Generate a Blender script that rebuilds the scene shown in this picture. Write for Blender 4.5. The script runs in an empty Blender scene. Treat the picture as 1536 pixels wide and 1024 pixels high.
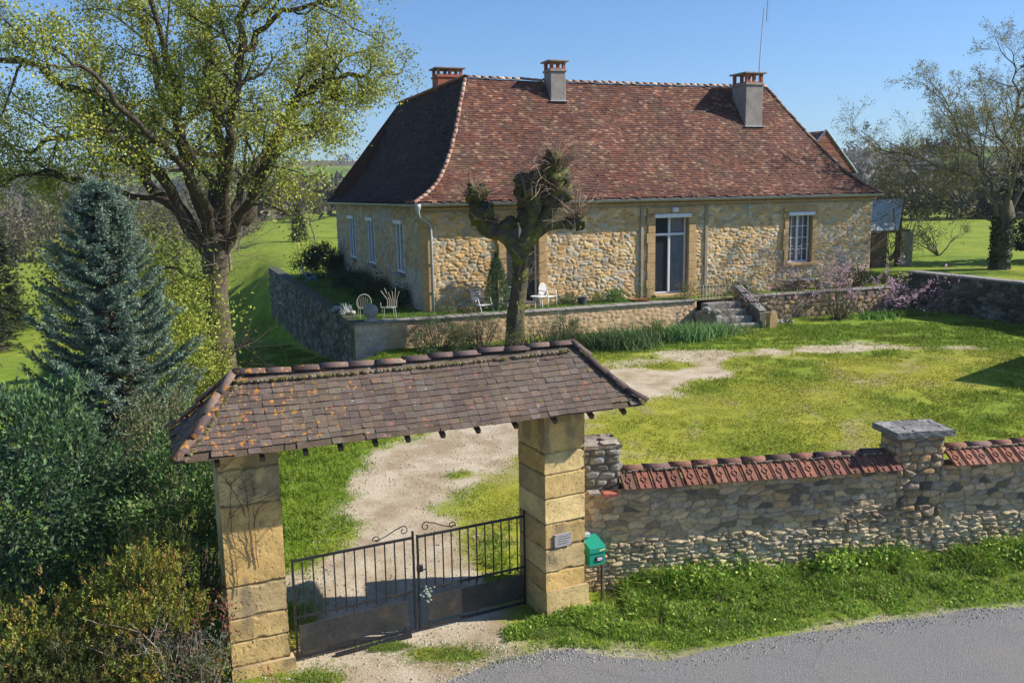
import bpy, math, random
import numpy as np
from mathutils import Vector
R = math.radians
S = bpy.context.scene
COL = S.collection
ORG = {}

# ------------------------------------------------------------------ noise
def _h(ix, iy, s):
    n = (ix.astype(np.int64) * 374761393 + iy.astype(np.int64) * 668265263 + s * 1442695041) & 0xffffffff
    n = ((n ^ (n >> 13)) * 1274126177) & 0xffffffff
    n = (n ^ (n >> 16)) & 0xffffffff
    return n.astype(np.float64) / 4294967295.0
def vnoise(x, y, s=0):
    x = np.asarray(x, float); y = np.asarray(y, float)
    ix = np.floor(x); iy = np.floor(y); fx = x - ix; fy = y - iy
    fx = fx * fx * (3 - 2 * fx); fy = fy * fy * (3 - 2 * fy)
    a = _h(ix, iy, s); b = _h(ix + 1, iy, s); c = _h(ix, iy + 1, s); d = _h(ix + 1, iy + 1, s)
    return a + (b - a) * fx + (c - a) * fy + (a - b - c + d) * fx * fy
def fbm(x, y, s=0, o=4):
    t = 0; a = 1; n = 0
    for k in range(o):
        t = t + a * vnoise(x * 2 ** k, y * 2 ** k, s + k * 17); n += a; a *= .5
    return t / n
def sstep(a, b, x):
    t = np.clip((x - a) / (b - a), 0, 1); return t * t * (3 - 2 * t)

# ------------------------------------------------------------------ objects
def tag(o, label=None, cat=None, group=None, kind=None):
    if label: o['label'] = label
    if cat: o['category'] = cat
    if group: o['group'] = group
    if kind: o['kind'] = kind
    return o
def thing(name, label, cat, loc, group=None):
    o = bpy.data.objects.new(name, None); COL.objects.link(o)
    o.location = loc; o.empty_display_size = .3
    ORG[o.name] = np.array(loc, float)
    return tag(o, label, cat, group)
def build(name, V, F, mat, parent=None, col=None, smooth=False, org=None, attrs=None):
    """V (n,3) world coordinates, F (m,k) int array or a list of such arrays, col per face (m,3)"""
    V = np.asarray(V, float)
    if parent is not None: og = ORG[parent.name]
    elif org is not None: og = np.array(org, float)
    else: og = np.zeros(3)
    Fs = F if isinstance(F, list) else [F]
    Fs = [np.asarray(f, np.int32) for f in Fs if len(f)]
    me = bpy.data.meshes.new(name)
    me.vertices.add(len(V)); me.vertices.foreach_set('co', (V - og).ravel())
    lv = np.concatenate([f.ravel() for f in Fs]); cnt = np.concatenate([np.full(len(f), f.shape[1], np.int32) for f in Fs])
    st = np.concatenate([[0], np.cumsum(cnt)[:-1]]).astype(np.int32)
    me.loops.add(len(lv)); me.loops.foreach_set('vertex_index', lv)
    me.polygons.add(len(cnt)); me.polygons.foreach_set('loop_start', st); me.polygons.foreach_set('loop_total', cnt)
    me.update(calc_edges=True)
    me.polygons.foreach_set('use_smooth', np.full(len(cnt), bool(smooth)))
    if col is not None:
        col = np.asarray(col, float)
        a = me.color_attributes.new('Col', 'FLOAT_COLOR', 'CORNER')
        c = np.ones((len(lv), 4)); c[:, :3] = np.repeat(col, cnt, axis=0) if len(col) == len(cnt) and len(col) != len(V) else col[lv]
        a.data.foreach_set('color', c.ravel())
    if attrs is not None:
        a = me.color_attributes.new('Mask', 'FLOAT_COLOR', 'POINT')
        c = np.ones((len(V), 4)); c[:, :3] = attrs; a.data.foreach_set('color', c.ravel())

    me.materials.append(mat)
    o = bpy.data.objects.new(name, me); COL.objects.link(o)
    ORG[o.name] = og
    if parent is not None: o.parent = parent
    else: o.location = og
    return o

class MB:
    def __init__(s): s.V = []; s.F3 = []; s.F4 = []; s.c3 = []; s.c4 = []; s.n = 0
    def add(s, V, F, c=None):
        V = np.asarray(V, float); F = np.asarray(F, int)
        if len(F) == 0: return s
        c = np.array([.5, .5, .5]) if c is None else np.asarray(c, float)
        if c.ndim == 1: c = np.tile(c, (len(F), 1))
        (s.F4 if F.shape[1] == 4 else s.F3).append(F + s.n); (s.c4 if F.shape[1] == 4 else s.c3).append(c)
        s.V.append(V); s.n += len(V); return s
    def out(s, name, mat, parent=None, smooth=False, org=None):
        V = np.concatenate(s.V); F = []; C = []
        if s.F4: F.append(np.concatenate(s.F4)); C.append(np.concatenate(s.c4))
        if s.F3: F.append(np.concatenate(s.F3)); C.append(np.concatenate(s.c3))
        C = np.concatenate(C); lv = C
        Vn = V
        o = build(name, Vn, F, mat, parent, None, smooth, org)
        me = o.data
        if len(me.polygons) == len(C):
            a = me.color_attributes.new('Col', 'FLOAT_COLOR', 'CORNER')
            cnt = np.empty(len(C), np.int32); me.polygons.foreach_get('loop_total', cnt)
            c = np.ones((cnt.sum(), 4)); c[:, :3] = np.repeat(C, cnt, axis=0); a.data.foreach_set('color', c.ravel())
        return o
    # shapes
    def box(s, c, sz, ax=None, col=None, bev=0):
        """c centre, sz full sizes, ax 3x3 rows = axes"""
        ax = np.eye(3) if ax is None else np.asarray(ax, float)
        hs = np.array(sz, float) / 2
        if bev <= 0:
            q = np.array([[x, y, z] for z in (-1, 1) for y in (-1, 1) for x in (-1, 1)], float) * hs
            s.add(q @ ax + np.array(c), [[0, 2, 3, 1], [4, 5, 7, 6], [0, 1, 5, 4], [2, 6, 7, 3], [0, 4, 6, 2], [1, 3, 7, 5]], col)
        else:
            b = min(bev, hs.min() * .9); V = []; idx = {}
            for sx in (-1, 1):
                for sy in (-1, 1):
                    for sz_ in (-1, 1):
                        sg = np.array([sx, sy, sz_])
                        for k in range(3):
                            v = sg * (hs - b); v[k] = sg[k] * hs[k]; idx[(sx, sy, sz_, k)] = len(V); V.append(v)
            F = []
            for k in range(3):
                a, c2 = [(1, 2), (2, 0), (0, 1)][k]
                for sg in (-1, 1):
                    f = []
                    for p, q in ((-1, -1), (1, -1), (1, 1), (-1, 1)):
                        t = [0, 0, 0]; t[k] = sg; t[a] = p; t[c2] = q; f.append(idx[(*t, k)])
                    F.append(f if sg > 0 else f[::-1])
            for k in range(3):
                a, c2 = [(1, 2), (2, 0), (0, 1)][k]
                for p in (-1, 1):
                    for q in (-1, 1):
                        t0 = [0, 0, 0]; t0[a] = p; t0[c2] = q; t1 = list(t0); t0[k] = -1; t1[k] = 1
                        f = [idx[(*t0, a)], idx[(*t1, a)], idx[(*t1, c2)], idx[(*t0, c2)]]
                        F.append(f if p * q < 0 else f[::-1])
            T = []
            for sx in (-1, 1):
                for sy in (-1, 1):
                    for sz_ in (-1, 1):
                        f = [idx[(sx, sy, sz_, k)] for k in range(3)]
                        T.append(f if sx * sy * sz_ > 0 else f[::-1])
            V = np.array(V) @ ax + np.array(c)
            n0 = s.n; s.add(V, F, col)
            s.F3.append(np.array(T) + n0); s.c3.append(np.tile(np.array([.5, .5, .5] if col is None else col, float), (8, 1)))
        return s
    def tube(s, P, r, k=6, col=None, cap=True):
        P = np.asarray(P, float); n = len(P); r = np.broadcast_to(np.asarray(r, float), (n,))
        T = np.gradient(P, axis=0); T /= np.linalg.norm(T, axis=1)[:, None] + 1e-9
        ref = np.array([0, 0, 1.]) if abs(T[0, 2]) < .9 else np.array([1., 0, 0])
        A = np.zeros_like(P); a = np.cross(T[0], ref); a /= np.linalg.norm(a)
        for i in range(n):
            a = a - T[i] * (a @ T[i]); a /= np.linalg.norm(a) + 1e-9; A[i] = a
        B = np.cross(T, A)
        th = np.arange(k) * 2 * math.pi / k
        V = P[:, None] + (A[:, None] * np.cos(th)[None, :, None] + B[:, None] * np.sin(th)[None, :, None]) * r[:, None, None]
        i = np.arange(n - 1)[:, None] * k; j = np.arange(k)[None]; j2 = (j + 1) % k
        F = np.stack([i + j, i + j2, i + k + j2, i + k + j], -1).reshape(-1, 4)
        V = V.reshape(-1, 3)
        if cap:
            m = len(V); V = np.vstack([V, P[0], P[-1]])
            jj = np.arange(k); T3 = np.vstack([np.stack([np.full(k, m), (jj + 1) % k, jj], 1), np.stack([np.full(k, m + 1), (n - 1) * k + jj, (n - 1) * k + (jj + 1) % k], 1)])
            n0 = s.n; s.add(V, F, col); s.F3.append(T3 + n0); s.c3.append(np.tile(np.array([.5, .5, .5] if col is None else (np.asarray(col) if np.ndim(col) == 1 else np.asarray(col)[0]), float), (len(T3), 1)))
        else: s.add(V, F, col)
        return s
    def lathe(s, c, prof, k=16, col=None, ax=None):
        prof = np.array(prof, float); th = np.arange(k) * 2 * math.pi / k
        V = np.stack([prof[:, 0:1] * np.cos(th), prof[:, 0:1] * np.sin(th), np.repeat(prof[:, 1:2], k, 1)], -1).reshape(-1, 3)
        if ax is not None: V = V @ np.asarray(ax)
        n = len(prof); i = np.arange(n - 1)[:, None] * k; j = np.arange(k)[None]; j2 = (j + 1) % k
        F = np.stack([i + j, i + j2, i + k + j2, i + k + j], -1).reshape(-1, 4)
        return s.add(V + np.array(c), F, col)
    def blob(s, c, r, seed=0, col=None, amp=.25, nu=14, nv=9, fr=1.6):
        u = np.arange(nu) * 2 * math.pi / nu; v = np.linspace(0.04, math.pi - .04, nv)
        U, W = np.meshgrid(u, v); x = np.cos(U) * np.sin(W); y = np.sin(U) * np.sin(W); z = np.cos(W)
        d = 1 + amp * (fbm(x * fr + 7 + seed * 3.1, y * fr + z * fr * 1.3 + 9, seed, 3) * 2 - 1)
        V = np.stack([x, y, z], -1) * d[..., None] * np.array(r) + np.array(c)
        i = np.arange(nv - 1)[:, None] * nu; j = np.arange(nu)[None]; j2 = (j + 1) % nu
        F = np.stack([i + j, i + nu + j, i + nu + j2, i + j2], -1).reshape(-1, 4)
        s.add(V.reshape(-1, 3), F, col); n0 = s.n - nu * nv
        s.F3.append(np.array([[n0, n0 + a, n0 + a + 1] for a in range(1, nu - 1)] + [[n0 + nu * (nv - 1), n0 + nu * (nv - 1) + a + 1, n0 + nu * (nv - 1) + a] for a in range(1, nu - 1)]))
        s.c3.append(np.tile(np.array([.5, .5, .5] if col is None else col, float), (2 * (nu - 2), 1)))
        return s

# ------------------------------------------------------------------ materials
def nn(nt, t, x=0, y=0, **kw):
    n = nt.nodes.new(t)
    for k, v in kw.items(): setattr(n, k, v)
    return n
def mat(name, base=None, rough=.85, n1=(3., .25), n2=(25., .2), bump=(40., .3, .01), spec=.3, metal=0, trans=0, tint=None, extra=None, coat=0):
    m = bpy.data.materials.new(name); m.use_nodes = True; nt = m.node_tree; L = nt.links.new
    b = nt.nodes['Principled BSDF']; out = nt.nodes['Material Output']
    tc = nn(nt, 'ShaderNodeTexCoord')
    if base is None:
        a = nn(nt, 'ShaderNodeAttribute', attribute_name='Col'); c = a.outputs['Color']
    else:
        a = nn(nt, 'ShaderNodeRGB'); a.outputs[0].default_value = (*base, 1); c = a.outputs[0]
    for sc_, am in (n1, n2):
        if am <= 0: continue
        no = nn(nt, 'ShaderNodeTexNoise'); no.inputs['Scale'].default_value = sc_; no.inputs['Detail'].default_value = 6; no.inputs['Roughness'].default_value = .65
        L(tc.outputs['Object'], no.inputs['Vector'])
        mr = nn(nt, 'ShaderNodeMapRange'); mr.inputs[1].default_value = .3; mr.inputs[2].default_value = .7; mr.inputs[3].default_value = 1 - am; mr.inputs[4].default_value = 1 + am
        L(no.outputs['Fac'], mr.inputs[0])
        mu = nn(nt, 'ShaderNodeVectorMath', operation='SCALE'); L(c, mu.inputs[0]); L(mr.outputs[0], mu.inputs['Scale']); c = mu.outputs[0]
    if tint:   # list of (colour, noise scale, threshold lo, hi, amount)
        for k, (tcol, sc_, lo, hi, am) in enumerate(tint):
            no = nn(nt, 'ShaderNodeTexNoise', noise_dimensions='4D'); no.inputs['W'].default_value = 3.3 + 5 * k; no.inputs['Scale'].default_value = sc_; no.inputs['Detail'].default_value = 5; no.inputs['Roughness'].default_value = .6
            L(tc.outputs['Object'], no.inputs['Vector'])
            mr = nn(nt, 'ShaderNodeMapRange'); mr.inputs[1].default_value = lo; mr.inputs[2].default_value = hi; mr.inputs[4].default_value = am
            L(no.outputs['Fac'], mr.inputs[0])
            mx = nn(nt, 'ShaderNodeMix', data_type='RGBA'); L(mr.outputs[0], mx.inputs[0]); L(c, mx.inputs[6]); mx.inputs[7].default_value = (*tcol, 1); c = mx.outputs[2]
    if extra: c = extra(nt, tc, c)
    L(c, b.inputs['Base Color'])
    b.inputs['Roughness'].default_value = rough; b.inputs['Metallic'].default_value = metal
    b.inputs['Specular IOR Level'].default_value = spec
    if coat: b.inputs['Coat Weight'].default_value = coat
    if bump[1] > 0:
        no = nn(nt, 'ShaderNodeTexNoise'); no.inputs['Scale'].default_value = bump[0]; no.inputs['Detail'].default_value = 5
        L(tc.outputs['Object'], no.inputs['Vector'])
        bp = nn(nt, 'ShaderNodeBump'); bp.inputs['Strength'].default_value = bump[1]; bp.inputs['Distance'].default_value = bump[2]
        L(no.outputs['Fac'], bp.inputs['Height']); L(bp.outputs[0], b.inputs['Normal'])
    if trans > 0:
        tr = nn(nt, 'ShaderNodeBsdfTranslucent'); L(c, tr.inputs['Color'])
        ms = nn(nt, 'ShaderNodeMixShader'); ms.inputs[0].default_value = trans
        L(b.outputs[0], ms.inputs[1]); L(tr.outputs[0], ms.inputs[2]); L(ms.outputs[0], out.inputs['Surface'])
    return m
def lichen(nt, tc, c):
    L = nt.links.new
    sx = nn(nt, 'ShaderNodeSeparateXYZ'); L(tc.outputs['Object'], sx.inputs[0])
    grad = nn(nt, 'ShaderNodeMapRange'); grad.inputs[1].default_value = 3.2; grad.inputs[2].default_value = .2; grad.inputs[3].default_value = .0; grad.inputs[4].default_value = .14; L(sx.outputs[0], grad.inputs[0])
    for colr, sc_, lo, useg, w in (((.52, .22, .03), 13, .635, True, 1.), ((.42, .38, .31), 11, .665, False, 7.), ((.16, .15, .03), 7, .64, False, 13.), ((.30, .13, .09), 6, .64, False, 21.)):
        no = nn(nt, 'ShaderNodeTexNoise', noise_dimensions='4D'); no.inputs['W'].default_value = w; no.inputs['Scale'].default_value = sc_; no.inputs['Detail'].default_value = 3
        L(tc.outputs['Object'], no.inputs['Vector']); v = no.outputs['Fac']
        if useg:
            ad = nn(nt, 'ShaderNodeMath', operation='ADD'); L(v, ad.inputs[0]); L(grad.outputs[0], ad.inputs[1]); v = ad.outputs[0]
            lo += .055
        mr = nn(nt, 'ShaderNodeMapRange'); mr.inputs[1].default_value = lo; mr.inputs[2].default_value = lo + .045; mr.inputs[4].default_value = .75; L(v, mr.inputs[0])
        mx = nn(nt, 'ShaderNodeMix', data_type='RGBA'); L(mr.outputs[0], mx.inputs[0]); L(c, mx.inputs[6]); mx.inputs[7].default_value = (*colr, 1); c = mx.outputs[2]
    return c

m_stone = mat('rubble_stone', n1=(2.5, .15), n2=(30, .22), bump=(60, .5, .012), tint=[((.10, .09, .07), 1.6, .58, .75, .45)])
m_wallhouse = mat('house_stone', n1=(.8, .15), n2=(18, .18), bump=(25, .35, .02))
m_ashlar = mat('golden_ashlar', n1=(2.5, .2), n2=(38, .22), bump=(70, .6, .01), tint=[((.16, .13, .08), 3, .6, .74, .3), ((.5, .30, .10), 5, .55, .7, .35)])
m_dress = mat('dressed_stone', base=(.50, .33, .16), n1=(3, .2), n2=(30, .15), bump=(40, .3, .01))
m_render = mat('lime_render', base=(.33, .28, .21), n1=(2, .25), n2=(14, .2), bump=(30, .3, .01))
m_cement = mat('grey_cement', base=(.27, .25, .23), n1=(3, .25), n2=(25, .2), bump=(40, .4, .01))
m_tile = mat('roof_tile', n1=(1.2, .18), n2=(30, .25), bump=(50, .4, .01), tint=[((.33, .25, .16), 1.1, .6, .8, .45), ((.10, .06, .06), .8, .56, .75, .5)])
m_gtile = mat('gate_tile', n1=(2, .18), n2=(45, .32), bump=(70, .6, .008), extra=lichen)
m_coping = mat('coping_tile', n1=(4, .2), n2=(50, .35), bump=(60, .6, .01), tint=[((.08, .06, .045), 11, .5, .66, .75), ((.22, .19, .13), 17, .6, .7, .6)])
m_brick = mat('chimney_brick', base=(.36, .12, .07), n1=(5, .25), n2=(30, .25))
m_iron = mat('painted_iron', base=(.013, .013, .015), rough=.5, n1=(4, .4), n2=(40, .5), bump=(60, .2, .004), spec=.5, tint=[((.10, .06, .035), 9, .56, .72, .45)])
m_sheet = mat('sheet_steel', base=(.032, .031, .031), rough=.55, n1=(2.5, .35), n2=(20, .3), bump=(30, .15, .004), spec=.5, tint=[((.12, .09, .05), 5, .52, .7, .5)])
m_zinc = mat('zinc', base=(.42, .46, .5), rough=.5, n1=(2, .15), n2=(20, .1), bump=(20, .1, .003), metal=.3)
m_white = mat('white_paint', base=(.74, .75, .78), rough=.45, n1=(3, .06), n2=(20, .06), bump=(20, .05, .002))
m_plastic = mat('white_plastic', base=(.75, .75, .73), rough=.4, n1=(3, .08), n2=(25, .1), bump=(20, .03, .002))
m_blue = mat('blue_plastic', base=(.22, .30, .48), rough=.5, n1=(3, .15), n2=(25, .1), bump=(20, .03, .002))
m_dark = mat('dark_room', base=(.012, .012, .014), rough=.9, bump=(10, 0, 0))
m_curtain_reflect = mat('curtain', base=(.62, .65, .7), rough=.9, n1=(4, .2), n2=(20, .05), bump=(10, .1, .01))
m_wood = mat('old_wood', base=(.10, .07, .045), n1=(3, .3), n2=(40, .3), bump=(50, .5, .01))
m_bark = mat('bark', n1=(2, .25), n2=(18, .35), bump=(22, .9, .05))
m_twig = mat('twig_bark', n1=(2, .2), n2=(20, .2), bump=(30, .2, .01))
m_leaf = mat('leaf', rough=.55, n1=(.9, .2), n2=(9, .15), bump=(10, 0, 0), spec=.35, trans=.28)
m_needle = mat('needle', rough=.6, n1=(1.2, .2), n2=(9, .2), bump=(10, 0, 0), spec=.3, trans=.15)
m_grassb = mat('grass_blade', rough=.6, n1=(.6, .2), n2=(6, .2), bump=(10, 0, 0), spec=.25, trans=.3)
m_petal = mat('petal', rough=.6, n1=(2, .1), n2=(9, .1), bump=(10, 0, 0), trans=.4)
m_green = mat('green_enamel', base=(.015, .27, .18), rough=.35, n1=(4, .1), n2=(30, .12), bump=(30, .05, .003), spec=.5)
m_plaque = mat('engraved_plate', base=(.36, .33, .33), rough=.6, n1=(8, .12), n2=(60, .12), bump=(60, .1, .002))
m_ink = mat('dark_ink', base=(.03, .03, .04), rough=.6, bump=(10, 0, 0))
m_paper = mat('white_label', base=(.75, .75, .78), rough=.6, bump=(10, 0, 0))
m_yellow = mat('yellow_sticker', base=(.72, .70, .30), rough=.6, bump=(10, 0, 0))
m_pot = mat('grey_pot', base=(.05, .06, .075), rough=.6)
m_terra = mat('terracotta', base=(.36, .13, .06), rough=.8)
m_stick = mat('pale_stick', base=(.42, .35, .26), rough=.8)
m_plate = mat('slate_blue_sheet', base=(.42, .48, .54), rough=.6, n1=(3, .3), n2=(14, .3), bump=(12, .5, .02))
m_wire = mat('cream_wire', base=(.5, .48, .38), rough=.6)
m_glass = bpy.data.materials.new('window_glass'); m_glass.use_nodes = True
_b = m_glass.node_tree.nodes['Principled BSDF']; _b.inputs['Base Color'].default_value = (.06, .075, .095, 1); _b.inputs['Roughness'].default_value = .04; _b.inputs['Specular IOR Level'].default_value = .9
_b.inputs['Alpha'].default_value = .3

# ------------------------------------------------------------------ frames of reference
PHI = R(21.0)
UX = np.array([math.cos(PHI), math.sin(PHI), 0]); UY = np.array([-math.sin(PHI), math.cos(PHI), 0]); UZ = np.array([0, 0, 1.])
P0 = np.array([-3.33, 34.05, 1.93])
def H(x, y, z=0): return P0 + UX * x + UY * y + UZ * z
HA = np.array([UX, UY, UZ])
def hloc(x, y):
    dx = x - P0[0]; dy = y - P0[1]
    return dx * UX[0] + dy * UX[1], dx * UY[0] + dy * UY[1]

RE = np.array([(-60, 2), (-20, 7.5), (-6, 9.7), (-2.5, 10.45), (-1.1, 11.0), (-.1, 11.75), (.7, 11.8), (2.1, 11.56), (3.65, 12.05), (5.3, 12.5), (8, 13.0), (12, 13.7), (20, 15.2), (60, 22)])
def road_edge(x): return np.interp(x, RE[:, 0], RE[:, 1])
def seg_dist(x, y, pts):
    """distance beyond half width to a polyline of (x,y,halfwidth)"""
    best = np.full(np.shape(x), 1e9)
    for (ax, ay, aw), (bx, by, bw) in zip(pts[:-1], pts[1:]):
        dx, dy = bx - ax, by - ay; t = np.clip(((x - ax) * dx + (y - ay) * dy) / (dx * dx + dy * dy), 0, 1)
        d = np.hypot(x - ax - t * dx, y - ay - t * dy) - (aw + t * (bw - aw)); best = np.minimum(best, d)
    return best
PATH1 = [(-1.5, 10.5, 1.9), (-1.5, 12.6, 1.55), (-2.1, 15, 1.3), (-2.5, 17.5, 1.15), (-1.9, 20, 1.3), (-.6, 22.3, 1.25), (1.3, 24.6, 1.35), (3.4, 26.4, 1.5), (5.6, 27.2, .5)]
PATH2 = [(2.4, 28.4, .5), (6.0, 29.4, .8), (9.0, 30.1, 1.0), (12.0, 30.6, .6), (16, 30.2, .1)]
def height(x, y):
    x = np.asarray(x, float); y = np.asarray(y, float)
    z = .92 * sstep(14.5, 31, y) * 1.0
    # left side falls away to the meadow
    xl = np.interp(y, [0, 12, 28, 31.4, 57, 60, 200], [-4.2, -4.6, -5.0, -4.9, -14.9, -17, -60])
    t = xl - x
    z = z - np.interp(y, [0, 12, 32, 45, 60], [1.5, 1.5, 2.2, 1.1, .6]) * sstep(.2, 15, t) - np.interp(y, [0, 27, 31.4, 38, 45, 57, 90], [0, 0, .5, 1.4, 2.1, 3.3, 1.2]) * sstep(-.5, .9, t)
    z = z - 1.6 * sstep(60, 150, y) * sstep(-60, -5, -x + 0) * sstep(0, 20, t)
    # higher ground right of the garden wall and behind the house
    lx, ly = hloc(x, y)
    z = z + (2.35 - z) * sstep(22.35, 22.75, lx) * sstep(-40, -30, ly)
    z = z + (1.4 - z) * sstep(1.2, 2.2, ly) * sstep(-2.7, -2.0, -np.abs(lx - 9.5) + 9.5) * (ly < 26) * (ly > 0)
    z = z + (2.0 - z) * sstep(24, 30, ly) * sstep(-3, 6, lx) * sstep(60, 20, ly) * (lx < 22.4)
    # far hills
    r = np.hypot(x, y); az = np.degrees(np.arctan2(x, y))
    hill = sstep(170, 900, r)
    hz = (np.interp(az, [-60, -30, -26, -20, -12, 5, 18, 25, 31, 60], [.026, .033, .029, .0335, .033, .036, .031, .036, .03, .034])
          + .006 * (fbm(az * .35 + 50, az * 0 + 3, 5, 3) - .5))
    z = z + hill * (6.5 + hz * r * 1.0 + 0 * z) * sstep(120, 900, r)
    z = z + 6 * sstep(250, 500, r) * (fbm(x / 160 + 9, y / 160 + 4, 8, 3) - .5)
    return z

# ------------------------------------------------------------------ ground sheets
def ground():
    def axis(a, b, st, lo, hi, g=1.13, first=None):
        mid = np.arange(a, b + 1e-6, st); out = [mid]
        s = st; L = []; v = a
        while v > lo: s = min(s * g, 60); v -= s; L.append(v)
        s = st; Rr = []; v = mid[-1]
        while v < hi: s = min(s * g, 60); v += s; Rr.append(v)
        return np.concatenate([L[::-1], mid, Rr])
    xs = axis(-7, 24, .13, -1300, 1300); ys = axis(9.2, 43, .13, -25, 1700)
    X, Y = np.meshgrid(xs, ys); Z = height(X, Y)
    Z = Z + .03 * (fbm(X / 1.3, Y / 1.3, 3, 3) - .5) * (np.abs(X) < 40) * (Y < 60) * (Y > road_edge(X) + .2)
    ny, nx = X.shape
    V = np.stack([X, Y, Z], -1).reshape(-1, 3)
    wob = (fbm(X / .7 + 40, Y / .7, 11, 4) - .5)
    dr = Y - road_edge(X) + wob * .35
    road = sstep(.12, -.12, dr) * sstep(-7.0, -6.5, Y - road_edge(X))
    d1 = seg_dist(X, Y, PATH1) ; d2 = seg_dist(X, Y, PATH2)
    big = (fbm(X / 1.6 + 3, Y / 1.6 + 8, 21, 4) - .5)
    path = np.maximum(sstep(.85, -.55, d1 + big * 2.4), .8 * sstep(.7, -.6, d2 + big * 3.0))
    edge = sstep(.45, .0, dr + big * .9) * .6 * (Y < 16)      # dusty shoulder beside the asphalt
    # grass islands in the forecourt
    isl = sstep(.15, -.2, np.hypot((X + .95) / 1.1, (Y - 11.75) / .35) - .55 + wob * .8)
    isl = np.maximum(isl, sstep(.15, -.2, np.hypot((X + 2.75) / .55, (Y - 11.0) / .5) - .7 + wob * .8))
    isl = np.maximum(isl, sstep(.2, -.3, np.hypot((X + .05) / .75, (Y - 15.1) / 1.5) - .9 + wob * .7))
    isl = np.maximum(isl, .8 * sstep(.2, -.3, np.hypot((X + 1.2) / .8, (Y - 19.4) / .5) - .6 + wob))
    path = np.clip(np.maximum(path, edge) * (1 - isl), 0, 1)
    verge = (Y < 15.2 + .15 * X) & (X > .2)
    lush = sstep(.1, .7, fbm(X / 3 + 1, Y / 3 + 5, 31, 4) * 1.0 + .35 * sstep(27.5, 31, Y) + .5 * verge - .2 + .45 * sstep(-2.2, -4.2, X) * (Y < 24) + .3 * (X < -6) * (Y > 20))
    dist = np.hypot(X, Y)
    lush = np.where(dist > 60, .75, lush)
    wood = sstep(150, 260, dist) * sstep(.47, .50, fbm(X / 90 + 2, Y / 90 + 11, 77, 4))
    attrs = np.stack([road, path, np.clip(lush, 0, 1)], -1).reshape(-1, 3)
    cx = (X[:-1, :-1] + X[1:, 1:]) / 2; cy = (Y[:-1, :-1] + Y[1:, 1:]) / 2
    def fm(a): return (a[:-1, :-1] + a[1:, 1:]) / 2
    fr = fm(road) > .5; fp = (fm(path) > .5) & ~fr
    far = (np.hypot(cx, cy) > 250) & ~fr
    lx, ly = hloc(cx, cy)
    mead = ~fr & ~fp & ~far & ((cx < np.interp(cy, [0, 12, 31, 60, 200], [-4.6, -4.9, -6.6, -17, -60])) | (lx > 22.4) | (ly > 27) | (cy < 0))
    vg = ~fr & ~fp & ~far & ~mead & (cy < 14.3 + .13 * cx) & (cx > .3)
    lawn = ~(fr | fp | far | mead | vg)
    i = (np.arange(ny - 1)[:, None] * nx + np.arange(nx - 1)[None])
    Q = np.stack([i, i + 1, i + nx + 1, i + nx], -1)
    m = ground_mat()
    mh = hill_mat()
    for nm, msk, mm in (('road', fr, m), ('driveway', fp, m), ('hills', far, mh), ('meadow', mead, m), ('verge_ground', vg, m), ('lawn_ground', lawn, m)):
        q = Q[msk]; u, inv = np.unique(q, return_inverse=True)
        at = attrs[u]
        if nm == 'hills': at = np.stack([wood.reshape(-1)[u]] * 3, -1)
        o = build(nm, V[u], inv.reshape(-1, 4), mm, smooth=True, attrs=at)
        tag(o, kind='structure')
def ramp(nt, fac, stops):
    r = nn(nt, 'ShaderNodeValToRGB'); e = r.color_ramp.elements
    while len(e) < len(stops): e.new(.5)
    for k, (p, c) in enumerate(stops): e[k].position = p; e[k].color = (*c, 1)
    nt.links.new(fac, r.inputs[0]); return r.outputs[0]
def noise(nt, tc, sc_, det=5, rough=.6, w=0, out='Fac', vec=None):
    no = nn(nt, 'ShaderNodeTexNoise', noise_dimensions='4D'); no.inputs['W'].default_value = w; no.inputs['Scale'].default_value = sc_; no.inputs['Detail'].default_value = det; no.inputs['Roughness'].default_value = rough
    nt.links.new(vec or tc.outputs['Object'], no.inputs['Vector']); return no.outputs[out]
def mixc(nt, f, a, b):
    mx = nn(nt, 'ShaderNodeMix', data_type='RGBA')
    for s_, i_ in ((f, 0), (a, 6), (b, 7)):
        if hasattr(s_, 'links'): nt.links.new(s_, mx.inputs[i_])
        elif i_ == 0: mx.inputs[0].default_value = s_
        else: mx.inputs[i_].default_value = (*s_, 1)
    return mx.outputs[2]
def mth(nt, op, a, b=None, c=None):
    m = nn(nt, 'ShaderNodeMath', operation=op)
    for k, v in enumerate((a, b, c)):
        if v is None: continue
        if hasattr(v, 'links'): nt.links.new(v, m.inputs[k])
        else: m.inputs[k].default_value = v
    return m.outputs[0]
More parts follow.
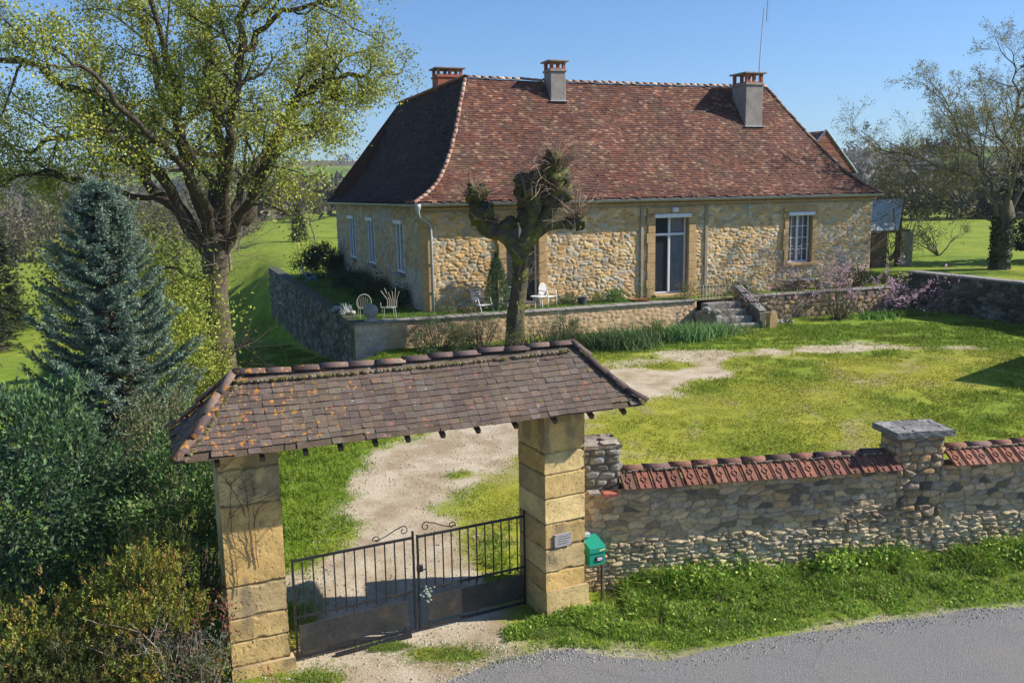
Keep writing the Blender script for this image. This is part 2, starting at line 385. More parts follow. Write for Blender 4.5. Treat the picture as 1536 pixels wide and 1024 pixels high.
def ground_mat():
    m = bpy.data.materials.new('ground'); m.use_nodes = True; nt = m.node_tree; L = nt.links.new; b = nt.nodes['Principled BSDF']
    tc = nn(nt, 'ShaderNodeTexCoord'); at = nn(nt, 'ShaderNodeAttribute', attribute_name='Mask'); sp = nn(nt, 'ShaderNodeSeparateColor'); L(at.outputs['Color'], sp.inputs[0])
    rd, pa, lu = sp.outputs[0], sp.outputs[1], sp.outputs[2]
    fm_ = noise(nt, tc, 1.9, 6, .72, 12); f1 = mth(nt, 'ADD', mth(nt, 'MULTIPLY', noise(nt, tc, 12, 6, .7, 1), .5), mth(nt, 'MULTIPLY', fm_, .5)); f2 = noise(nt, tc, 1.2, 5, .6, 2); f3 = noise(nt, tc, 60, 3, .7, 3); f4 = noise(nt, tc, 75, 4, .75, 4); f5 = noise(nt, tc, .25, 4, .6, 5)
    g1 = ramp(nt, f1, [(.3, (.16, .17, .02)), (.5, (.31, .31, .035)), (.72, (.46, .42, .09))])
    g2 = ramp(nt, f1, [(.3, (.08, .14, .012)), (.5, (.18, .26, .022)), (.72, (.31, .37, .05))])
    lf = mth(nt, 'ADD', lu, mth(nt, 'MULTIPLY', mth(nt, 'SUBTRACT', f2, .5), 1.1))
    gr = mixc(nt, mth(nt, 'MINIMUM', mth(nt, 'MAXIMUM', lf, 0.), 1.), g1, g2)
    lg = ramp(nt, noise(nt, tc, .42, 8, .72, 18), [(.32, (.66, .72, .7)), (.5, (1, 1, 1)), (.68, (1.3, 1.2, 1.15))])
    mg = nn(nt, 'ShaderNodeMix', data_type='RGBA', blend_type='MULTIPLY'); mg.inputs[0].default_value = 1; L(gr, mg.inputs[6]); L(lg, mg.inputs[7]); gr = mg.outputs[2]
    dry = nn(nt, 'ShaderNodeMapRange'); dry.inputs[1].default_value = .58; dry.inputs[2].default_value = .74; dry.inputs[4].default_value = .7
    L(mth(nt, 'ADD', noise(nt, tc, .9, 6, .65, 9), mth(nt, 'MULTIPLY', mth(nt, 'SUBTRACT', .45, lu), .22)), dry.inputs[0])
    gr = mixc(nt, dry.outputs[0], gr, ramp(nt, f3, [(.3, (.24, .19, .10)), (.7, (.46, .39, .25))]))
    pv = ramp(nt, f3, [(.28, (.14, .10, .06)), (.44, (.46, .37, .255)), (.58, (.68, .58, .44)), (.8, (.72, .64, .5))])
    pv = mixc(nt, ramp(nt, f2, [(.42, (0, 0, 0)), (.62, (.7, .7, .7))]), pv, ramp(nt, f3, [(.3, (.16, .11, .05)), (.7, (.42, .30, .17))]))
    pf = nn(nt, 'ShaderNodeMapRange'); pf.inputs[1].default_value = .30; pf.inputs[2].default_value = .78
    L(mth(nt, 'ADD', pa, mth(nt, 'MULTIPLY', mth(nt, 'SUBTRACT', noise(nt, tc, 3.2, 8, .78, 6), .5), 1.5)), pf.inputs[0])
    c = mixc(nt, pf.outputs[0], gr, pv)
    rv = ramp(nt, f4, [(.40, (.03, .029, .029)), (.5, (.15, .147, .145)), (.59, (.48, .47, .46))])
    crk = nn(nt, 'ShaderNodeTexVoronoi', feature='DISTANCE_TO_EDGE'); crk.inputs['Scale'].default_value = .55; L(noise(nt, tc, 1.5, 4, .6, 15, out='Color'), crk.inputs['Vector']) if False else None
    vm = nn(nt, 'ShaderNodeVectorMath', operation='MULTIPLY_ADD'); L(noise(nt, tc, 1.3, 5, .65, 15, out='Color'), vm.inputs[0]); vm.inputs[1].default_value = (.9, .9, .9); L(tc.outputs['Object'], vm.inputs[2])
    vo = nn(nt, 'ShaderNodeTexVoronoi', feature='DISTANCE_TO_EDGE'); vo.inputs['Scale'].default_value = .42; L(vm.outputs[0], vo.inputs['Vector'])
    ck = nn(nt, 'ShaderNodeMapRange'); ck.inputs[1].default_value = .012; ck.inputs[2].default_value = .003; ck.inputs[4].default_value = .22; L(vo.outputs['Distance'], ck.inputs[0])
    rv = mixc(nt, ck.outputs[0], rv, (.03, .028, .025))
    rv = mixc(nt, ramp(nt, noise(nt, tc, .8, 6, .7, 14), [(.42, (0, 0, 0)), (.68, (.75, .75, .75))]), rv, ramp(nt, f4, [(.40, (.08, .072, .065)), (.60, (.40, .37, .33))]))
    rf = nn(nt, 'ShaderNodeMapRange'); rf.inputs[1].default_value = .38; rf.inputs[2].default_value = .62
    L(mth(nt, 'ADD', rd, mth(nt, 'MULTIPLY', mth(nt, 'SUBTRACT', noise(nt, tc, 9, 5, .7, 7), .5), .7)), rf.inputs[0])
    c = mixc(nt, rf.outputs[0], c, rv)
    # tyre-dark bands and patches on the asphalt are real wear with its own shape
    L(c, b.inputs['Base Color']); b.inputs['Roughness'].default_value = .95; b.inputs['Specular IOR Level'].default_value = .15
    h = mth(nt, 'ADD', mth(nt, 'MULTIPLY', f3, .5), mth(nt, 'ADD', mth(nt, 'MULTIPLY', f4, .35), f1))
    bp = nn(nt, 'ShaderNodeBump'); bp.inputs['Strength'].default_value = .8; bp.inputs['Distance'].default_value = .035; L(h, bp.inputs['Height']); L(bp.outputs[0], b.inputs['Normal'])
    return m
def hill_mat():
    m = bpy.data.materials.new('far_hills'); m.use_nodes = True; nt = m.node_tree; L = nt.links.new; b = nt.nodes['Principled BSDF']
    tc = nn(nt, 'ShaderNodeTexCoord'); at = nn(nt, 'ShaderNodeAttribute', attribute_name='Mask'); sp = nn(nt, 'ShaderNodeSeparateColor'); L(at.outputs['Color'], sp.inputs[0])
    f1 = noise(nt, tc, .12, 6, .7, 1); f2 = noise(nt, tc, .01, 4, .6, 2)
    wd = ramp(nt, f1, [(.3, (.07, .06, .045)), (.5, (.14, .115, .085)), (.7, (.21, .17, .13))])
    fd = ramp(nt, f2, [(.35, (.12, .2, .03)), (.5, (.17, .26, .04)), (.65, (.26, .26, .08))])
    c = mixc(nt, sp.outputs[0], fd, wd); L(c, b.inputs['Base Color']); b.inputs['Roughness'].default_value = 1; b.inputs['Specular IOR Level'].default_value = 0
    bp = nn(nt, 'ShaderNodeBump'); bp.inputs['Strength'].default_value = 1; bp.inputs['Distance'].default_value = 5; L(f1, bp.inputs['Height']); L(bp.outputs[0], b.inputs['Normal'])
    return m
ground()
def gz(x, y): return float(height(np.array([x]), np.array([y]))[0])

# ------------------------------------------------------------------ stone surfaces
PAL_HOUSE = np.array([(.54, .40, .22), (.50, .36, .19), (.47, .35, .21), (.58, .46, .29), (.46, .39, .29), (.53, .36, .17), (.42, .32, .20), (.52, .44, .33)])
PAL_GREY = np.array([(.33, .28, .22), (.25, .22, .19), (.38, .30, .20), (.12, .11, .105), (.42, .34, .24), (.30, .255, .19), (.19, .155, .12), (.40, .32, .24), (.28, .255, .235), (.36, .26, .16)])
PAL_GOLD = np.array([(.58, .40, .16), (.54, .37, .15), (.62, .45, .20), (.50, .36, .17), (.60, .39, .14)])
PAL_HOUSE = np.vstack([PAL_HOUSE * np.array([1.18, 1.03, .84]), [(.50, .44, .34), (.44, .37, .27), (.64, .52, .33)]])
PAL_GREY = np.minimum(PAL_GREY * np.array([1.42, 1.22, .98]), .62)
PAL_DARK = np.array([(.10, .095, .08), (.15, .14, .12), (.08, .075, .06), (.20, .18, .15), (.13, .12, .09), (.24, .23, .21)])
def voro(u, v, cw, ch, seed, jit=.38, p=3.):
    """returns F1, F2 in stone units and a stone id hash"""
    y = v / ch; iy = np.floor(y); F1 = np.full(u.shape, 9.); F2 = F1.copy(); ID = np.zeros(u.shape)
    for dj in (-1, 0, 1):
        row = iy + dj
        off = _h(row, row * 0 + 3, seed) ; sc_ = .75 + .6 * _h(row, row * 0 + 8, seed)
        x = u / (cw * sc_) + off; ix = np.floor(x)
        for di in (-1, 0, 1):
            cx = ix + di; hx = _h(cx, row, seed + 1); hy = _h(cx, row, seed + 2)
            px = cx + .5 + (hx - .5) * 2 * jit; py = row + .5 + (hy - .5) * 2 * jit * .7
            d = ((np.abs(x - px) * sc_) ** p + np.abs(y - py) ** p) ** (1 / p)
            new = d < F1; F2 = np.where(new, F1, np.minimum(F2, d)); ID = np.where(new, cx * 131 + row * 7919, ID); F1 = np.where(new, d, F1)
    return F1, F2, ID
def hf_rubble(cw, ch, prot, pal, mortar, seed, gap=.07, soft=.22, rough=.35, warp=.25, jit=.38, palf=None, p=3.):
    def f(u, v):
        wu = u + (fbm(u / .35, v / .35, seed + 5, 3) - .5) * warp * cw; wv = v + (fbm(u / .3 + 9, v / .3, seed + 6, 3) - .5) * warp * ch * 1.4
        F1, F2, ID = voro(wu, wv, cw, ch, seed, jit, p)
        e = F2 - F1; k = sstep(gap * .3, gap + soft, e)
        r1 = _h(ID, ID * 0 + 1, seed); r2 = _h(ID, ID * 0 + 2, seed); r3 = _h(ID, ID * 0 + 3, seed)
        d = prot * k * (.45 + .8 * r1) + rough * prot * (fbm(u / (cw * .35), v / (ch * .45), seed + 9, 4) - .5) * k
        P = pal if palf is None else palf
        if palf is None: c = pal[(r2 * len(pal)).astype(int) % len(pal)]
        else: c = palf(u, v, r2)
        c = c * (.78 + .44 * r3)[..., None]
        c = c * (.8 + .4 * fbm(u / .06, v / .06, seed + 12, 3))[..., None]
        m = sstep(gap * 1.1, gap * .25, e)[..., None]
        return d, c * (1 - m) + np.array(mortar) * m
    return f
def panel(mb, O, U, w, h, res, hf, holes=(), N=None, edge=True, top=None, depth=0.0):
    """height-field wall face from O along U and up, outward U x up; depth > 0 closes it with a slab behind"""
    U = np.asarray(U, float); N = np.cross(U, UZ) if N is None else N
    nu = max(2, int(round(w / res)) + 1); nv = max(2, int(round(h / res)) + 1)
    uu = np.linspace(0, w, nu); vv = np.linspace(0, h, nv); Ug, Vg = np.meshgrid(uu, vv)
    d, c = hf(Ug, Vg)
    if edge:
        e = np.minimum(np.minimum(Ug, w - Ug), np.minimum(Vg + .2, h - Vg)); d = d * sstep(0, .05, e) - .012 * sstep(.03, 0, e)
    zt = Vg if top is None else Vg * (top(Ug) / h)
    V = np.asarray(O) + Ug[..., None] * U + zt[..., None] * UZ + d[..., None] * N
    i = (np.arange(nv - 1)[:, None] * nu + np.arange(nu - 1)[None]); Q = np.stack([i, i + 1, i + nu + 1, i + nu], -1)
    cu = (Ug[:-1, :-1] + Ug[1:, 1:]) / 2; cv = (Vg[:-1, :-1] + Vg[1:, 1:]) / 2; keep = np.ones(cu.shape, bool)
    for (a, b, lo, hi) in holes: keep &= ~((cu > a) & (cu < b) & (cv > lo) & (cv < hi))
    cf = (c[:-1, :-1] + c[1:, 1:]) / 2
    mb.add(V.reshape(-1, 3), Q[keep], cf[keep])
    return mb
def slab_back(mb, O, U, w, h, t, col, ends=True, inset=.004):
    """plain box behind a panel"""
    N = np.cross(U, UZ); c = np.asarray(O) + U * w / 2 + UZ * h / 2 - N * (t / 2 + inset)
    mb.box(c, (w, t, h), np.array([U, -N, UZ]), col)

# ------------------------------------------------------------------ vegetation helpers
def rnd_unit(rg, n):
    v = rg.normal(size=(n, 3)); return v / np.linalg.norm(v, axis=1)[:, None]
def leaves(mb, P, rg, L=.08, W=.05, pal=None, up=.3, D=None, jit=.3, droop=0, bright=None):
    """diamond leaves at points P"""
    n = len(P)
    if n == 0: return mb
    A = rnd_unit(rg, n) if D is None else D + rg.normal(size=(n, 3)) * jit
    A[:, 2] += up - droop; A /= np.linalg.norm(A, axis=1)[:, None]
    B = np.cross(A, rnd_unit(rg, n)); B /= np.linalg.norm(B, axis=1)[:, None] + 1e-9
    l = (L * (.6 + .8 * rg.random(n)))[:, None]; w = (W * (.6 + .8 * rg.random(n)))[:, None]
    N = np.cross(A, B)
    V = np.stack([P, P + A * l * .5 + B * w * .5 + N * l * .08, P + A * l, P + A * l * .5 - B * w * .5 + N * l * .08], 1).reshape(-1, 3)
    F = np.arange(n * 4).reshape(-1, 4)
    pal = np.array(pal); c = pal[rg.integers(0, len(pal), n)] * (.7 + .6 * rg.random(n))[:, None]
    if bright is not None: c = c * bright[:, None]
    return mb.add(V, F, c)
def blades(mb, P, rg, h=.2, w=.02, pal=None, lean=.35, hv=.5):
    n = len(P)
    if n == 0: return mb
    hh = (np.broadcast_to(h, (n,)) * (1 - hv / 2 + hv * rg.random(n)))[:, None]
    th = rg.random(n) * 2 * math.pi; S_ = np.stack([np.cos(th), np.sin(th), 0 * th], -1)
    ld = rg.normal(size=(n, 3)) * lean; ld[:, 2] = 1; ld /= np.linalg.norm(ld, axis=1)[:, None]
    ld2 = ld + rg.normal(size=(n, 3)) * lean * .9; ld2[:, 2] = ld2[:, 2] * .4
    V = np.stack([P - S_ * w / 2, P + S_ * w / 2, P + ld * hh * .55 + S_ * w * .35, P + ld * hh * .55 + ld2 * hh * .45, P + ld * hh * .55 - S_ * w * .35], 1).reshape(-1, 3)
    F4 = (np.arange(n)[:, None] * 5 + np.array([0, 1, 2, 4])); F3 = (np.arange(n)[:, None] * 5 + np.array([4, 2, 3]))
    pal = np.array(pal); c = pal[rg.integers(0, len(pal), n)] * (.7 + .6 * rg.random(n))[:, None]
    n0 = mb.n; mb.add(V, F4, c); mb.F3.append(F3 + n0); mb.c3.append(c)
    return mb
def ell_pts(rg, n, c, r, shell=.5, floor=None):
    v = rnd_unit(rg, n); q = (shell + (1 - shell) * rg.random(n)) ** 1
    P = np.array(c) + v * q[:, None] * np.array(r)
    if floor is not None: P = P[P[:, 2] > floor]
    return P
def clumps(rg, nc, npts, c, r, cr, shell=.35, floor=None):
    C = ell_pts(rg, nc, c, r, shell, floor); out = []
    for q in C:
        k = int(npts * (.5 + rg.random())); out.append(q + rg.normal(size=(k, 3)) * np.array(cr) * (.6 + .7 * rg.random()))
    return np.concatenate(out), C
def grow(rg, wood, tips, p, d, L, r, lv, cfg, col):
    nseg, wig, upb, nch, clen, cang, crad, t0 = cfg[lv]
    P = [np.array(p, float)]; d = np.array(d, float); d /= np.linalg.norm(d); D = [d.copy()]; st = L / nseg
    for k in range(nseg):
        d = d + rg.normal(size=3) * wig; d[2] += upb; d /= np.linalg.norm(d)
        P.append(P[-1] + d * st); D.append(d.copy())
    rr = r * (1 - np.linspace(0, 1, nseg + 1) * (.62 if lv < len(cfg) - 1 else .85))
    wood.tube(P, rr, k=[9, 7, 5, 4, 3, 3][min(lv, 5)], col=col, cap=False)
    if lv >= len(cfg) - 1:
        tips.append((np.array(P), np.array(D))); return
    for k in range(nch):
        t = t0 + (1 - t0) * (k + rg.random()) / nch
        i = min(int(t * nseg), nseg - 1); f = t * nseg - i; q = P[i] * (1 - f) + P[i + 1] * f
        a = np.cross(D[i], rnd_unit(rg, 1)[0]); a /= np.linalg.norm(a)
        an = cang * (.65 + .7 * rg.random()); dd = D[i] * math.cos(an) + a * math.sin(an)
        grow(rg, wood, tips, q, dd, L * clen * (1.15 - .55 * t) * (.75 + .5 * rg.random()), max(r * (1 - .62 * t) * crad, .004), lv + 1, cfg, col)
    tips.append((np.array(P[-2:]), np.array(D[-2:])))
HAZE = 0.0002
# ================================================================== HOUSE
rg = np.random.default_rng(7)
CB = lambda c, k=1.: np.array(c) * k
house = thing('stone_house', 'long tan rubble stone farmhouse with steep brown tiled roof behind the terrace', 'house', P0)
WL, WD, WH = 21.7, 18.3, 4.15
# wall openings
door1 = (3.35, 4.75, .12, 3.42); door2 = (10.08, 11.72, .16, 3.5); win1 = (16.92, 18.22, 1.2, 3.42)
sidew = [(2.95, 4.2), (8.5, 9.85), (13.05, 14.5)]   # local y ranges on the left face
hh = hf_rubble(.29, .14, .03, PAL_HOUSE, (.62, .46, .28), 3, gap=.15, soft=.2, rough=.8, warp=1.0, jit=.47, p=2.9)
mb = MB()
panel(mb, H(0, 0), UX, WL, 3.93, .03, hh, holes=[door1, door2, win1])
mb.out('front_wall', m_wallhouse, house, smooth=True)
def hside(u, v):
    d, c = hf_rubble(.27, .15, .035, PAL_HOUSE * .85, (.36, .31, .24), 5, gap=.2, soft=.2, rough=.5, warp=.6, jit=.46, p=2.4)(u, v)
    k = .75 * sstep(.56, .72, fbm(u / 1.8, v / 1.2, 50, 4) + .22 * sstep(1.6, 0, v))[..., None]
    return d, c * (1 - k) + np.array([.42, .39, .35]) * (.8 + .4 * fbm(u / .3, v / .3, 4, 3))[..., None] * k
mb = MB()
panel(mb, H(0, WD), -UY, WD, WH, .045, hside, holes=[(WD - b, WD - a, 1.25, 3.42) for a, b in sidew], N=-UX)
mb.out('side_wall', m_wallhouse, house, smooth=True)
mb = MB()   # inner core, back and right walls (with openings left free)
def corebox(x0, x1, y0, y1, z0, z1): mb.box(H((x0 + x1) / 2, (y0 + y1) / 2, (z0 + z1) / 2), (x1 - x0, y1 - y0, z1 - z0), HA, (.36, .28, .18))
corebox(WL - .35, WL, .06, 9, 0, WH); corebox(.06, WL, 8.7, 9, 0, WH)
corebox(6.5, 6.8, 9, WD, 0, WH); corebox(.06, 6.8, WD - .3, WD, 0, WH)
mb.out('rear_wall', m_wallhouse, house)
# front masonry behind the face, between the openings
mb = MB(); xs_ = [.06, door1[0], door1[1], door2[0], door2[1], win1[0], win1[1], WL - .36]
for k in range(0, 8, 2): mb.box(H((xs_[k] + xs_[k + 1]) / 2, .21, 1.91), (xs_[k + 1] - xs_[k], .36, 3.82), HA, (.36, .27, .16))
for o_ in (door1, door2, win1):
    mb.box(H((o_[0] + o_[1]) / 2, .21, o_[2] / 2), (o_[1] - o_[0] - .002, .36, o_[2]), HA, (.36, .27, .16)); mb.box(H((o_[0] + o_[1]) / 2, .21, 3.71), (o_[1] - o_[0] - .002, .36, .24), HA, (.36, .27, .16))
ys_ = [.42] + [v for a, b in sidew for v in (a, b)] + [WD - .4]
for k in range(0, 8, 2): mb.box(H(.21, (ys_[k] + ys_[k + 1]) / 2, 2.05), (.38, ys_[k + 1] - ys_[k], 4.1), HA, (.38, .34, .28))
for a, b in sidew: mb.box(H(.21, (a + b) / 2, .62), (.38, b - a - .002, 1.25), HA, (.38, .34, .28)); mb.box(H(.21, (a + b) / 2, 3.8), (.38, b - a - .002, .74), HA, (.38, .34, .28))
mb.out('masonry_core', m_wallhouse, house)
mb = MB(); mb.box(H(10.85, .175, 3.99), (21.66, .42, .3), HA, bev=.01); mb.out('render_band', m_render, house)
mb = MB()
mb.box(H(10.85, -.13, 4.11), (21.9, .26, .09), HA, bev=.02); mb.box(H(10.85, -.1, 3.99), (21.8, .16, .08), HA, bev=.02)
mb.box(H(-.12, WD / 2, 4.11), (.24, WD + .1, .1), HA, bev=.02)
mb.out('cornice', m_dress, house)
mb = MB()   # quoins at the near corner and ashlar surrounds
rq = random.Random(4)
z = 0
while z < 3.55:
    hq = rq.uniform(.26, .38); w1_ = rq.uniform(.3, .62); w2_ = rq.uniform(.25, .5)
    mb.box(H(w1_ / 2 - .045, .1, z + hq / 2), (w1_, .3, hq - .012), HA, bev=.015); mb.box(H(.09, w2_ / 2 - .03, z + hq / 2), (.26, w2_, hq - .013), HA, bev=.015)
    z += hq
mb.out('corner_quoins', m_dress, house)
for (o_, wj, nm) in ((door1, .34, 'door_surround'), (door2, .38, 'door_surround'), (win1, .26, 'window_surround')):
    mb = MB(); z = .0 if o_ is not win1 else o_[2] - .2; top = o_[3] + .02
    while z < top - .05:
        hq = min(rq.uniform(.32, .5), top - z); wv = wj + rq.uniform(-.04, .05)
        for sx in (-1, 1):
            xc = o_[0] - wv / 2 if sx < 0 else o_[1] + wv / 2
            mb.box(H(xc, .02, z + hq / 2), (wv, .26, hq - .01), HA, bev=.012)
        z += hq
    lw = o_[1] - o_[0] + 2 * wj
    mb.box(H((o_[0] + o_[1]) / 2, .02, top + .17), (lw, .262, .26), HA, bev=.012)
    if o_ is win1: mb.box(H((o_[0] + o_[1]) / 2, -.02, o_[2] - .07), (lw - .3, .3, .13), HA, bev=.015)
    else: mb.box(H((o_[0] + o_[1]) / 2, -.1, o_[2] / 2), (o_[1] - o_[0] + .2, .5, o_[2]), HA, bev=.015)
    mb.out(nm, m_dress, house)
mb = MB(); mb.box(H(12.62, -.02, 1.95), (.16, .12, 3.9), HA, bev=.02); mb.out('plaster_pilaster', m_render, house)
mb = MB(); mb.box(H(9.45, -.03, 2.0), (.14, .13, 3.9), HA, bev=.02); mb.out('plaster_pilaster', m_render, house)
mb = MB(); mb.tube([H(14.75, -.1, 4.2), H(14.75, -.1, 3.3)], .03, 6); mb.tube([H(14.3, -.1, 3.75), H(14.75, -.1, 3.75)], .015, 5); mb.out('conduit', m_zinc, house)
mb = MB(); mb.box(H(11.0, -.16, 3.72), (.3, .1, .2), HA, bev=.02); mb.box(H(11.0, -.22, 3.73), (.22, .06, .14), HA, bev=.02); mb.out('wall_lamp', m_white, house)

def casement(x0, x1, z0, z1, y, transom=None, cols=2, grid=None, name='window', open_dark=None):
    """window or glazed door in the front wall"""
    mb = MB(); fw = .07; w = x1 - x0
    for xc in (x0 + fw / 2, x1 - fw / 2): mb.box(H(xc, y, (z0 + z1) / 2), (fw, .08, z1 - z0), HA, bev=.008)
    for zc in (z0 + fw / 2, z1 - fw / 2): mb.box(H((x0 + x1) / 2, y + .001, zc), (w - 2 * fw - .002, .078, fw), HA, bev=.008)
    f = mb.out(name, m_white, house)
    segs = [(z0 + fw, z1 - fw)] if transom is None else [(z0 + fw, transom - .05), (transom + .05, z1 - fw)]
    mb = MB()
    if transom is not None: mb.box(H((x0 + x1) / 2, y - .01, transom), (w - 2 * fw - .004, .1, .1), HA, bev=.008)
    for a, b in segs:
        if cols == 2: mb.box(H((x0 + x1) / 2, y - .02, (a + b) / 2), (.1, .08, b - a - .004), HA, bev=.008)
        if grid:
            for k in range(1, grid[1]): mb.box(H((x0 + x1) / 2, y - .006, a + (b - a) * k / grid[1]), (w - 2 * fw - .01, .04, .03), HA)
            for s_ in (0, 1):
                xa = x0 + fw + s_ * (w / 2 - fw + .05); xb = xa + w / 2 - fw - .05
                for k in range(1, grid[0]): mb.box(H(xa + (xb - xa) * k / grid[0], y - .008, (a + b) / 2), (.03, .042, b - a - .01), HA)
    ORG[f.name] = P0
    def sub(nm, mb_, m_):
        o = mb_.out(nm, m_, None, org=P0); o.parent = f; o.location = (0, 0, 0); return o
    if mb.n: sub('mullion', mb, m_white)
    mb = MB(); mb.box(H((x0 + x1) / 2, y + .012, (z0 + z1) / 2), (w - fw, .006, z1 - z0 - fw), HA); sub('pane', mb, m_glass)
    return f, sub
f, sub = casement(*door2[:2], *door2[2:], .2, transom=2.68, cols=2, name='glazed_door')
mb = MB(); n = 40; xx = np.linspace(10.93, 11.65, n)
Vc = np.array([[H(x, .25 + .02 * math.sin(i * 1.9), z) for z in (.25, 3.4)] for i, x in enumerate(xx)]).reshape(-1, 3)
mb.add(Vc, [[2 * i, 2 * i + 2, 2 * i + 3, 2 * i + 1] for i in range(n - 1)]); sub('curtain', mb, m_curtain_reflect)  # pale blue cloth also stands in for reflections in the right leaf
f, sub = casement(*win1[:2], *win1[2:], .2, cols=2, grid=(2, 4))
mb = MB(); xx = np.linspace(17.0, 18.15, n)
Vc = np.array([[H(x, .27 + .02 * math.sin(i * 1.5), z) for z in (1.3, 3.35)] for i, x in enumerate(xx)]).reshape(-1, 3)
mb.add(Vc, [[2 * i, 2 * i + 2, 2 * i + 3, 2 * i + 1] for i in range(n - 1)]); sub('curtain', mb, mat('net_curtain', base=(.42, .45, .5), bump=(9, 0, 0)))
casement(*door1[:2], *door1[2:], .2, transom=2.6, cols=2, name='glazed_door')
for (o_, ext) in ((door2, .08), (win1, .06), (door1, .08)):
    mb = MB(); mb.box(H((o_[0] + o_[1]) / 2, -.13, o_[3] - .03), (o_[1] - o_[0] + 2 * ext, .16, .17), HA, bev=.03); mb.out('shutter_box', m_white, house)
for o_ in (door1, door2, win1): mb = MB(); mb.box(H((o_[0] + o_[1]) / 2, 1.2, (o_[2] + o_[3]) / 2), (o_[1] - o_[0] + .8, .05, o_[3] - o_[2] + .6), HA); mb.out('dark_room_sheet', m_dark, house)  # near-black sheet behind each opening stands in for the unlit room
for a, b in sidew:
    mb = MB(); z0, z1 = 1.3, 3.4
    for yc in (a + .05, b - .05, (a + b) / 2): mb.box(H(.02, yc, (z0 + z1) / 2), (.07, .09, z1 - z0), HA, bev=.01)
    for zc in (z0 + .045, z1 - .045): mb.box(H(.021, (a + b) / 2, zc), (.068, b - a - .2, .088), HA, bev=.01)
    f = mb.out('window', m_white, house); ORG[f.name] = P0
    mb = MB(); mb.box(H(.05, (a + b) / 2, (z0 + z1) / 2), (.01, b - a - .1, z1 - z0 - .1), HA); o = mb.out('pane', mat('sky_blue_glass', base=(.10, .16, .26), rough=.1, bump=(3, 0, 0), spec=.8) if 'sky_blue_glass' not in bpy.data.materials else bpy.data.materials['sky_blue_glass'], None, org=P0); o.parent = f; o.location = (0, 0, 0)  # blue base colour puts the reflected sky into the side panes
    mb = MB(); mb.box(H(-.07, (a + b) / 2, 3.42), (.14, b - a + .1, .16), HA, bev=.02); mb.out('shutter_box', m_white, house)
    mb = MB(); mb.box(H(-.08, (a + b) / 2, 1.22), (.22, b - a + .2, .1), HA, bev=.02); mb.out('window_sill', m_cement, house)

# roof facets -------------------------------------------------------------
def tile_facet(mb, O, U, In, prof, uL, uR, exp_, tw, pal, rg, th=.018, lift=.02, sag=None, jit=.01, rough_=.5, cv=.4):
    """courses of flat tiles; prof = [(inset, z)], uL/uR functions of inset giving the clipped range"""
    prof = np.array(prof, float); sl = np.concatenate([[0], np.cumsum(np.hypot(*np.diff(prof, axis=0).T))]); Lt = sl[-1]
    def pt(u, s):
        ins = np.interp(s, sl, prof[:, 0]); zz = np.interp(s, sl, prof[:, 1]); u = np.clip(u, uL(ins), uR(ins))
        q = O + u[:, None] * U + ins[:, None] * In + zz[:, None] * UZ
        e = 1e-3 + 0 * s; di = np.interp(s + e, sl, prof[:, 0]) - np.interp(s - e, sl, prof[:, 0]); dz = np.interp(s + e, sl, prof[:, 1]) - np.interp(s - e, sl, prof[:, 1])
        nrm = -dz[:, None] * In + di[:, None] * UZ; nrm /= np.linalg.norm(nrm, axis=1)[:, None]
        if sag is not None: q = q + sag(u, s)[:, None] * UZ
        return q, nrm
    nrow = int(Lt / exp_); VV = []; CC = []
    pal = np.array(pal)
    for r in range(nrow + 1):
        s0 = r * exp_; s1 = min(s0 + exp_ * 1.25, Lt)
        if s0 >= Lt - .01: break
        i0 = np.interp(s0, sl, prof[:, 0]); a, b = uL(i0), uR(i0)
        n = int((b - a) / tw) + 2; us = a - tw * ((r % 2) * .5 + rg.random() * .15) + np.arange(n + 1) * tw
        us = us + rg.normal(size=n + 1) * tw * .04
        g = .004; ua = us[:-1] + g / 2; ub = us[1:] - g / 2
        ok = (ub > a + .02) & (ua < b - .02); ua = ua[ok]; ub = ub[ok]; m = len(ua)
        if m == 0: continue
        js = rg.normal(size=m) * jit; tl = rg.normal(size=(m, 2)) * .35 + 1
        S0 = np.full(m, s0) + js; S1 = np.full(m, s1)
        A, nA = pt(ua, S0); B, nB = pt(ub, S0 + rg.normal(size=m) * jit * .4); C_, nC = pt(ub, S1); D_, nD = pt(ua, S1)
        la = (lift * tl[:, :1] + th * .5); lb = (lift * tl[:, 1:] + th * .5)
        At, Bt = A + nA * la, B + nB * lb; Ct, Dt = C_ + nC * .004, D_ + nD * .004
        Ab, Bb = At - nA * th, Bt - nB * th
        V = np.stack([At, Bt, Ct, Dt, Ab, Bb, C_ - nC * .01, D_ - nD * .01], 1)
        VV.append(V)
        uu_ = (ua + ub) / 2
        k = pal[rg.integers(0, len(pal), m)] * (1 - cv / 2 + cv * rg.random(m))[:, None]
        pt_ = fbm(uu_ / 1.6, np.full(m, s0 / 1.2), 91, 4); k = k * (.72 + .56 * pt_)[:, None]; my = sstep(.56, .68, fbm(uu_ / .9 + 40, np.full(m, s0 / .8), 95, 4))[:, None] * .28; CC.append(k * (1 - my) + k.mean(1)[:, None] * np.array([1.5, 1.25, .75]) * my)
    V = np.concatenate(VV); C = np.concatenate(CC); n = len(V); b = np.arange(n)[:, None] * 8
    F = np.concatenate([b + np.array([0, 1, 2, 3]), b + np.array([4, 5, 1, 0]), b + np.array([5, 6, 2, 1]), b + np.array([7, 4, 0, 3])])
    mb.add(V.reshape(-1, 3), F, np.concatenate([C, C * .8, C * .8, C * .8]))
    return mb
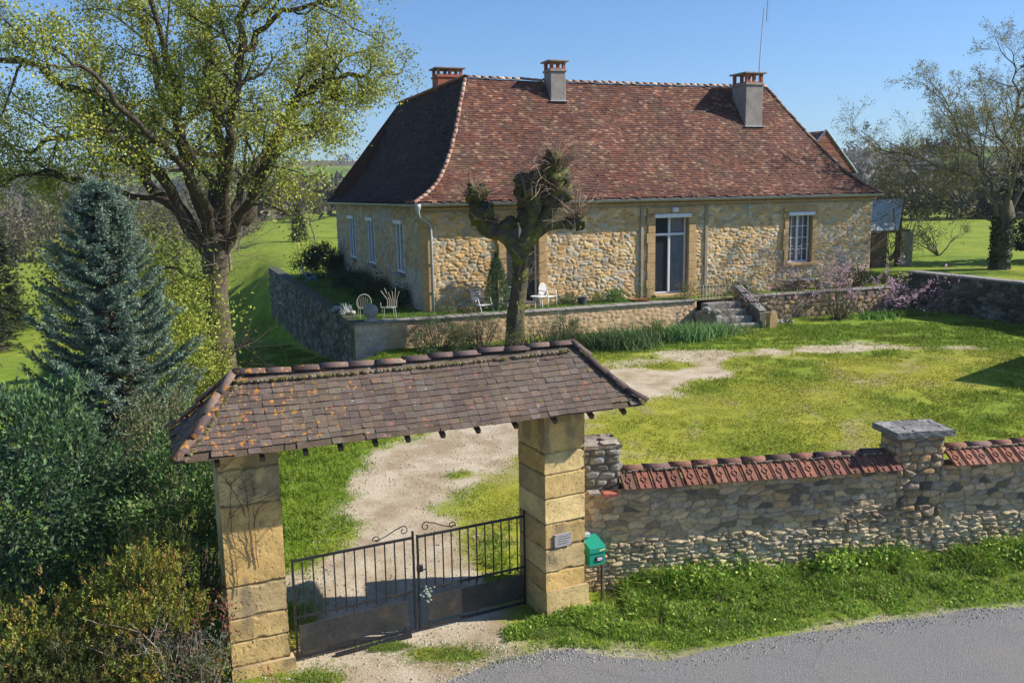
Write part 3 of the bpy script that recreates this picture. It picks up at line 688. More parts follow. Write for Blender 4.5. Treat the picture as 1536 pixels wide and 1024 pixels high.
def under_facet(mb, O, U, In, prof, uL, uR, col=(.05, .04, .035), off=-.03, sag=None):
    prof = np.array(prof, float); V = []; 
    sl = np.concatenate([[0], np.cumsum(np.hypot(*np.diff(prof, axis=0).T))])
    nu = 12
    for (i, z), s in zip(prof, sl):
        for k in range(nu + 1):
            u = uL(i) + (uR(i) - uL(i)) * k / nu; q = O + u * U + i * In + (z + off) * UZ
            if sag is not None: q = q + float(sag(np.array([u]), np.array([s]))[0]) * UZ
            V.append(q)
    F = [[r * (nu + 1) + k, r * (nu + 1) + k + 1, (r + 1) * (nu + 1) + k + 1, (r + 1) * (nu + 1) + k] for r in range(len(prof) - 1) for k in range(nu)]
    return mb.add(V, F, col)
PALR = [tuple(v * k_ for v, k_ in zip(q, (.66, .57, .53))) for q in [(.22, .10, .065), (.19, .088, .062), (.25, .12, .075), (.16, .08, .064), (.21, .105, .08), (.28, .135, .085), (.18, .095, .08), (.32, .17, .11), (.15, .078, .066), (.24, .095, .06), (.20, .11, .09), (.40, .26, .18)]]
ZE = 4.2; AX, AY, ZR = 3.35, 4.5, 9.42; RX = 18.9; Y2 = 16.6
OV = .45; OR = .12
def prof_(run, pts): return [(i * run, ZE + z * (ZR - ZE)) for i, z in pts]
PF = prof_(AY + OV, [(0, 0), (.15, .08), (.32, .21), (.5, .40), (.7, .63), (1, 1)])
PL = prof_(AX + OV, [(0, 0), (.2, .065), (.38, .17), (.56, .34), (.72, .56), (.87, .80), (1, 1)])
PR_ = prof_(WL - RX + OR, [(0, 0), (.2, .13), (.45, .36), (.7, .64), (1, 1)])
def link(pa, pb):
    a_ = np.array(pa); b_ = np.array(pb)
    return lambda i: float(np.interp(np.interp(i, a_[:, 0], a_[:, 1]), b_[:, 1], b_[:, 0])) if np.ndim(i) == 0 else np.interp(np.interp(i, a_[:, 0], a_[:, 1]), b_[:, 1], b_[:, 0])
roof = MB(); RF = H(-OV, -OV)   # origin: front-left eave corner
LF = WL + OV + OR
def sagf(u, s): return -.07 * np.sin(np.clip((u - 4) / 15, 0, 1) * math.pi) * np.clip((s - 2) / 4, 0, 1) + .02 * (fbm(u / 1.2, s / 1.2, 61, 3) - .5)
tile_facet(roof, RF, UX, UY, PF, link(PF, PL), lambda i: LF - link(PF, PR_)(i), .122, .19, PALR, rg, sag=sagf)
# left slope: eave runs from the front corner back
LD = WD + 2 * OV; KB = (WD + OV - Y2) / (AY + OV)
tile_facet(roof, H(-OV, WD + OV), -UY, UX, PL, lambda i: link(PL, PF)(i) * KB, lambda i: LD - link(PL, PF)(i), .13, .2, np.array(PALR) * .30, rg)  # tile colours darkened here, putting the slope's shade into the palette
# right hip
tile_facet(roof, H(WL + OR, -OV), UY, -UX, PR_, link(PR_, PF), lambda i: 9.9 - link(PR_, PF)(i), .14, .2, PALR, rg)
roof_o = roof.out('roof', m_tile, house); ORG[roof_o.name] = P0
mb = MB()
under_facet(mb, RF, UX, UY, PF, link(PF, PL), lambda i: LF - link(PF, PR_)(i), sag=sagf)
under_facet(mb, H(-OV, WD + OV), -UY, UX, PL, lambda i: link(PL, PF)(i) * KB, lambda i: LD - link(PL, PF)(i))
under_facet(mb, H(WL + OR, -OV), UY, -UX, PR_, link(PR_, PF), lambda i: 9.9 - link(PR_, PF)(i))
# back slopes, plain
kb = 4.95
mb.add([H(AX, AY, ZR - .03), H(RX, AY, ZR - .1), H(WL + OR, 9 + OV, ZE), H(6.4 + OV, 9 + OV, ZE), H(AX, Y2, ZR - .03), H(6.8 + OV, WD + OV, ZE), H(-OV, WD + OV, ZE)], [[0, 1, 2, 3], [4, 0, 3, 5]], (.16, .08, .065))
mb.add([H(AX, Y2, ZR - .03), H(6.8 + OV, WD + OV, ZE), H(-OV, WD + OV, ZE)], [[0, 1, 2]], (.16, .08, .065))
mb.out('roof_underside', m_tile, house)
def cap_line(mb, P, tl, r, rg, pal, arc=math.pi * .95, k=7, tilt=.012, mort=None):
    P = np.array(P, float); sl = np.concatenate([[0], np.cumsum(np.linalg.norm(np.diff(P, axis=0), axis=1))]); n = int(sl[-1] / tl); tl = sl[-1] / n
    pal = np.array(pal)
    for i in range(n):
        a = np.array([np.interp(i * tl, sl, P[:, c]) for c in range(3)]); b = np.array([np.interp(min((i + 1) * tl + .03, sl[-1]), sl, P[:, c]) for c in range(3)])
        T = b - a; T /= np.linalg.norm(T); B = np.cross(T, UZ); B /= np.linalg.norm(B); N = np.cross(B, T)
        th = np.linspace(math.pi / 2 - arc / 2, math.pi / 2 + arc / 2, k); V = []
        jr = rg.normal(size=3) * .008
        for q, rad, up in ((a, r * 1.06, tilt + .01), (b, r * .96, 0)):
            for inner in (1, 0):
                for t in th: V.append(q + jr + (B * math.cos(t) + N * math.sin(t)) * (rad - .018 * (1 - inner)) + N * (up - r * .35))
        F = [[j, j + 1, 2 * k + j + 1, 2 * k + j] for j in range(k - 1)] + [[k + j, k + j + 1, j + 1, j] for j in range(k - 1)] + [[2 * k + j, 2 * k + j + 1, 3 * k + j + 1, 3 * k + j] for j in range(k - 1)]
        mb.add(V, F, pal[rg.integers(0, len(pal))] * (.75 + .5 * rg.random()))
def hipline(ox, oy, sx, sy, pb, n=14):
    out = []; a_ = np.array(PF)
    for z in np.linspace(ZE, ZR, n): i = float(np.interp(z, a_[:, 1], a_[:, 0])); out.append(H(ox + sx * link(PF, pb)(i), oy + sy * i, z + .03))
    return out
rc = MB(); PALC = [(.42, .27, .19), (.36, .22, .16), (.48, .34, .24), (.33, .18, .13)]
ridge = [H(AX, AY, ZR + .05)] + [H(x, AY, ZR + .05 - .07 * math.sin((x - AX) / (RX - AX) * math.pi)) for x in np.linspace(AX, RX, 14)[1:]]
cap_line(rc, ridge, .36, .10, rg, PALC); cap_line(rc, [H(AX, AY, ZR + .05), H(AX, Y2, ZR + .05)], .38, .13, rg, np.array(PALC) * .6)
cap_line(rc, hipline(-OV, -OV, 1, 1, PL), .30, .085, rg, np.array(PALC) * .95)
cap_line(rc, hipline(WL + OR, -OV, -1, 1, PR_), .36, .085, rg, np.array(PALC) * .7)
o = rc.out('ridge_tiles', m_tile, None, org=P0, smooth=True); o.parent = roof_o; o.location = (0, 0, 0)
# chimneys
def zroof_front(y): 
    p = np.array(PF); return float(np.interp(y + OV, p[:, 0], p[:, 1]))
def chimney(cx, cy, w, d, zb, zt, capmat, label, hood):
    mb = MB(); mb.box(H(cx, cy, (zb + zt) / 2), (w, d, zt - zb), HA, (.30, .27, .24), bev=.02)
    mb.box(H(cx, cy, zt + .05), (w + .1, d + .1, .1), HA, (.30, .27, .24), bev=.02)
    o = mb.out('chimney', capmat, None, org=P0); o.parent = roof_o; o.location = (0, 0, 0); o['label'] = label; ORG[o.name] = P0
    mb = MB()
    for sx in (-1, 0, 1):
        for sy in (-1, 1):
            if sx == 0 and w < .9 : continue
            mb.box(H(cx + sx * (w / 2 - .07), cy + sy * (d / 2 - .07), zt + .1 + hood / 2), (.13, .13, hood), HA)
    mb.box(H(cx, cy, zt + .13), (w, d, .06), HA, bev=.01)
    o2 = mb.out('chimney_hood', m_brick, None, org=P0); o2.parent = roof_o; o2.location = (0, 0, 0)
    mb = MB(); mb.box(H(cx, cy, zt + .1 + hood + .035), (w + .24, d + .24, .07), HA, bev=.012)
    o3 = mb.out('chimney_cap', m_cement, None, org=P0); o3.parent = roof_o; o3.location = (0, 0, 0)
m_chim = mat('chimney_render', base=(.30, .265, .235), n1=(2.5, .22), n2=(18, .2), bump=(25, .5, .02))
chimney(7.4, 4.15, .72, .75, 8.0, 9.72, m_chim, 'narrow rendered chimney with red brick hood halfway along the ridge', .32)
chimney(17.1, 3.5, .95, 1.1, 7.2, 9.3, m_chim, 'wide grey rendered chimney with stain near the right end of the ridge', .42)
chimney(3.95, 9.0, 1.25, .9, 6.5, 9.95, m_brick, 'low red brick chimney behind the left end of the ridge', .3)
for (cx, cy, w) in ((7.4, 3.72, .9), (17.1, 2.9, 1.15)): mb = MB(); mb.box(H(cx, cy, zroof_front(cy) + .06), (w, .18, .04), HA, bev=.01); o = mb.out('flashing', m_zinc, None, org=P0); o.parent = roof_o; o.location = (0, 0, 0)
# gutter and downpipe
def halfpipe(mb, a, b, r, k=7):
    T = (b - a) / np.linalg.norm(b - a); B = np.cross(T, UZ); th = np.linspace(math.pi, 2 * math.pi, k)
    V = [q + (B * math.cos(t) + UZ * math.sin(t)) * rr for q in (a, b) for rr in (r, r - .012) for t in th]
    F = [[j, j + 1, 2 * k + j + 1, 2 * k + j] for j in range(k - 1)] + [[k + j, 3 * k + j, 3 * k + j + 1, k + j + 1] for j in range(k - 1)]
    mb.add(V, F)
mb = MB(); halfpipe(mb, H(-OV - .02, -OV - .06, ZE - .02), H(WL + OR, -OV - .06, ZE - .0), .085); halfpipe(mb, H(-OV - .06, WD + OV, ZE - .02), H(-OV - .06, -OV - .06, ZE - .03), .085)
for x in np.arange(.5, 21.5, .9): mb.box(H(x, -OV + .06, ZE - .06), (.03, .3, .02), HA)
mb.out('gutter', m_zinc, house, smooth=True)
mb = MB(); mb.tube([H(-.3, -.5, 4.12), H(-.3, -.5, 3.92), H(-.2, -.35, 3.7), H(.2, -.16, 3.45), H(.28, -.14, 3.3), H(.28, -.14, 0.02)], .055, 8)
mb.lathe(H(-.3, -.5, 3.98), [(.0, .2), (.14, .2), (.12, .05), (.06, -.08)], 8)
for z in (.8, 1.9, 2.9): mb.box(H(.28, -.12, z), (.15, .12, .03), HA)
mb.out('downpipe', m_zinc, house, smooth=True)
# aerial
t = thing('roof_aerial', 'tall thin television aerial mast above the right chimney', 'aerial', H(17.75, 3.6, 9.2))
mb = MB(); mb.tube([H(17.75, 3.6, 8.4), H(17.85, 3.6, 11.0), H(17.98, 3.6, 12.9)], [.035, .03, .025], 6); mb.out('mast', m_zinc, t)
mb = MB(); mb.tube([H(17.96, 3.6, 12.75), H(18.16, 3.6, 12.75)], .014, 5); mb.tube([H(18.13, 3.6, 12.3), H(18.17, 3.6, 13.3)], .016, 5)
for k in range(8): mb.tube([H(18.13, 3.6 - .2, 12.35 + k * .12), H(18.3, 3.8, 12.37 + k * .12)], .007, 4)
mb.tube([H(18.0, 3.6, 12.95), H(18.04, 3.6, 13.15)], .01, 4)
mb.out('antenna', m_zinc, t)

# small gabled building behind on the right, with an orange roof
OX, OHW, OZE, OZR, OYF = 27.4, 2.35, 5.35, 7.8, 10.1
q = H(OX, 13, 0)
t = thing('outbuilding', 'small gabled outbuilding with orange tiled roof rising behind the farmhouse', 'outbuilding', q)
mb = MB(); mb.box(q + UZ * 2.65, (OHW * 2 - .3, 5, 5.3), HA, (.36, .28, .18)); mb.out('wall', m_wallhouse, t)
mb = MB(); rg2 = np.random.default_rng(3)
PALO = [(.36, .13, .07), (.30, .11, .065), (.42, .17, .09), (.26, .11, .08)]
po = [(0, OZE), (OHW, OZR)]
for (o_, i_) in ((OX - OHW, UX), (OX + OHW, -UX)):
    tile_facet(mb, H(o_, OYF), UY, i_, po, lambda i: 0, lambda i: 5.8, .2, .25, PALO, rg2, th=.025, lift=.03); under_facet(mb, H(o_, OYF), UY, i_, po, lambda i: 0, lambda i: 5.8)
mb.out('roof', m_coping, t)
mb = MB(); k = 0
while True:   # tile-hung gable
    z0 = OZE + .05 + k * .19; hw = (OHW - .12) * (1 - (z0 + .1 - OZE) / (OZR - OZE))
    if hw < .08: break
    mb.box(H(OX, OYF + .02 - .012 * (k % 2), z0 + .1), (2 * hw, .05, .196), HA, np.array(PALO[k % 4]) * .9); k += 1
mb.out('gable_cladding', m_coping, t)
mb = MB()
for sx in (-1, 1): mb.tube([H(OX, OYF - .02, OZR + .05), H(OX + sx * (OHW + .08), OYF - .02, OZE - .02)], .06, 4)
mb.out('barge_board', m_zinc, t)

# lean-to / shed beside the house
sx_, sy_ = 26.0, 4.0
t = thing('garden_shed', 'open timber shelter with a grey blue metal roof beside the right end of the farmhouse', 'shed', H(sx_, sy_, 0))
mb = MB(); mb.add([H(24.2, 2.8, 2.35), H(26.1, 2.8, 2.35), H(27.5, 4.0, 3.85), H(24.6, 4.0, 3.85), H(24.2, 2.8, 2.28), H(26.1, 2.8, 2.28), H(27.5, 4.0, 3.78), H(24.6, 4.0, 3.78)], [[0, 1, 2, 3], [7, 6, 5, 4], [0, 4, 5, 1], [1, 5, 6, 2], [2, 6, 7, 3], [3, 7, 4, 0]]); mb.out('roof', m_plate, t)
for (x, y, w, h_) in ((-1.1, -1.1, 1.1, 2.2), (.12, -1.1, .16, 2.2), (-1.2, -.1, .14, 3.6), (1.3, -.1, .14, 3.7)):
    mb = MB(); mb.box(H(sx_ + x, sy_ + y, h_ / 2), (w, .12, h_), HA, bev=.02); mb.out('post', m_wood, t)
mb = MB(); mb.box(H(sx_ - .4, sy_ - 1.15, 2.24), (2.6, .1, .16), HA, bev=.02); mb.out('beam', m_wood, t)
mb = MB(); mb.box(H(sx_ + .6, sy_ - 1.3, 1.1), (.68, .08, 2.2), HA, bev=.02)
for k in range(5): mb.box(H(sx_ + .31 + k * .145, sy_ - 1.35, 1.1), (.13, .03, 2.15), HA, bev=.008)
o = mb.out('wooden_door', mat('grey_wood', base=(.26, .23, .18), n1=(3, .3), n2=(30, .3)), None, org=H(sx_ + 1.35, sy_ - 1.6)); tag(o, 'weathered grey board door standing open beside the shelter', 'door')

# ================================================================== TERRACE
zt = 1.93
def terr():
    # floor: 0.25 m grid over the garden terrace around the house
    xs = np.linspace(-3.05, 22.4, 100); ys = np.linspace(-1.62, 26.0, 100); X, Y = np.meshgrid(xs, ys)
    Zt = .02 * (fbm(X, Y, 9, 3) - .5)
    P = P0 + X[..., None] * UX + Y[..., None] * UY + Zt[..., None] * UZ
    n = 100; i = np.arange(n - 1)[:, None] * n + np.arange(n - 1)[None]; Q = np.stack([i, i + 1, i + n + 1, i + n], -1).reshape(-1, 4)
    at = np.zeros((n * n, 3)); at[:, 2] = .9; at[:, 1] = (.55 * sstep(-.4, -1.2, Y)).reshape(-1)
    V = P.reshape(-1, 3)
    o = build('terrace', V, Q, bpy.data.materials['ground'], smooth=True, attrs=at); tag(o, kind='structure')
terr()
def rwall(name, label, cat, a, b, zb, zt_, thick, hf, mtl, res=.04, cap=None, corecol=(.25, .21, .16), both=False, capmat=None):
    """free-standing wall from a to b (xy), visible face on the right-hand side of a->b"""
    a = np.array([*a, 0.]); b = np.array([*b, 0.]); U = (b - a); w = np.linalg.norm(U); U /= w; N = np.cross(U, UZ)
    t = thing(name, label, cat, a + UZ * zb)
    mb = MB(); panel(mb, a + UZ * zb, U, w, zt_ - zb, res, hf); slab_back(mb, a + UZ * zb, U, w, zt_ - zb, thick, corecol)
    if both: panel(mb, b + UZ * zb - N * thick, -U, w, zt_ - zb, res * 1.5, hf)
    mb.out('stonework', mtl, t, smooth=True)
    if cap:
        mb = MB(); x = 0; rc_ = random.Random(len(name))
        while x < w - .02:
            l = min(rc_.uniform(.4, .8), w - x); hz = cap * rc_.uniform(.85, 1.1)
            mb.box(a + U * (x + l / 2) - N * (thick / 2 - .03) + UZ * (zt_ + hz / 2 - .01), (l - .012, thick + .1 + rc_.uniform(-.02, .03), hz), np.array([U, -N, UZ]), bev=.02)
            x += l
        mb.out('coping_stones', capmat or m_cement, t)
    return t
m_darkcap = mat('mossy_coping', base=(.085, .085, .06), n1=(2, .3), n2=(18, .4), bump=(25, .8, .03), tint=[((.10, .12, .02), 2, .5, .65, .8)])
# front of the terrace, left part
hxy = lambda x, y: tuple(H(x, y)[:2])
def pal_terr(u, v, r2):
    c = np.array([(.60, .40, .23), (.55, .36, .21), (.64, .45, .27), (.52, .36, .22), (.60, .38, .20)])[(r2 * 5).astype(int) % 5]; k = sstep(1.4, .9, u)[..., None]; return c * (1 - .75 * k) + np.array([.40, .42, .44]) * .75 * k
ht = hf_rubble(.3, .16, .022, PAL_GOLD, (.60, .41, .24), 13, gap=.3, soft=.3, rough=1.2, palf=pal_terr, warp=.8)
rwall('terrace_wall', 'tan front retaining wall of the terrace below the plastic chairs', 'wall', hxy(-3.1, -1.65), hxy(11.15, -1.65), -.3, zt, .5, ht, m_wallhouse, cap=.06, corecol=(.40, .30, .19))
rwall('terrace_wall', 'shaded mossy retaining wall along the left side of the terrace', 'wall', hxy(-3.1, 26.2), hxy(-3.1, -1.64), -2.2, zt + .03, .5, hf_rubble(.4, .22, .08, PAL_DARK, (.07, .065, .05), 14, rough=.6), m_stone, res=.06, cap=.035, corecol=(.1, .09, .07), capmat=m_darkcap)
rwall('terrace_wall', 'low grey retaining wall of the flower bed right of the garden steps', 'wall', hxy(13.3, -1.65), hxy(22.5, -1.9), .5, zt, .45, hf_rubble(.4, .2, .05, PAL_GREY * .8, (.17, .14, .10), 15, rough=.6), m_stone, cap=.07)
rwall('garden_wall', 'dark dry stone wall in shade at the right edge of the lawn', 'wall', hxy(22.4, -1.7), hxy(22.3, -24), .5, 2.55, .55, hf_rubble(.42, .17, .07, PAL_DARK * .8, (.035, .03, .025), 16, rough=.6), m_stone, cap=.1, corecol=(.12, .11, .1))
# garden steps
ts = thing('garden_steps', 'worn stone steps from the lawn up to the farmhouse terrace', 'steps', H(12.1, -2.6, -1.0))
for k in range(4):
    mb = MB(); z1 = -.82 + k * .245; mb.box(H(12.15, -3.15 + k * .4, z1 - .16), (1.7 - .02 * k, .48, .32), HA, (.36, .31, .24), bev=.03); mb.out('step', m_cement, ts)
def slope_wall(x, nm):
    mb = MB(); pr_ = [(-3.35, -1.3), (-3.35, -.45), (-1.5, .5), (-1.5, -1.3)]
    V = [H(x + s_ * .14, y, z) for s_ in (-1, 1) for y, z in pr_]; mb.add(V, [[0, 1, 2, 3], [7, 6, 5, 4], [0, 4, 5, 1], [1, 5, 6, 2], [2, 6, 7, 3], [3, 7, 4, 0]], (.15, .14, .11))
    mb.out('side_wall', m_stone, ts)
    mb = MB(); d = np.array([0, 1.85, .85]); d /= np.linalg.norm(d); ax = np.array([UX, UY * d[1] + UZ * d[2], -UY * d[2] + UZ * d[1]])
    for k in range(3): mb.box(H(x + .02, -3.05 + k * .62, -.27 + k * .318 + .03), (.38, .58, .07), ax, bev=.02)
    mb.out('slab_coping', m_cement, ts)
slope_wall(13.2, 'r')
mb = MB(); mb.box(H(11.1, -2.6, -.75), (.35, 1.5, .75), HA, (.36, .31, .24), bev=.08); mb.blob(H(11.1, -3.1, -.3), (.22, .25, .14), 3, (.38, .34, .28)); mb.blob(H(11.05, -2.5, -.28), (.2, .25, .14), 5, (.38, .34, .28)); mb.out('side_wall', m_stone, ts)
mb = MB()
ym = -3.62
V = []; prof = [(-.19, 0), (-.19, .52), (-.15, .62), (-.06, .68), (.06, .68), (.15, .62), (.19, .52), (.19, 0)]
for s_ in (-1, 1):
    for x, z in prof: V.append(H(13.45 + x, ym + s_ * .13, -1.08 + z))
F = [[i, i + 1, 8 + i + 1, 8 + i] for i in range(7)]
mb.add(V, F); mb.F4.append(np.array([[0, 7, 6, 1], [1, 6, 5, 2], [2, 5, 4, 3], [9, 14, 15, 8], [10, 13, 14, 9], [11, 12, 13, 10]])); mb.c4.append(np.tile([.5, .5, .5], (6, 1)))
o = mb.out('boundary_stone', m_dress, None, org=H(13.45, ym, -1.05)); tag(o, 'small round topped stone block at the right foot of the garden steps', 'stone')
mb = MB(); mb.tube([H(11.35, -3.0, -.2), H(11.95, -4.25, -1.02)], .022, 5); o = mb.out('wooden_stick', m_stick, None, org=H(11.9, -4.2, -1.02)); tag(o, 'pale wooden stick leaning against the foot of the garden steps', 'stick')
# little wooden gate at the top
t = thing('picket_gate', 'small weathered picket gate at the top of the garden steps', 'gate', H(11.8, -1.5, 0))
for k in range(9): mb = MB(); mb.box(H(11.4 + k * .155, -1.5, .32), (.045, .03, .66), HA, bev=.005); mb.out('picket', m_stick, t)
mb = MB(); mb.box(H(12.0, -1.47, .12), (1.4, .03, .05), HA); mb.box(H(12.0, -1.47, .52), (1.4, .03, .05), HA); mb.out('rail', m_wood, t)
mb = MB(); mb.tube([H(13.2, -1.4, .7), H(13.2, -3.1, -.15)], .02, 5); mb.tube([H(13.2, -1.4, .7), H(13.2, -1.4, .1)], .02, 5); mb.tube([H(13.2, -3.1, -.15), H(13.2, -3.1, -.6)], .02, 5)
mb.out('handrail', m_iron, ts)
# ================================================================== GATEWAY
def frame(a):
    a = R(a); u = np.array([math.cos(a), math.sin(a), 0]); v = np.array([-math.sin(a), math.cos(a), 0]); return u, v, np.array([u, v, UZ])
def hf_ashlar(seed, H_, breaks, dark=.0, chip=.02):
    """large sawn blocks with worn joints; breaks = joint heights"""
    def f(u, v):
        vv = v + .009 * (fbm(u / .25, v / .1 + 5, seed + 3, 3) - .5)
        jd = np.full(u.shape, 9.); bid = np.zeros(u.shape)
        for k, b in enumerate(breaks):
            jd = np.minimum(jd, np.abs(vv - b)); bid += (vv > b)
        wj = .006 + .02 * sstep(.5, .8, fbm(u / .2, bid * 3.3, seed + 8, 3))
        j = sstep(wj * 2.2, wj * .5, jd)
        pits = sstep(.66, .8, fbm(u / .03, v / .025, seed + 1, 3)); wear = fbm(u / .2, v / .15, seed + 2, 4)
        d = -.02 * j - .007 * pits + .012 * (wear - .5) + .006 * (_h(bid, bid * 0, seed) - .5)
        c = PAL_GOLD[(_h(bid, bid * 0 + 2, seed) * 5).astype(int) % 5] * (.85 + .3 * _h(bid, bid * 0 + 4, seed))[..., None] * (.8 + .4 * wear)[..., None]
        c = c * (1 - .55 * j)[..., None] * (1 - .3 * pits)[..., None]
        st = sstep(.6, .8, fbm(u / .25, v / .5, seed + 21, 4) + .25 * sstep(1.1, .0, H_ - v))[..., None] * .55
        return d, c * (1 - st) + np.array([.13, .115, .09]) * st
    return f
def pillar(name, label, corner, ang, w, dp, z0, z1, seed, breaks, plinth=None):
    u, v, ax = frame(ang); c = np.array([corner[0], corner[1], z0]); h = z1 - z0
    t = thing(name, label, 'gate pillar', c + u * w / 2 + v * dp / 2, 'gateway pillars')
    mb = MB()
    hf = [hf_ashlar(seed + k * 31, h, [b - z0 for b in breaks]) for k in range(4)]
    panel(mb, c, u, w, h, .012, hf[0], edge=False); panel(mb, c + v * dp, -v, dp, h, .014, hf[1], edge=False)
    panel(mb, c + u * w, v, dp, h, .02, hf[2], edge=False); panel(mb, c + u * w + v * dp, -u, w, h, .03, hf[3], edge=False)
    q = c + u * w / 2 + v * dp / 2
    mb.box(q + UZ * (h / 2), (w - .05, dp - .05, h - .02), ax, (.4, .3, .17))
    mb.out('shaft', m_ashlar, t, smooth=True)
    if plinth:
        mb = MB()
        for (za, zb, e) in plinth:
            o = c + UZ * (za - z0) - u * e * .3 - v * e
            for (oo, uu_, ww) in ((o, u, w + 1.6 * e), (o + v * (dp + 2 * e), -v, dp + 2 * e), (o + u * (w + 1.6 * e), v, dp + 2 * e)):
                panel(mb, oo, uu_, ww, zb - za, .012, hf_ashlar(seed + int(za * 100) + 3, 9, []), edge=False)
            mb.box(o + u * (w / 2 + .8 * e) + v * (dp / 2 + e) + UZ * (zb - za) / 2, (w + 1.6 * e - .02, dp + 2 * e - .02, zb - za - .004), ax, (.42, .31, .17), bev=.01)
        mb.out('plinth', m_ashlar, t, smooth=True)
    return t, u, v, ax, c
A_L = 23.5
tL, GU, GV, GA, GC = pillar('gate_pillar', 'left golden stone gate pillar half covered by hedge, with dry creeper stems', (-3.17 - .78 * math.cos(R(A_L)), 11.51 - .78 * math.sin(R(A_L))), A_L, .78, .86, -.35, 3.34, 5, [.17, .52, .86, 1.32, 2.45, 2.95], plinth=[(-.35, .16, .05)])
tR, RU, RV, RAx, RC = pillar('gate_pillar', 'right golden stone gate pillar carrying a small engraved plate', (.46, 12.83), 27, .70, .86, -.12, 3.34, 9, [.33, .72, 1.1, 1.5, 1.9, 2.28, 2.62], plinth=[(-.12, .12, .07), (.12, .42, .035)])
# creeper stems on the left pillar
mb = MB(); r_ = random.Random(12)
def stem(x, z, L, dx, r=.006, lv=0):
    P = []; 
    for k in range(9):
        P.append(GC + GU * x + UZ * (z + .35) - GV * (.016 + .004 * r_.random())); x += dx + r_.uniform(-.022, .022); z += L / 8
        x = min(max(x, .03), .75)
        if lv < 2 and r_.random() < .38: stem(x, z, L * .4, r_.uniform(-.05, .05), r * .6, lv + 1)
    mb.tube(P, np.linspace(r, r * .35, 9), 4, (.09, .06, .04))
for x, z, L, d in ((.36, 1.6, 1.0, -.005), (.43, 1.55, .9, .01), (.15, 1.9, .8, .0), (.3, 2.3, .6, -.03), (.12, 1.2, .9, .0)): stem(x, z, L, d)
o = mb.out('dry_creeper', m_twig, None, org=GC + GU * .3 + UZ * 1.5); tag(o, 'dry leafless creeper stems clinging to the left gate pillar', 'creeper')
# plate
t = thing('engraved_plaque', 'small grey engraved plate fixed to the right gate pillar', 'plaque', RC + RU * .25 + UZ * 1.25 - RV * .015)
pc = RC + RU * .29 + UZ * (1.22 + .12) - RV * .018
mb = MB(); mb.box(pc, (.3, .022, .21), RAx, bev=.004); mb.out('plate', m_plaque, t)
mb = MB()
for k, (wd, off) in enumerate(((.14, 0), (.2, .01), (.16, -.01), (.19, 0))):
    x = -wd / 2
    while x < wd / 2:
        l = r_.uniform(.008, .022); mb.box(pc + RU * (x + l / 2 + off) - RV * .0125 + UZ * (.062 - k * .038), (l, .002, .012), RAx); x += l + .006
mb.out('engraving', mat('worn_engraving', base=(.20, .185, .19), bump=(9, 0, 0)), t)
for sx in (-1, 1):
    for sz in (-1, 1): mb = MB(); mb.box(pc + RU * sx * .135 - RV * .014 + UZ * sz * .09, (.014, .008, .014), RAx, bev=.003); mb.out('screw', m_iron, t)

# roof over the gateway
GA0 = np.array([-4.15, 10.46, 0.]); TU, TV, TAX = frame(22.9); GL, GD = 6.68, 1.66; ZG, ZGR = 3.31, 4.17; hd = GD / 2
gr = thing('gateway_roof', 'small hipped roof of mossy brown tiles with orange lichen over the gateway', 'gate roof', GA0 + UZ * ZG + TU * .0)
rgt = np.random.default_rng(21)
PALG = [tuple(np.array(q) * (.72, .76, .68)) for q in ((.17, .115, .105), (.155, .105, .10), (.185, .12, .105), (.20, .135, .115), (.145, .10, .095), ((.17, .12, .11)), (.20, .125, .10), (.18, .135, .125))]
gs = lambda u, s: -.05 * np.sin(np.clip(u / GL, 0, 1) * math.pi) * .6 + .015 * (fbm(u / .6, s / .5, 71, 2) - .5)
pg = [(0, ZG), (.25, ZG + .2), (hd, ZGR)]
mb = MB()
one = lambda i: i * 1.0
tile_facet(mb, GA0, TU, TV, pg, lambda i: i, lambda i: GL - i, .098, .15, PALG, rgt, th=.013, lift=.012, sag=gs, jit=.006, cv=.28)
tile_facet(mb, GA0 + TV * GD, -TV, TU, pg, lambda i: i, lambda i: GD - i, .107, .158, PALG, rgt, th=.013, lift=.012, jit=.004)
tile_facet(mb, GA0 + TU * GL, TV, -TU, pg, lambda i: i, lambda i: GD - i, .107, .158, PALG, rgt, th=.013, lift=.012, jit=.004)
tile_facet(mb, GA0 + TU * GL + TV * GD, -TU, -TV, pg, lambda i: i, lambda i: GL - i, .098, .15, PALG, rgt, th=.013, lift=.012, jit=.004)
mb.out('tiles', m_gtile, gr)
mb = MB(); PALGC = [(.15, .10, .085), (.13, .085, .075), (.17, .12, .095), (.12, .08, .075)]
rl = [GA0 + TU * (hd + (GL - 2 * hd) * k / 12) + TV * hd + UZ * (ZGR + .03 - .035 * math.sin(k / 12 * math.pi)) for k in range(13)]
cap_line(mb, rl, .36, .066, rgt, PALGC, k=9, tilt=.0)
for (sx, sy) in ((0, 0), (1, 0), (0, 1), (1, 1)):
    L_ = []
    for i, z in ((-.02, ZG + .02), (.25, ZG + .235), (hd, ZGR + .05)):
        L_.append(GA0 + TU * (i if sx == 0 else GL - i) + TV * (i if sy == 0 else GD - i) + UZ * z)
    cap_line(mb, L_, .36, .062, rgt, PALGC, k=9)
mb.out('ridge_tiles', m_gtile, gr, smooth=True)
mb = MB()   # mortar and moss under the ridge caps
Pm = []
for k in range(300):
    f_ = rgt.random(); q = GA0 + TU * (hd + (GL - 2 * hd) * f_) + TV * (hd - .085 - .03 * rgt.random()) + UZ * (ZGR - .075 - .035 * math.sin(f_ * math.pi)); Pm.append(q)
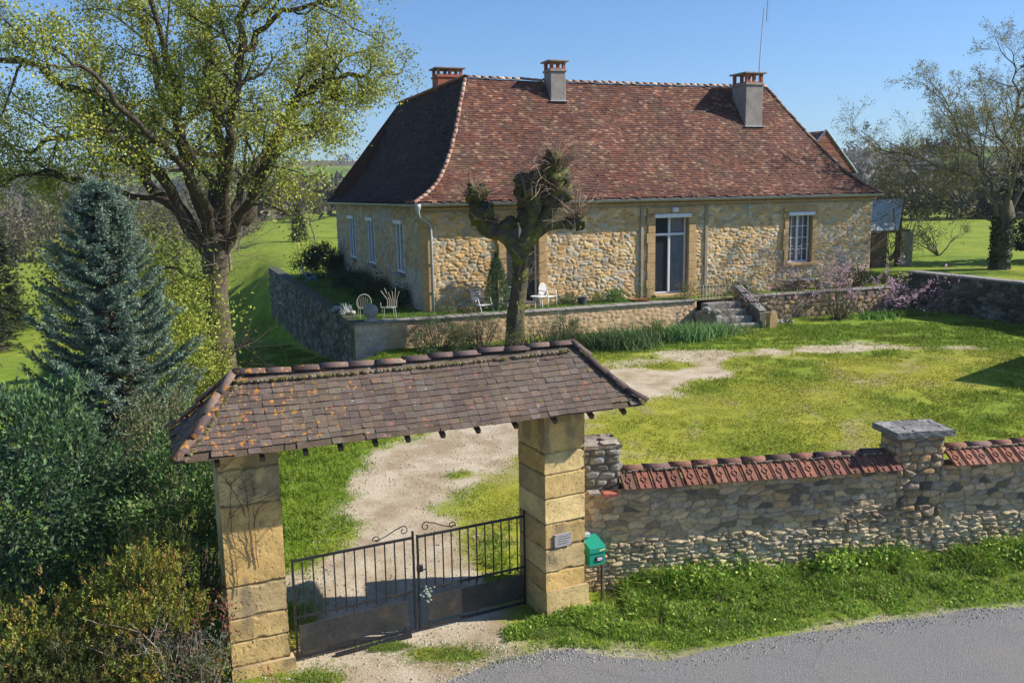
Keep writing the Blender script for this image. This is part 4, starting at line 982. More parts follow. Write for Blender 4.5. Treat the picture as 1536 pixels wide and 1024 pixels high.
for k in range(90):
    f_ = rgt.random(); i = hd * f_; sd = -1 if rgt.random() < .5 else 1; q = GA0 + TU * (i + .11) + TV * i + UZ * (np.interp(i, [0, .25, hd], [ZG, ZG + .2, ZGR]) + .0); Pm.append(q)
for q in Pm: mb.blob(q, (.025 + .03 * rgt.random(), .025, .018 + .012 * rgt.random()), int(rgt.integers(99)), np.array([(.20, .15, .10), (.12, .11, .03), (.16, .12, .05), (.24, .19, .13)][rgt.integers(4)]), nu=6, nv=4)
mb.out('ridge_moss', mat('moss_mortar', n1=(6, .3), n2=(50, .3), bump=(80, .6, .01)), gr)
mb = MB()
for (O_, U_, I_, L0) in ((GA0, TU, TV, GL), (GA0 + TV * GD, -TV, TU, GD), (GA0 + TU * GL, TV, -TU, GD), (GA0 + TU * GL + TV * GD, -TU, -TV, GL)):
    under_facet(mb, O_, U_, I_, pg, lambda i: i, lambda i, L0=L0: L0 - i, col=(.07, .05, .035), off=-.02)
mb.out('boarding', m_wood, gr)
for u_ in (.5, 1.05, 1.6, 2.06, 2.53, 2.98, 3.48, 4.0, 4.58, 5.2, 5.8, 6.35):
    mb = MB(); mb.box(GA0 + TU * u_ + TV * .28 + UZ * (ZG - .01), (.06, .5, .07), np.array([TU, TV * .9 + UZ * .43, -TV * .43 + UZ * .9]), bev=.004); mb.out('rafter_tail', m_wood, gr)
for y in (.42, 1.25):
    mb = MB(); mb.box(GA0 + TU * (GL / 2) + TV * y + UZ * (ZG + .13), (GL - 1.0, .16, .18), TAX, bev=.01); mb.out('beam', m_wood, gr)

# ================================================================== IRON GATE
gl = np.array([-3.14, 11.64, 0.]); gr_ = np.array([.17, 13.27, 0.]); gd = gr_ - gl; gw = np.linalg.norm(gd); IU = gd / gw; IV = np.array([-IU[1], IU[0], 0]); IA = np.array([IU, IV, UZ])
def bar(mb, a, b, w=.02, d=.02):
    a = np.array(a); b = np.array(b); T = b - a; L_ = np.linalg.norm(T); T /= L_
    s_ = np.cross(T, IV); mb.box((a + b) / 2, (L_, d, w), np.array([T, IV, s_]), bev=.002)
def gp(x, z, y=0): return gl + IU * x + IV * y + UZ * z
ZT0, ZT1 = 1.52, 1.52
def leaf_gate(x0, x1, label, nb, sgn):
    t = thing('iron_gate', label, 'gate', gp(x0 if sgn > 0 else x1, .03), 'double entrance gates')
    mb = MB(); f_ = lambda x: .0
    bar(mb, gp(x0, 1.5), gp(x1, 1.5), .035, .03); bar(mb, gp(x0, .66), gp(x1, .66), .03, .025); bar(mb, gp(x0, .06), gp(x1, .06), .035, .03)
    bar(mb, gp(x0 + .015, .03), gp(x0 + .015, 1.53), .03, .035); bar(mb, gp(x1 - .015, .03), gp(x1 - .015, 1.53 + (.07 if sgn > 0 else .07)), .03, .035)
    mb.out('frame', m_iron, t)
    for k in range(nb):
        x = x0 + (x1 - x0) * (k + 1) / (nb + 1); mb = MB(); bar(mb, gp(x, .60), gp(x, 1.49), .018, .016); mb.box(gp(x, .625), (.022, .022, .03), IA, bev=.003); mb.out('bar', m_iron, t)
    a, b = (x0 + .05, x1 - .14) if sgn > 0 else (x0 + .14, x1 - .05)
    mb = MB(); mb.box(gp((a + b) / 2, .345, -.02), (b - a, .006, .40), IA, bev=.002); mb.out('sheet_panel', m_sheet, t)
    for x in (a + .02, (a + b) / 2, b - .04): mb = MB(); bar(mb, gp(x, .05, -.005), gp(x, .66, -.005), .014, .014); mb.out('stay', m_iron, t)
    # scroll
    mb = MB(); P = []
    xa, xb = (x1 - .62, x1 - .08) if sgn > 0 else (x0 + .08, x0 + .62)
    if sgn < 0: big, small = xa, xb
    else: big, small = xb, xa
    dirn = 1 if sgn > 0 else -1
    # small spiral far from the meeting stile, big one beside it
    for k in range(15):
        th = math.pi * 2.1 * (1 - k / 14); r = .012 + .05 * (k / 14)
        P.append(gp(small + dirn * (.05 - r * math.cos(th) * 1.), 1.575 + r * math.sin(th) * 1))
    for k in range(1, 9):
        f = k / 9; P.append(gp(small + dirn * (.0 + .40 * f), 1.565 - .03 * math.sin(f * math.pi) * (1 - f) + .13 * f ** 1.3))
    for k in range(17):
        th = math.pi * .75 - math.pi * 2.2 * k / 16; r = .075 * (1 - .72 * k / 16)
        P.append(gp(big + dirn * (-.075 + r * math.cos(th) * 1), 1.635 + r * math.sin(th)))
    mb.tube(P, .0075, 6); mb.out('scroll', m_iron, t, smooth=True)
    return t
mid = gw * .5
leaf_gate(.02, mid - .02, 'left leaf of the black iron gate with dusty sheet panel', 11, 1)
t2 = leaf_gate(mid + .02, gw - .02, 'right leaf of the black iron gate carrying the lock box', 12, -1)
mb = MB(); mb.box(gp(mid + .06, 1.0, -.0), (.09, .05, .1), IA, bev=.006); mb.box(gp(mid + .1, .99, -.04), (.07, .015, .02), IA, bev=.004); mb.out('lock_box', m_iron, t2)
mb = MB(); 
for k in range(26): 
    q = gp(mid + .15 + rgt.normal() * .035, .60 + rgt.normal() * .05, -.035); mb.blob(q, (.018, .01, .016), k, (.62, .68, .55), nu=6, nv=4)
o = mb.out('lichen_tuft', m_petal, None, org=gp(mid + .15, .6, -.035)); tag(o, 'pale tuft of lichen hanging on the sheet panel near the gate lock', 'lichen')
mb = MB(); bar(mb, gp(.55, .02, -.12), gp(1.7, .03, -.1), .05, .06); o = mb.out('ground_rail', m_iron, None, org=gp(1.1, 0, -.1)); tag(o, 'dark metal rail lying on the ground in front of the gate', 'rail')

# ================================================================== ROADSIDE WALL
WA = 9.3; WU, WV, WAX = frame(WA); W0 = np.array([1.12, 13.77, 0.]); WLN = 10.2; WZ = 1.70
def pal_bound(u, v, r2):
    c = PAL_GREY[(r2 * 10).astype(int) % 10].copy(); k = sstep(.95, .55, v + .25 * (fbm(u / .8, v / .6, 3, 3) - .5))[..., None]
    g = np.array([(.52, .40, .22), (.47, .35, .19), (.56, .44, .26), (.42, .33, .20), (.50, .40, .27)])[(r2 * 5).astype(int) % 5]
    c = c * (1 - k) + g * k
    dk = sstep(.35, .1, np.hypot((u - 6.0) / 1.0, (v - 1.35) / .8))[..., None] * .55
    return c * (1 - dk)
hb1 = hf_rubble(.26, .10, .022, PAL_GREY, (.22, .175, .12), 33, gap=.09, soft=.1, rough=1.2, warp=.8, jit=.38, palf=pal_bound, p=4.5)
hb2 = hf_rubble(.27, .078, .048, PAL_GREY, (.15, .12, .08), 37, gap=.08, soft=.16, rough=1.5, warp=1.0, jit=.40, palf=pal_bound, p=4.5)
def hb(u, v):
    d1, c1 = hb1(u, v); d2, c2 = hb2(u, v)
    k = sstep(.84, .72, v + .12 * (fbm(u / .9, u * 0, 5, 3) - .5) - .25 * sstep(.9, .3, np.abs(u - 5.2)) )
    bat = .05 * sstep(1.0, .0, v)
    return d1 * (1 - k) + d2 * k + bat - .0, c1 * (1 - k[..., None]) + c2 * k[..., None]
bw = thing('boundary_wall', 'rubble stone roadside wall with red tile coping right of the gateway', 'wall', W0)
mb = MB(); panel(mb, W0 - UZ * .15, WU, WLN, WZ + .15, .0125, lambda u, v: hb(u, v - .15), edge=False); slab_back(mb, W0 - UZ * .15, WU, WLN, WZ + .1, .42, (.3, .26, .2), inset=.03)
mb.out('stonework', m_stone, bw, smooth=True)
# coping: interlocking tiles laid down the front, half-round ridge tiles above
cop = MB(); PALT = [(.31, .125, .075), (.26, .105, .07), (.34, .145, .09), (.22, .09, .06), (.28, .13, .09), (.18, .09, .065)]
SL = R(30); dn = -WV * math.cos(SL) - UZ * math.sin(SL); nm_ = np.cross(WU, -dn); nm_ = nm_ / np.linalg.norm(nm_)
if nm_[2] < 0: nm_ = -nm_
segs = [(.62, 5.42), (6.5, WLN)]
rt = random.Random(5)
for (a, b) in segs:
    n = int((b - a) / .262)
    for k in range(n + 1):
        x = a + k * .262; 
        if x > b: break
        c = W0 + WU * (x + .13 + rt.uniform(-.006, .006)) + UZ * (WZ + .235 + rt.uniform(-.008, .008)) + WV * .2
        yaw = rt.uniform(-.02, .02); u2 = WU * math.cos(yaw) + dn * math.sin(yaw); d2 = dn * math.cos(yaw) - WU * math.sin(yaw); ax = np.array([u2, d2, nm_])
        cc = np.array(PALT[rt.randrange(6)]) * rt.uniform(.8, 1.15)
        L0 = .42
        cop.box(c + d2 * L0 / 2, (.25, L0, .016), ax, cc, bev=.004)
        cop.box(c + d2 * (L0 / 2 + .003) - u2 * .105 + nm_ * .02, (.04, L0, .034), ax, cc * .95, bev=.012)
        cop.box(c + d2 * (L0 / 2 + .003) + u2 * .115 + nm_ * .012, (.018, L0, .02), ax, cc, bev=.006)
        # centre moulding: a lozenge between two short bars
        lz = 1 / math.sqrt(2); axl = np.array([(u2 * .55 + d2 * .84), (-u2 * .84 + d2 * .55), nm_]); axm = np.array([(-u2 * .55 + d2 * .84), (u2 * .84 + d2 * .55), nm_])
        for s_ in (-1, 1):
            cop.box(c + d2 * (.2) + u2 * (s_ * .026) + nm_ * .015, (.085, .016, .018), axl if s_ > 0 else axm, cc, bev=.004)
            cop.box(c + d2 * (.27) + u2 * (s_ * .026) + nm_ * .0152, (.085, .016, .018), axm if s_ > 0 else axl, cc, bev=.004)
        cop.box(c + d2 * .37 + u2 * .0 + nm_ * .015, (.022, .08, .018), ax, cc, bev=.005)
        cop.box(c + d2 * .10 + u2 * .0 + nm_ * .0151, (.022, .08, .018), ax, cc, bev=.005)
cop.out('coping_tiles', m_coping, bw)
mb = MB()
for (a, b) in segs:
    cap_line(mb, [W0 + WU * a + WV * .23 + UZ * (WZ + .27), W0 + WU * b + WV * .23 + UZ * (WZ + .255)], .42, .075, np.random.default_rng(3), [(.19, .09, .07), (.24, .10, .07), (.15, .085, .075), (.27, .12, .08)], k=8, tilt=.002)
    for s in np.arange(a, b, .4): mb.box(W0 + WU * (s + .2) + WV * .37 + UZ * (WZ + .13), (.39, .3, .03), np.array([WU, WV * .85 - UZ * .5, WV * .5 + UZ * .85]), (.25, .13, .1))
mb.out('ridge_tiles', m_coping, bw, smooth=True)
mb = MB(); r3 = np.random.default_rng(8)
for (a, b) in segs:
    for k in range(int((b - a) * 26)):
        q = W0 + WU * (a + (b - a) * r3.random()) + WV * .14 + UZ * (WZ + .235 + .015 * r3.random()); mb.blob(q, (.03 + .03 * r3.random(), .02, .018), k % 50, np.array([(.24, .2, .14), (.08, .08, .03), (.3, .24, .17)][r3.integers(3)]), nu=6, nv=4)
mb.out('mortar_and_moss', bpy.data.materials['moss_mortar'], bw)
def pier(name, label, x, y, w, d, z0, z1, cap, seed, pal, capc, ang=WA, rough_cap=.02):
    u, v, ax = frame(ang); O = W0 + WU * x + WV * y + UZ * z0
    t = thing(name, label, 'stone pier', O + u * w / 2 + v * d / 2)
    mb = MB(); hf = hf_rubble(.24, .125, .05, pal, (.09, .08, .065), seed, gap=.12, soft=.3, rough=.5, jit=.3, p=3.2)
    for (oo, uu_, ww) in ((O, u, w), (O + v * d, -v, d), (O + u * w, v, d), (O + u * w + v * d, -u, w)): panel(mb, oo, uu_, ww, z1 - z0, .015, hf)
    mb.box(O + u * w / 2 + v * d / 2 + UZ * (z1 - z0) / 2, (w - .03, d - .03, z1 - z0 - .006), ax, (.15, .14, .12), bev=.0)
    mb.out('shaft', m_stone, t, smooth=True)
    # cap slab with a rough top
    mb = MB(); W2, D2 = w + cap[0], d + cap[0]; Oc = O - u * cap[0] / 2 - v * cap[0] / 2 + UZ * (z1 - z0)
    hc = lambda a, b: (.02 * (fbm(a / .12, b / .05 + 3, seed + 4, 3) - .5), np.array(capc) * (.6 + .8 * fbm(a / .05, b / .05, seed, 3))[..., None])
    for (oo, uu_, ww) in ((Oc, u, W2), (Oc + v * D2, -v, D2), (Oc + u * W2, v, D2), (Oc + u * W2 + v * D2, -u, W2)): panel(mb, oo, uu_, ww, cap[1], .015, hc, edge=False)
    n = 40; a, b = np.meshgrid(np.linspace(-.0, W2 + .0, n), np.linspace(-.0, D2 + .0, n)); F1, F2, ID = voro(a, b, .3, .22, seed, .4)
    zz = cap[1] + rough_cap * (_h(ID, ID * 0, 1) - .6) - .012 * sstep(.1, 0, F2 - F1) + .012 * (fbm(a / .08, b / .08, 2, 3) - .5)
    P = Oc + a[..., None] * u + b[..., None] * v + zz[..., None] * UZ; i = np.arange(n - 1)[:, None] * n + np.arange(n - 1)[None]; Q = np.stack([i, i + 1, i + n + 1, i + n], -1).reshape(-1, 4)
    cc = np.array(capc) * (.7 + .7 * _h(ID, ID * 0 + 3, 4))[..., None] * (.6 + .8 * fbm(a / .05, b / .05, 9, 3))[..., None]
    mb.add(P.reshape(-1, 3), Q, cc[:-1, :-1].reshape(-1, 3)); mb.out('cap_slab', m_stone, t)
pier('stone_pier', 'square stone pier with wide grey cap slab midway along the roadside wall', 5.53, -.03, .86, .55, .3, 2.26, (.22, .11), 4, PAL_GREY * .85, (.21, .20, .185), ang=WA)
pier('stone_pier', 'dark mossy stone pier squeezed between right gate pillar and roadside wall', .0, .06, .62, .6, 0, 2.38, (.06, .06), 6, PAL_DARK * 1.5, (.30, .25, .20), rough_cap=.06)
mb = MB(); mb.box(W0 + WU * .42 - WV * .06 + UZ * 1.66, (.26, .2, .06), WAX, (.45, .14, .09), bev=.01); mb.box(W0 + WU * .15 - WV * .03 + UZ * 1.68, (.2, .16, .05), WAX, (.35, .3, .26), bev=.01)
mb.out('broken_tile', m_coping, bw)

# ================================================================== LETTER BOX
u, v, ax = frame(24); bc = np.array([1.30, 13.36, 0.])
t = thing('letter_box', 'green metal letter box on a post beside the right gate pillar', 'letter box', bc)
mb = MB(); mb.tube([bc + UZ * -.05 + u * .08, bc + UZ * .62 + u * .08], .022, 7, (.12, .09, .06)); mb.out('post', m_wood, t)
w_, d_, z0, zf, zb = .28, .32, .62, .90, .985
def gq(x, y, z): return bc + u * x + v * y + UZ * z
mb = MB(); a = w_ / 2
mb.add([gq(-a, 0, z0), gq(a, 0, z0), gq(a, d_, z0), gq(-a, d_, z0), gq(-a, 0, zf), gq(a, 0, zf), gq(a, d_, zb), gq(-a, d_, zb)], [[3, 2, 1, 0], [0, 1, 5, 4], [1, 2, 6, 5], [2, 3, 7, 6], [3, 0, 4, 7], [4, 5, 6, 7]])
mb.out('box_body', m_green, t)
mb = MB(); sl_ = math.atan2(zb - zf, d_); axl = np.array([u, v * math.cos(sl_) + UZ * math.sin(sl_), -v * math.sin(sl_) + UZ * math.cos(sl_)])
mb.box(gq(0, d_ / 2 - .005, (zf + zb) / 2 + .014), (w_ + .02, d_ + .04, .018), axl, bev=.006); mb.box(gq(0, -.012, zf - .03), (w_ + .02, .016, .085), ax, bev=.005); mb.out('lid', m_green, t)
mb = MB(); mb.box(gq(.03, -.008, .72), (.13, .014, .085), ax, bev=.003); mb.out('name_frame', m_ink, t)
mb = MB(); mb.box(gq(.035, -.0165, .72), (.085, .006, .045), ax, bev=.002); mb.out('name_card', m_paper, t)
mb = MB()
for k in range(6): mb.box(gq(.008 + k * .011, -.0205, .722), (.006, .0015, .012 if k % 2 else .018), ax)
mb.out('faint_lettering', mat('faint_ink', base=(.25, .25, .3), bump=(9, 0, 0)), t)
mb = MB(); mb.box(gq(.075, -.022, .868), (.1, .004, .022), np.array([u * .98 + UZ * .18, v, UZ * .98 - u * .18]), bev=.001); mb.out('sticker', m_yellow, t)
mb = MB(); mb.box(gq(-.06, .27, 1.045), (.12, .1, .07), ax, bev=.01); mb.out('clear_cup', m_zinc, None, org=gq(-.06, .27, 1.0)); o = bpy.context.scene.objects[-1] if False else None
for ob in list(COL.objects):
    if ob.name.startswith('clear_cup'): ob.name = 'metal_tin'; tag(ob, 'small grey metal tin standing on top of the green letter box', 'tin')
# ================================================================== TREES AND PLANTS
BK = (.075, .056, .04); G1 = [(.26, .30, .035), (.32, .35, .045), (.20, .25, .03), (.38, .38, .07)]
def at(x, y, dz=0): return np.array([x, y, gz(x, y) + dz])
def limb(rg, wood, tips, P, r0, r1, n, cfg, col, clen, sub=7, cang=.95, t0=.3):
    P = np.array(P, float); m = len(P); tt = np.linspace(0, m - 1, (m - 1) * sub + 1); Q = []
    for t in tt:
        i = min(int(t), m - 2); f = t - i; a, b, c, d = P[max(i - 1, 0)], P[i], P[i + 1], P[min(i + 2, m - 1)]
        Q.append(.5 * ((2 * b) + (c - a) * f + (2 * a - 5 * b + 4 * c - d) * f * f + (3 * b - a - 3 * c + d) * f ** 3))
    Q = np.array(Q); w = rg.normal(size=Q.shape) * .055; w[0] = 0; w = (w + np.roll(w, 1, 0)) ; w[0] = 0; Q = Q + w
    rr = np.linspace(r0, r1, len(Q)) ; wood.tube(Q, rr * (1 + .1 * rg.normal(size=len(Q))), 9, col, cap=False)
    T = np.gradient(Q, axis=0); T /= np.linalg.norm(T, axis=1)[:, None]
    for k in range(n):
        t = t0 + (1 - t0) * (k + rg.random()) / n; i = min(int(t * (len(Q) - 1)), len(Q) - 2)
        a = np.cross(T[i], rnd_unit(rg, 1)[0]); a /= np.linalg.norm(a); an = cang * (.6 + .8 * rg.random())
        grow(rg, wood, tips, Q[i], T[i] * math.cos(an) + a * math.sin(an) + UZ * .15, clen * (1.2 - .6 * t) * (.7 + .6 * rg.random()), max(rr[i] * .5, .03), 0, cfg, col)
    grow(rg, wood, tips, Q[-1], T[-1], clen * .8, r1, 0, cfg, col)
def trunk_mesh(mb, P, r, col, seed=0, k=22, flute=.08, sub=6):
    P = np.array(P, float); tt = np.linspace(0, len(P) - 1, (len(P) - 1) * sub + 1)
    Q = np.stack([np.interp(tt, np.arange(len(P)), P[:, c]) for c in range(3)], 1); rr = np.interp(tt, np.arange(len(P)), r)
    n0 = len(mb.V); mb.tube(Q, rr, k, col, cap=True); V = mb.V[n0]
    L_ = len(Q); cen = np.repeat(Q, k, 0); d = V[:L_ * k] - cen; th = np.tile(np.arange(k), L_) / k * 6.283; z = V[:L_ * k, 2]
    f = 1 + flute * (fbm(np.cos(th) * 2.2 + 9 + seed, np.sin(th) * 2.2 + z * .5 + 9, seed, 3) - .5) * 3
    V[:L_ * k] = cen + d * f[:, None]
# ---- the old oak
def oak():
    rg = np.random.default_rng(11); bx, by = -9.35, 28.0; g = gz(bx, by)
    t = thing('old_oak', 'big spreading old tree with twisting limbs and young yellow green leaves left of farmhouse', 'tree', (bx, by, g))
    def p(dx, z, dy=0): return np.array([bx + dx, by + dy, z])
    mb = MB(); trunk_mesh(mb, [p(.1, g - .3), p(.05, g + .5), p(0, 2.2), p(0, 4.0), p(.1, 5.1), p(.2, 6.0)], [.58, .44, .38, .37, .42, .34], (.12, .09, .065), 3)
    wood = MB(); tips = []
    cfg = [(7, .24, .03, 5, .58, .85, .45, .15), (6, .27, .03, 5, .52, .9, .55, .12), (5, .28, .03, 4, .55, .9, .6, .12), (4, .28, .02, 0, 0, 0, 0, 0)]
    L = [([(-.2, 4.8), (-1.4, 6.6), (-2.8, 8.2, .5), (-4.6, 8.5, 1), (-6.2, 8.0, 1.2)], .24, .06, 9),
         ([(-.3, 5.0), (-1.2, 7.0, -.6), (-2.4, 9.2, -1.2), (-4.8, 10.4, -1.8), (-7.0, 10.9, -2)], .24, .05, 10),
         ([(-.1, 5.4), (-.9, 7.5, .8), (-1.7, 10, 1.5), (-2.6, 12.4, 2.2), (-3.6, 14.2, 2.5)], .22, .05, 9),
         ([(0, 5.6), (-.5, 8.0, -.6), (-.5, 10.5, -1.2), (-1.2, 13.5, -1.6)], .22, .06, 9),
         ([(.2, 5.6), (.3, 8.0, .5), (.15, 10.8, .6), (.5, 14, .4)], .24, .06, 10),
         ([(.3, 5.3), (.9, 7.2, -1), (1.5, 9.4, -1.6), (1.9, 11.4, -2), (2.6, 13.8, -2.2)], .25, .06, 10),
         ([(.4, 5.0), (1.2, 6.6, .6), (2.1, 8.4, .8), (3.0, 9.8, 1), (4.2, 10.2, 1.2), (5.1, 10.0, 1.4)], .26, .06, 12),
         ([(.4, 4.8), (1.4, 6.2, -.9), (2.4, 7.4, -1.8), (3.6, 8.1, -2.5)], .18, .05, 7),
         ([(.3, 5.2), (.6, 7, 2.0), (1.6, 8.8, 3.6), (2.6, 10.2, 5)], .2, .06, 8),
         ([(.1, 5.2), (-.6, 7, 2.0), (-2.4, 8.6, 4), (-4.2, 9.6, 5.4)], .2, .06, 8),
         ([(.1, 5.1), (.3, 7, -2), (-.8, 8.8, -3.8), (-2.0, 10.0, -4.8)], .18, .05, 8),
         ([(1.9, 10.6, -1.8), (3.2, 11.8, -1.2), (4.6, 12.0, -.8)], .12, .05, 6),
         ([(-1.2, 6.4), (-2.6, 6.7, -.8), (-4.2, 7.3, -1.5), (-5.6, 6.9, -1.9)], .13, .04, 6),
         ([(-.3, 3.9), (-1.2, 4.4, -.8), (-2.2, 4.2, -1.6), (-3.0, 3.6, -2)], .07, .03, 5)]
    for P, r0, r1, n in L: limb(rg, wood, tips, [p(*q) for q in P], r0 * .84, r1 * .75, n, cfg, BK, 2.3)
    for k in range(60):   # thin shoots round the crotch
        q = p(rg.normal() * .45, 4.3 + rg.random() * 1.6, -.4 + rg.normal() * .3); d = rnd_unit(rg, 1)[0]; d[2] = abs(d[2]) * .5; grow(rg, wood, [], q, d, .9 + rg.random(), .012, 2, cfg, (.20, .16, .11))
    mb.out('trunk', m_bark, t, smooth=True); wood.out('limbs', m_bark, t, smooth=True)
    lf = MB(); PP = []; 
    for Q, D in tips:
        n = int(5 + 5 * rg.random())
        if rg.random() < .2: n = 1
        q = Q[rg.integers(max(0, len(Q) - 3), len(Q), n)] + rg.normal(size=(n, 3)) * .19; PP.append(q)
    PP = np.concatenate(PP)
    leaves(lf, PP, rg, .082, .06, [(.32, .35, .04), (.38, .40, .05), (.25, .30, .035), (.44, .43, .08)], up=.1); lf.out('foliage', m_leaf, t)
    print('oak', len(tips), len(PP))
oak()
# ---- leafy young tree between spruce and oak
def bushy_tree(name, label, cat, x, y, hgt, rad, zc, nleaf, pal, seed, lsz=.09, nl=7, wcol=BK, group=None, cn=120, floor=.2, lw=.6, crown='foliage'):
    rg = np.random.default_rng(seed); b = at(x, y); t = thing(name, label, cat, b, group); wood = MB(); tips = []
    cfg = [(6, .18, .05, 4, .6, .8, .5, .3), (5, .22, .04, 4, .55, .8, .55, .2), (4, .25, .03, 0, 0, 0, 0, 0)]
    for k in range(nl):
        a = rg.random() * 6.28; d = np.array([math.cos(a) * .5, math.sin(a) * .5, 1.0]); grow(rg, wood, tips, b + d * [.15, .15, 0], d, hgt * .75, .02 * hgt / 2 + .01, 0, cfg, wcol)
    wood.out('stems', m_bark, t)
    lf = MB(); P, C = clumps(rg, cn, nleaf / cn, b + UZ * zc, (rad, rad, hgt - zc), (.16 * rad + .05,) * 3, .3, b[2] + floor)
    leaves(lf, P, rg, lsz, lsz * lw, pal, up=.2); lf.out(crown, m_leaf, t); return t
bushy_tree('hazel_tree', 'loose yellow green young tree between the spruce and the oak trunk', 'tree', -9.9, 24.5, 5.0, 2.2, 2.8, 9000, G1, 31, .11, cn=110)
bushy_tree('hazel_bush', 'low yellow green bush at the foot of the oak beside the gateway roof', 'bush', -7.9, 22.0, 2.6, 1.3, 1.2, 5000, G1, 32, .09, cn=60)
bushy_tree('hazel_tree', 'yellow green leafy tree partly behind the left side of the oak crown', 'tree', -16.5, 38, 7.5, 3.6, 4.6, 12000, [(.15, .18, .03), (.19, .21, .04), (.12, .14, .03)], 33, .16, cn=120)

def sprays(mb, P, D, rg, L, n, ll, lw, pal, flat=True, spread=.9, tip=None, up=0):
    """pinnate sprays: at each P along D, n leaves on both sides"""
    m = len(P); D = D / np.linalg.norm(D, axis=1)[:, None]; S_ = np.cross(D, UZ + .25 * rg.normal(size=(m, 3))); S_ /= np.linalg.norm(S_, axis=1)[:, None] + 1e-9; N = np.cross(S_, D)
    pal = np.array(pal); ci = rg.integers(0, len(pal), m); br = .75 + .5 * rg.random(m)
    l = (L * (.7 + .6 * rg.random(m)))[:, None]
    for k in range(n):
        f = (k + .5) / n; s_ = 1 if k % 2 else -1
        q = P + D * l * f; ph = rg.random(m)[:, None] * (1.0 if flat else 6.28)
        a = (D * .75 + (S_ * np.cos(ph) + N * np.sin(ph)) * s_ * spread + UZ * up + rg.normal(size=(m, 3)) * .15); a /= np.linalg.norm(a, axis=1)[:, None]
        b = np.cross(a, N + .3 * rg.normal(size=(m, 3))); b /= np.linalg.norm(b, axis=1)[:, None] + 1e-9
        k_ = ll * (1.15 - .5 * f); V = np.stack([q, q + a * k_ * .5 + b * lw * .5, q + a * k_, q + a * k_ * .5 - b * lw * .5], 1).reshape(-1, 3)
        c = pal[ci] * (br * (.85 + .3 * rg.random(m)))[:, None]
        if tip is not None: c = c * (1 - f * .6) + np.array(tip) * f * .6
        mb.add(V, np.arange(m * 4).reshape(-1, 4), c)
def spruce():
    rg = np.random.default_rng(41); x, y = -7.85, 17.2; b = at(x, y); h = 7.0
    t = thing('blue_spruce', 'dense blue green spruce standing left of the gateway', 'tree', b)
    mb = MB(); mb.tube([b + UZ * -.2, b + UZ * h * .5 + [-.05, 0, 0], b + UZ * h + [-.12, 0, 0]], [.16, .09, .015], 8, (.10, .08, .06)); mb.out('trunk', m_bark, t)
    br = MB(); PS = []; DS = []
    nb = 270
    for k in range(nb):
        f = (k + .5) / nb; z = .35 + f ** .9 * (h - .5); R_ = (1 - (z / h)) ** .95 * 2.4 * (.6 + .55 * rg.random()) + .07
        a = k * 2.399 + rg.normal() * .3; R_ *= .55 + .95 * float(vnoise(np.array([math.cos(a) * 1.3 + 9]), np.array([math.sin(a) * 1.3 + z * .9]), 4)[0]); hd_ = np.array([math.cos(a), math.sin(a), 0]); q0 = b + UZ * z; P = []; n = 7
        rise = .30 * R_ * (.2 + f) ; 
        for i in range(n + 1):
            s_ = i / n; P.append(q0 + hd_ * R_ * s_ + UZ * (-.30 * R_ * math.sin(s_ * 2.2) + .34 * R_ * s_ * s_ + rise * s_ * .6) + rg.normal(size=3) * .02)
        P = np.array(P); br.tube(P, np.linspace(.022, .004, n + 1) * (1 + R_ * .3), 4, (.09, .07, .05), cap=False)
        m = int(8 + R_ * 20)
        for j in range(m):
            s_ = .22 + .78 * (j + rg.random()) / m; i = min(int(s_ * n), n - 1); q = P[i] + (P[i + 1] - P[i]) * (s_ * n - i)
            side = np.cross(hd_, UZ) * (1 if j % 2 else -1); d = hd_ * (.7 + .4 * s_) + side * (.9 - .5 * s_) * rg.random() * 1.3 + UZ * (.12 + .35 * rg.random())
            PS.append(q); DS.append(d)
        PS.append(P[-1]); DS.append(hd_ + UZ * .5)
    for k in range(26): PS.append(b + UZ * (h - .05 - rg.random() * .7) + [-.1, 0, 0]); a = rg.random() * 6.28; DS.append([math.cos(a) * .5, math.sin(a) * .5, 1.0])
    br.out('branches', m_twig, t)
    PS = np.array(PS); DS = np.array(DS); nd = MB()
    pal = [(.095, .16, .10), (.12, .185, .13), (.06, .12, .075), (.16, .23, .17)]
    L = .21
    sprays(nd, PS, DS, rg, L, 12, .085, .028, pal, flat=False, spread=.75, tip=(.34, .43, .36), up=.1)
    # side twiglets
    m = len(PS); S_ = np.cross(DS / np.linalg.norm(DS, axis=1)[:, None], UZ); sg = np.where(rg.random(m) < .5, 1, -1)[:, None]
    sprays(nd, PS + DS * .06, DS * .6 + S_ * sg * .7, rg, .15, 9, .07, .026, pal, flat=False, spread=.75, tip=(.31, .40, .33), up=.1)
    # young shoots, yellower
    i = rg.random(m) < .07; sprays(nd, PS[i] + DS[i] * .1, DS[i] + UZ * .2, rg, .12, 8, .06, .02, [(.20, .26, .06), (.15, .22, .06)], flat=False)
    nd.out('needles', m_needle, t); print('spruce sprays', m)
spruce()

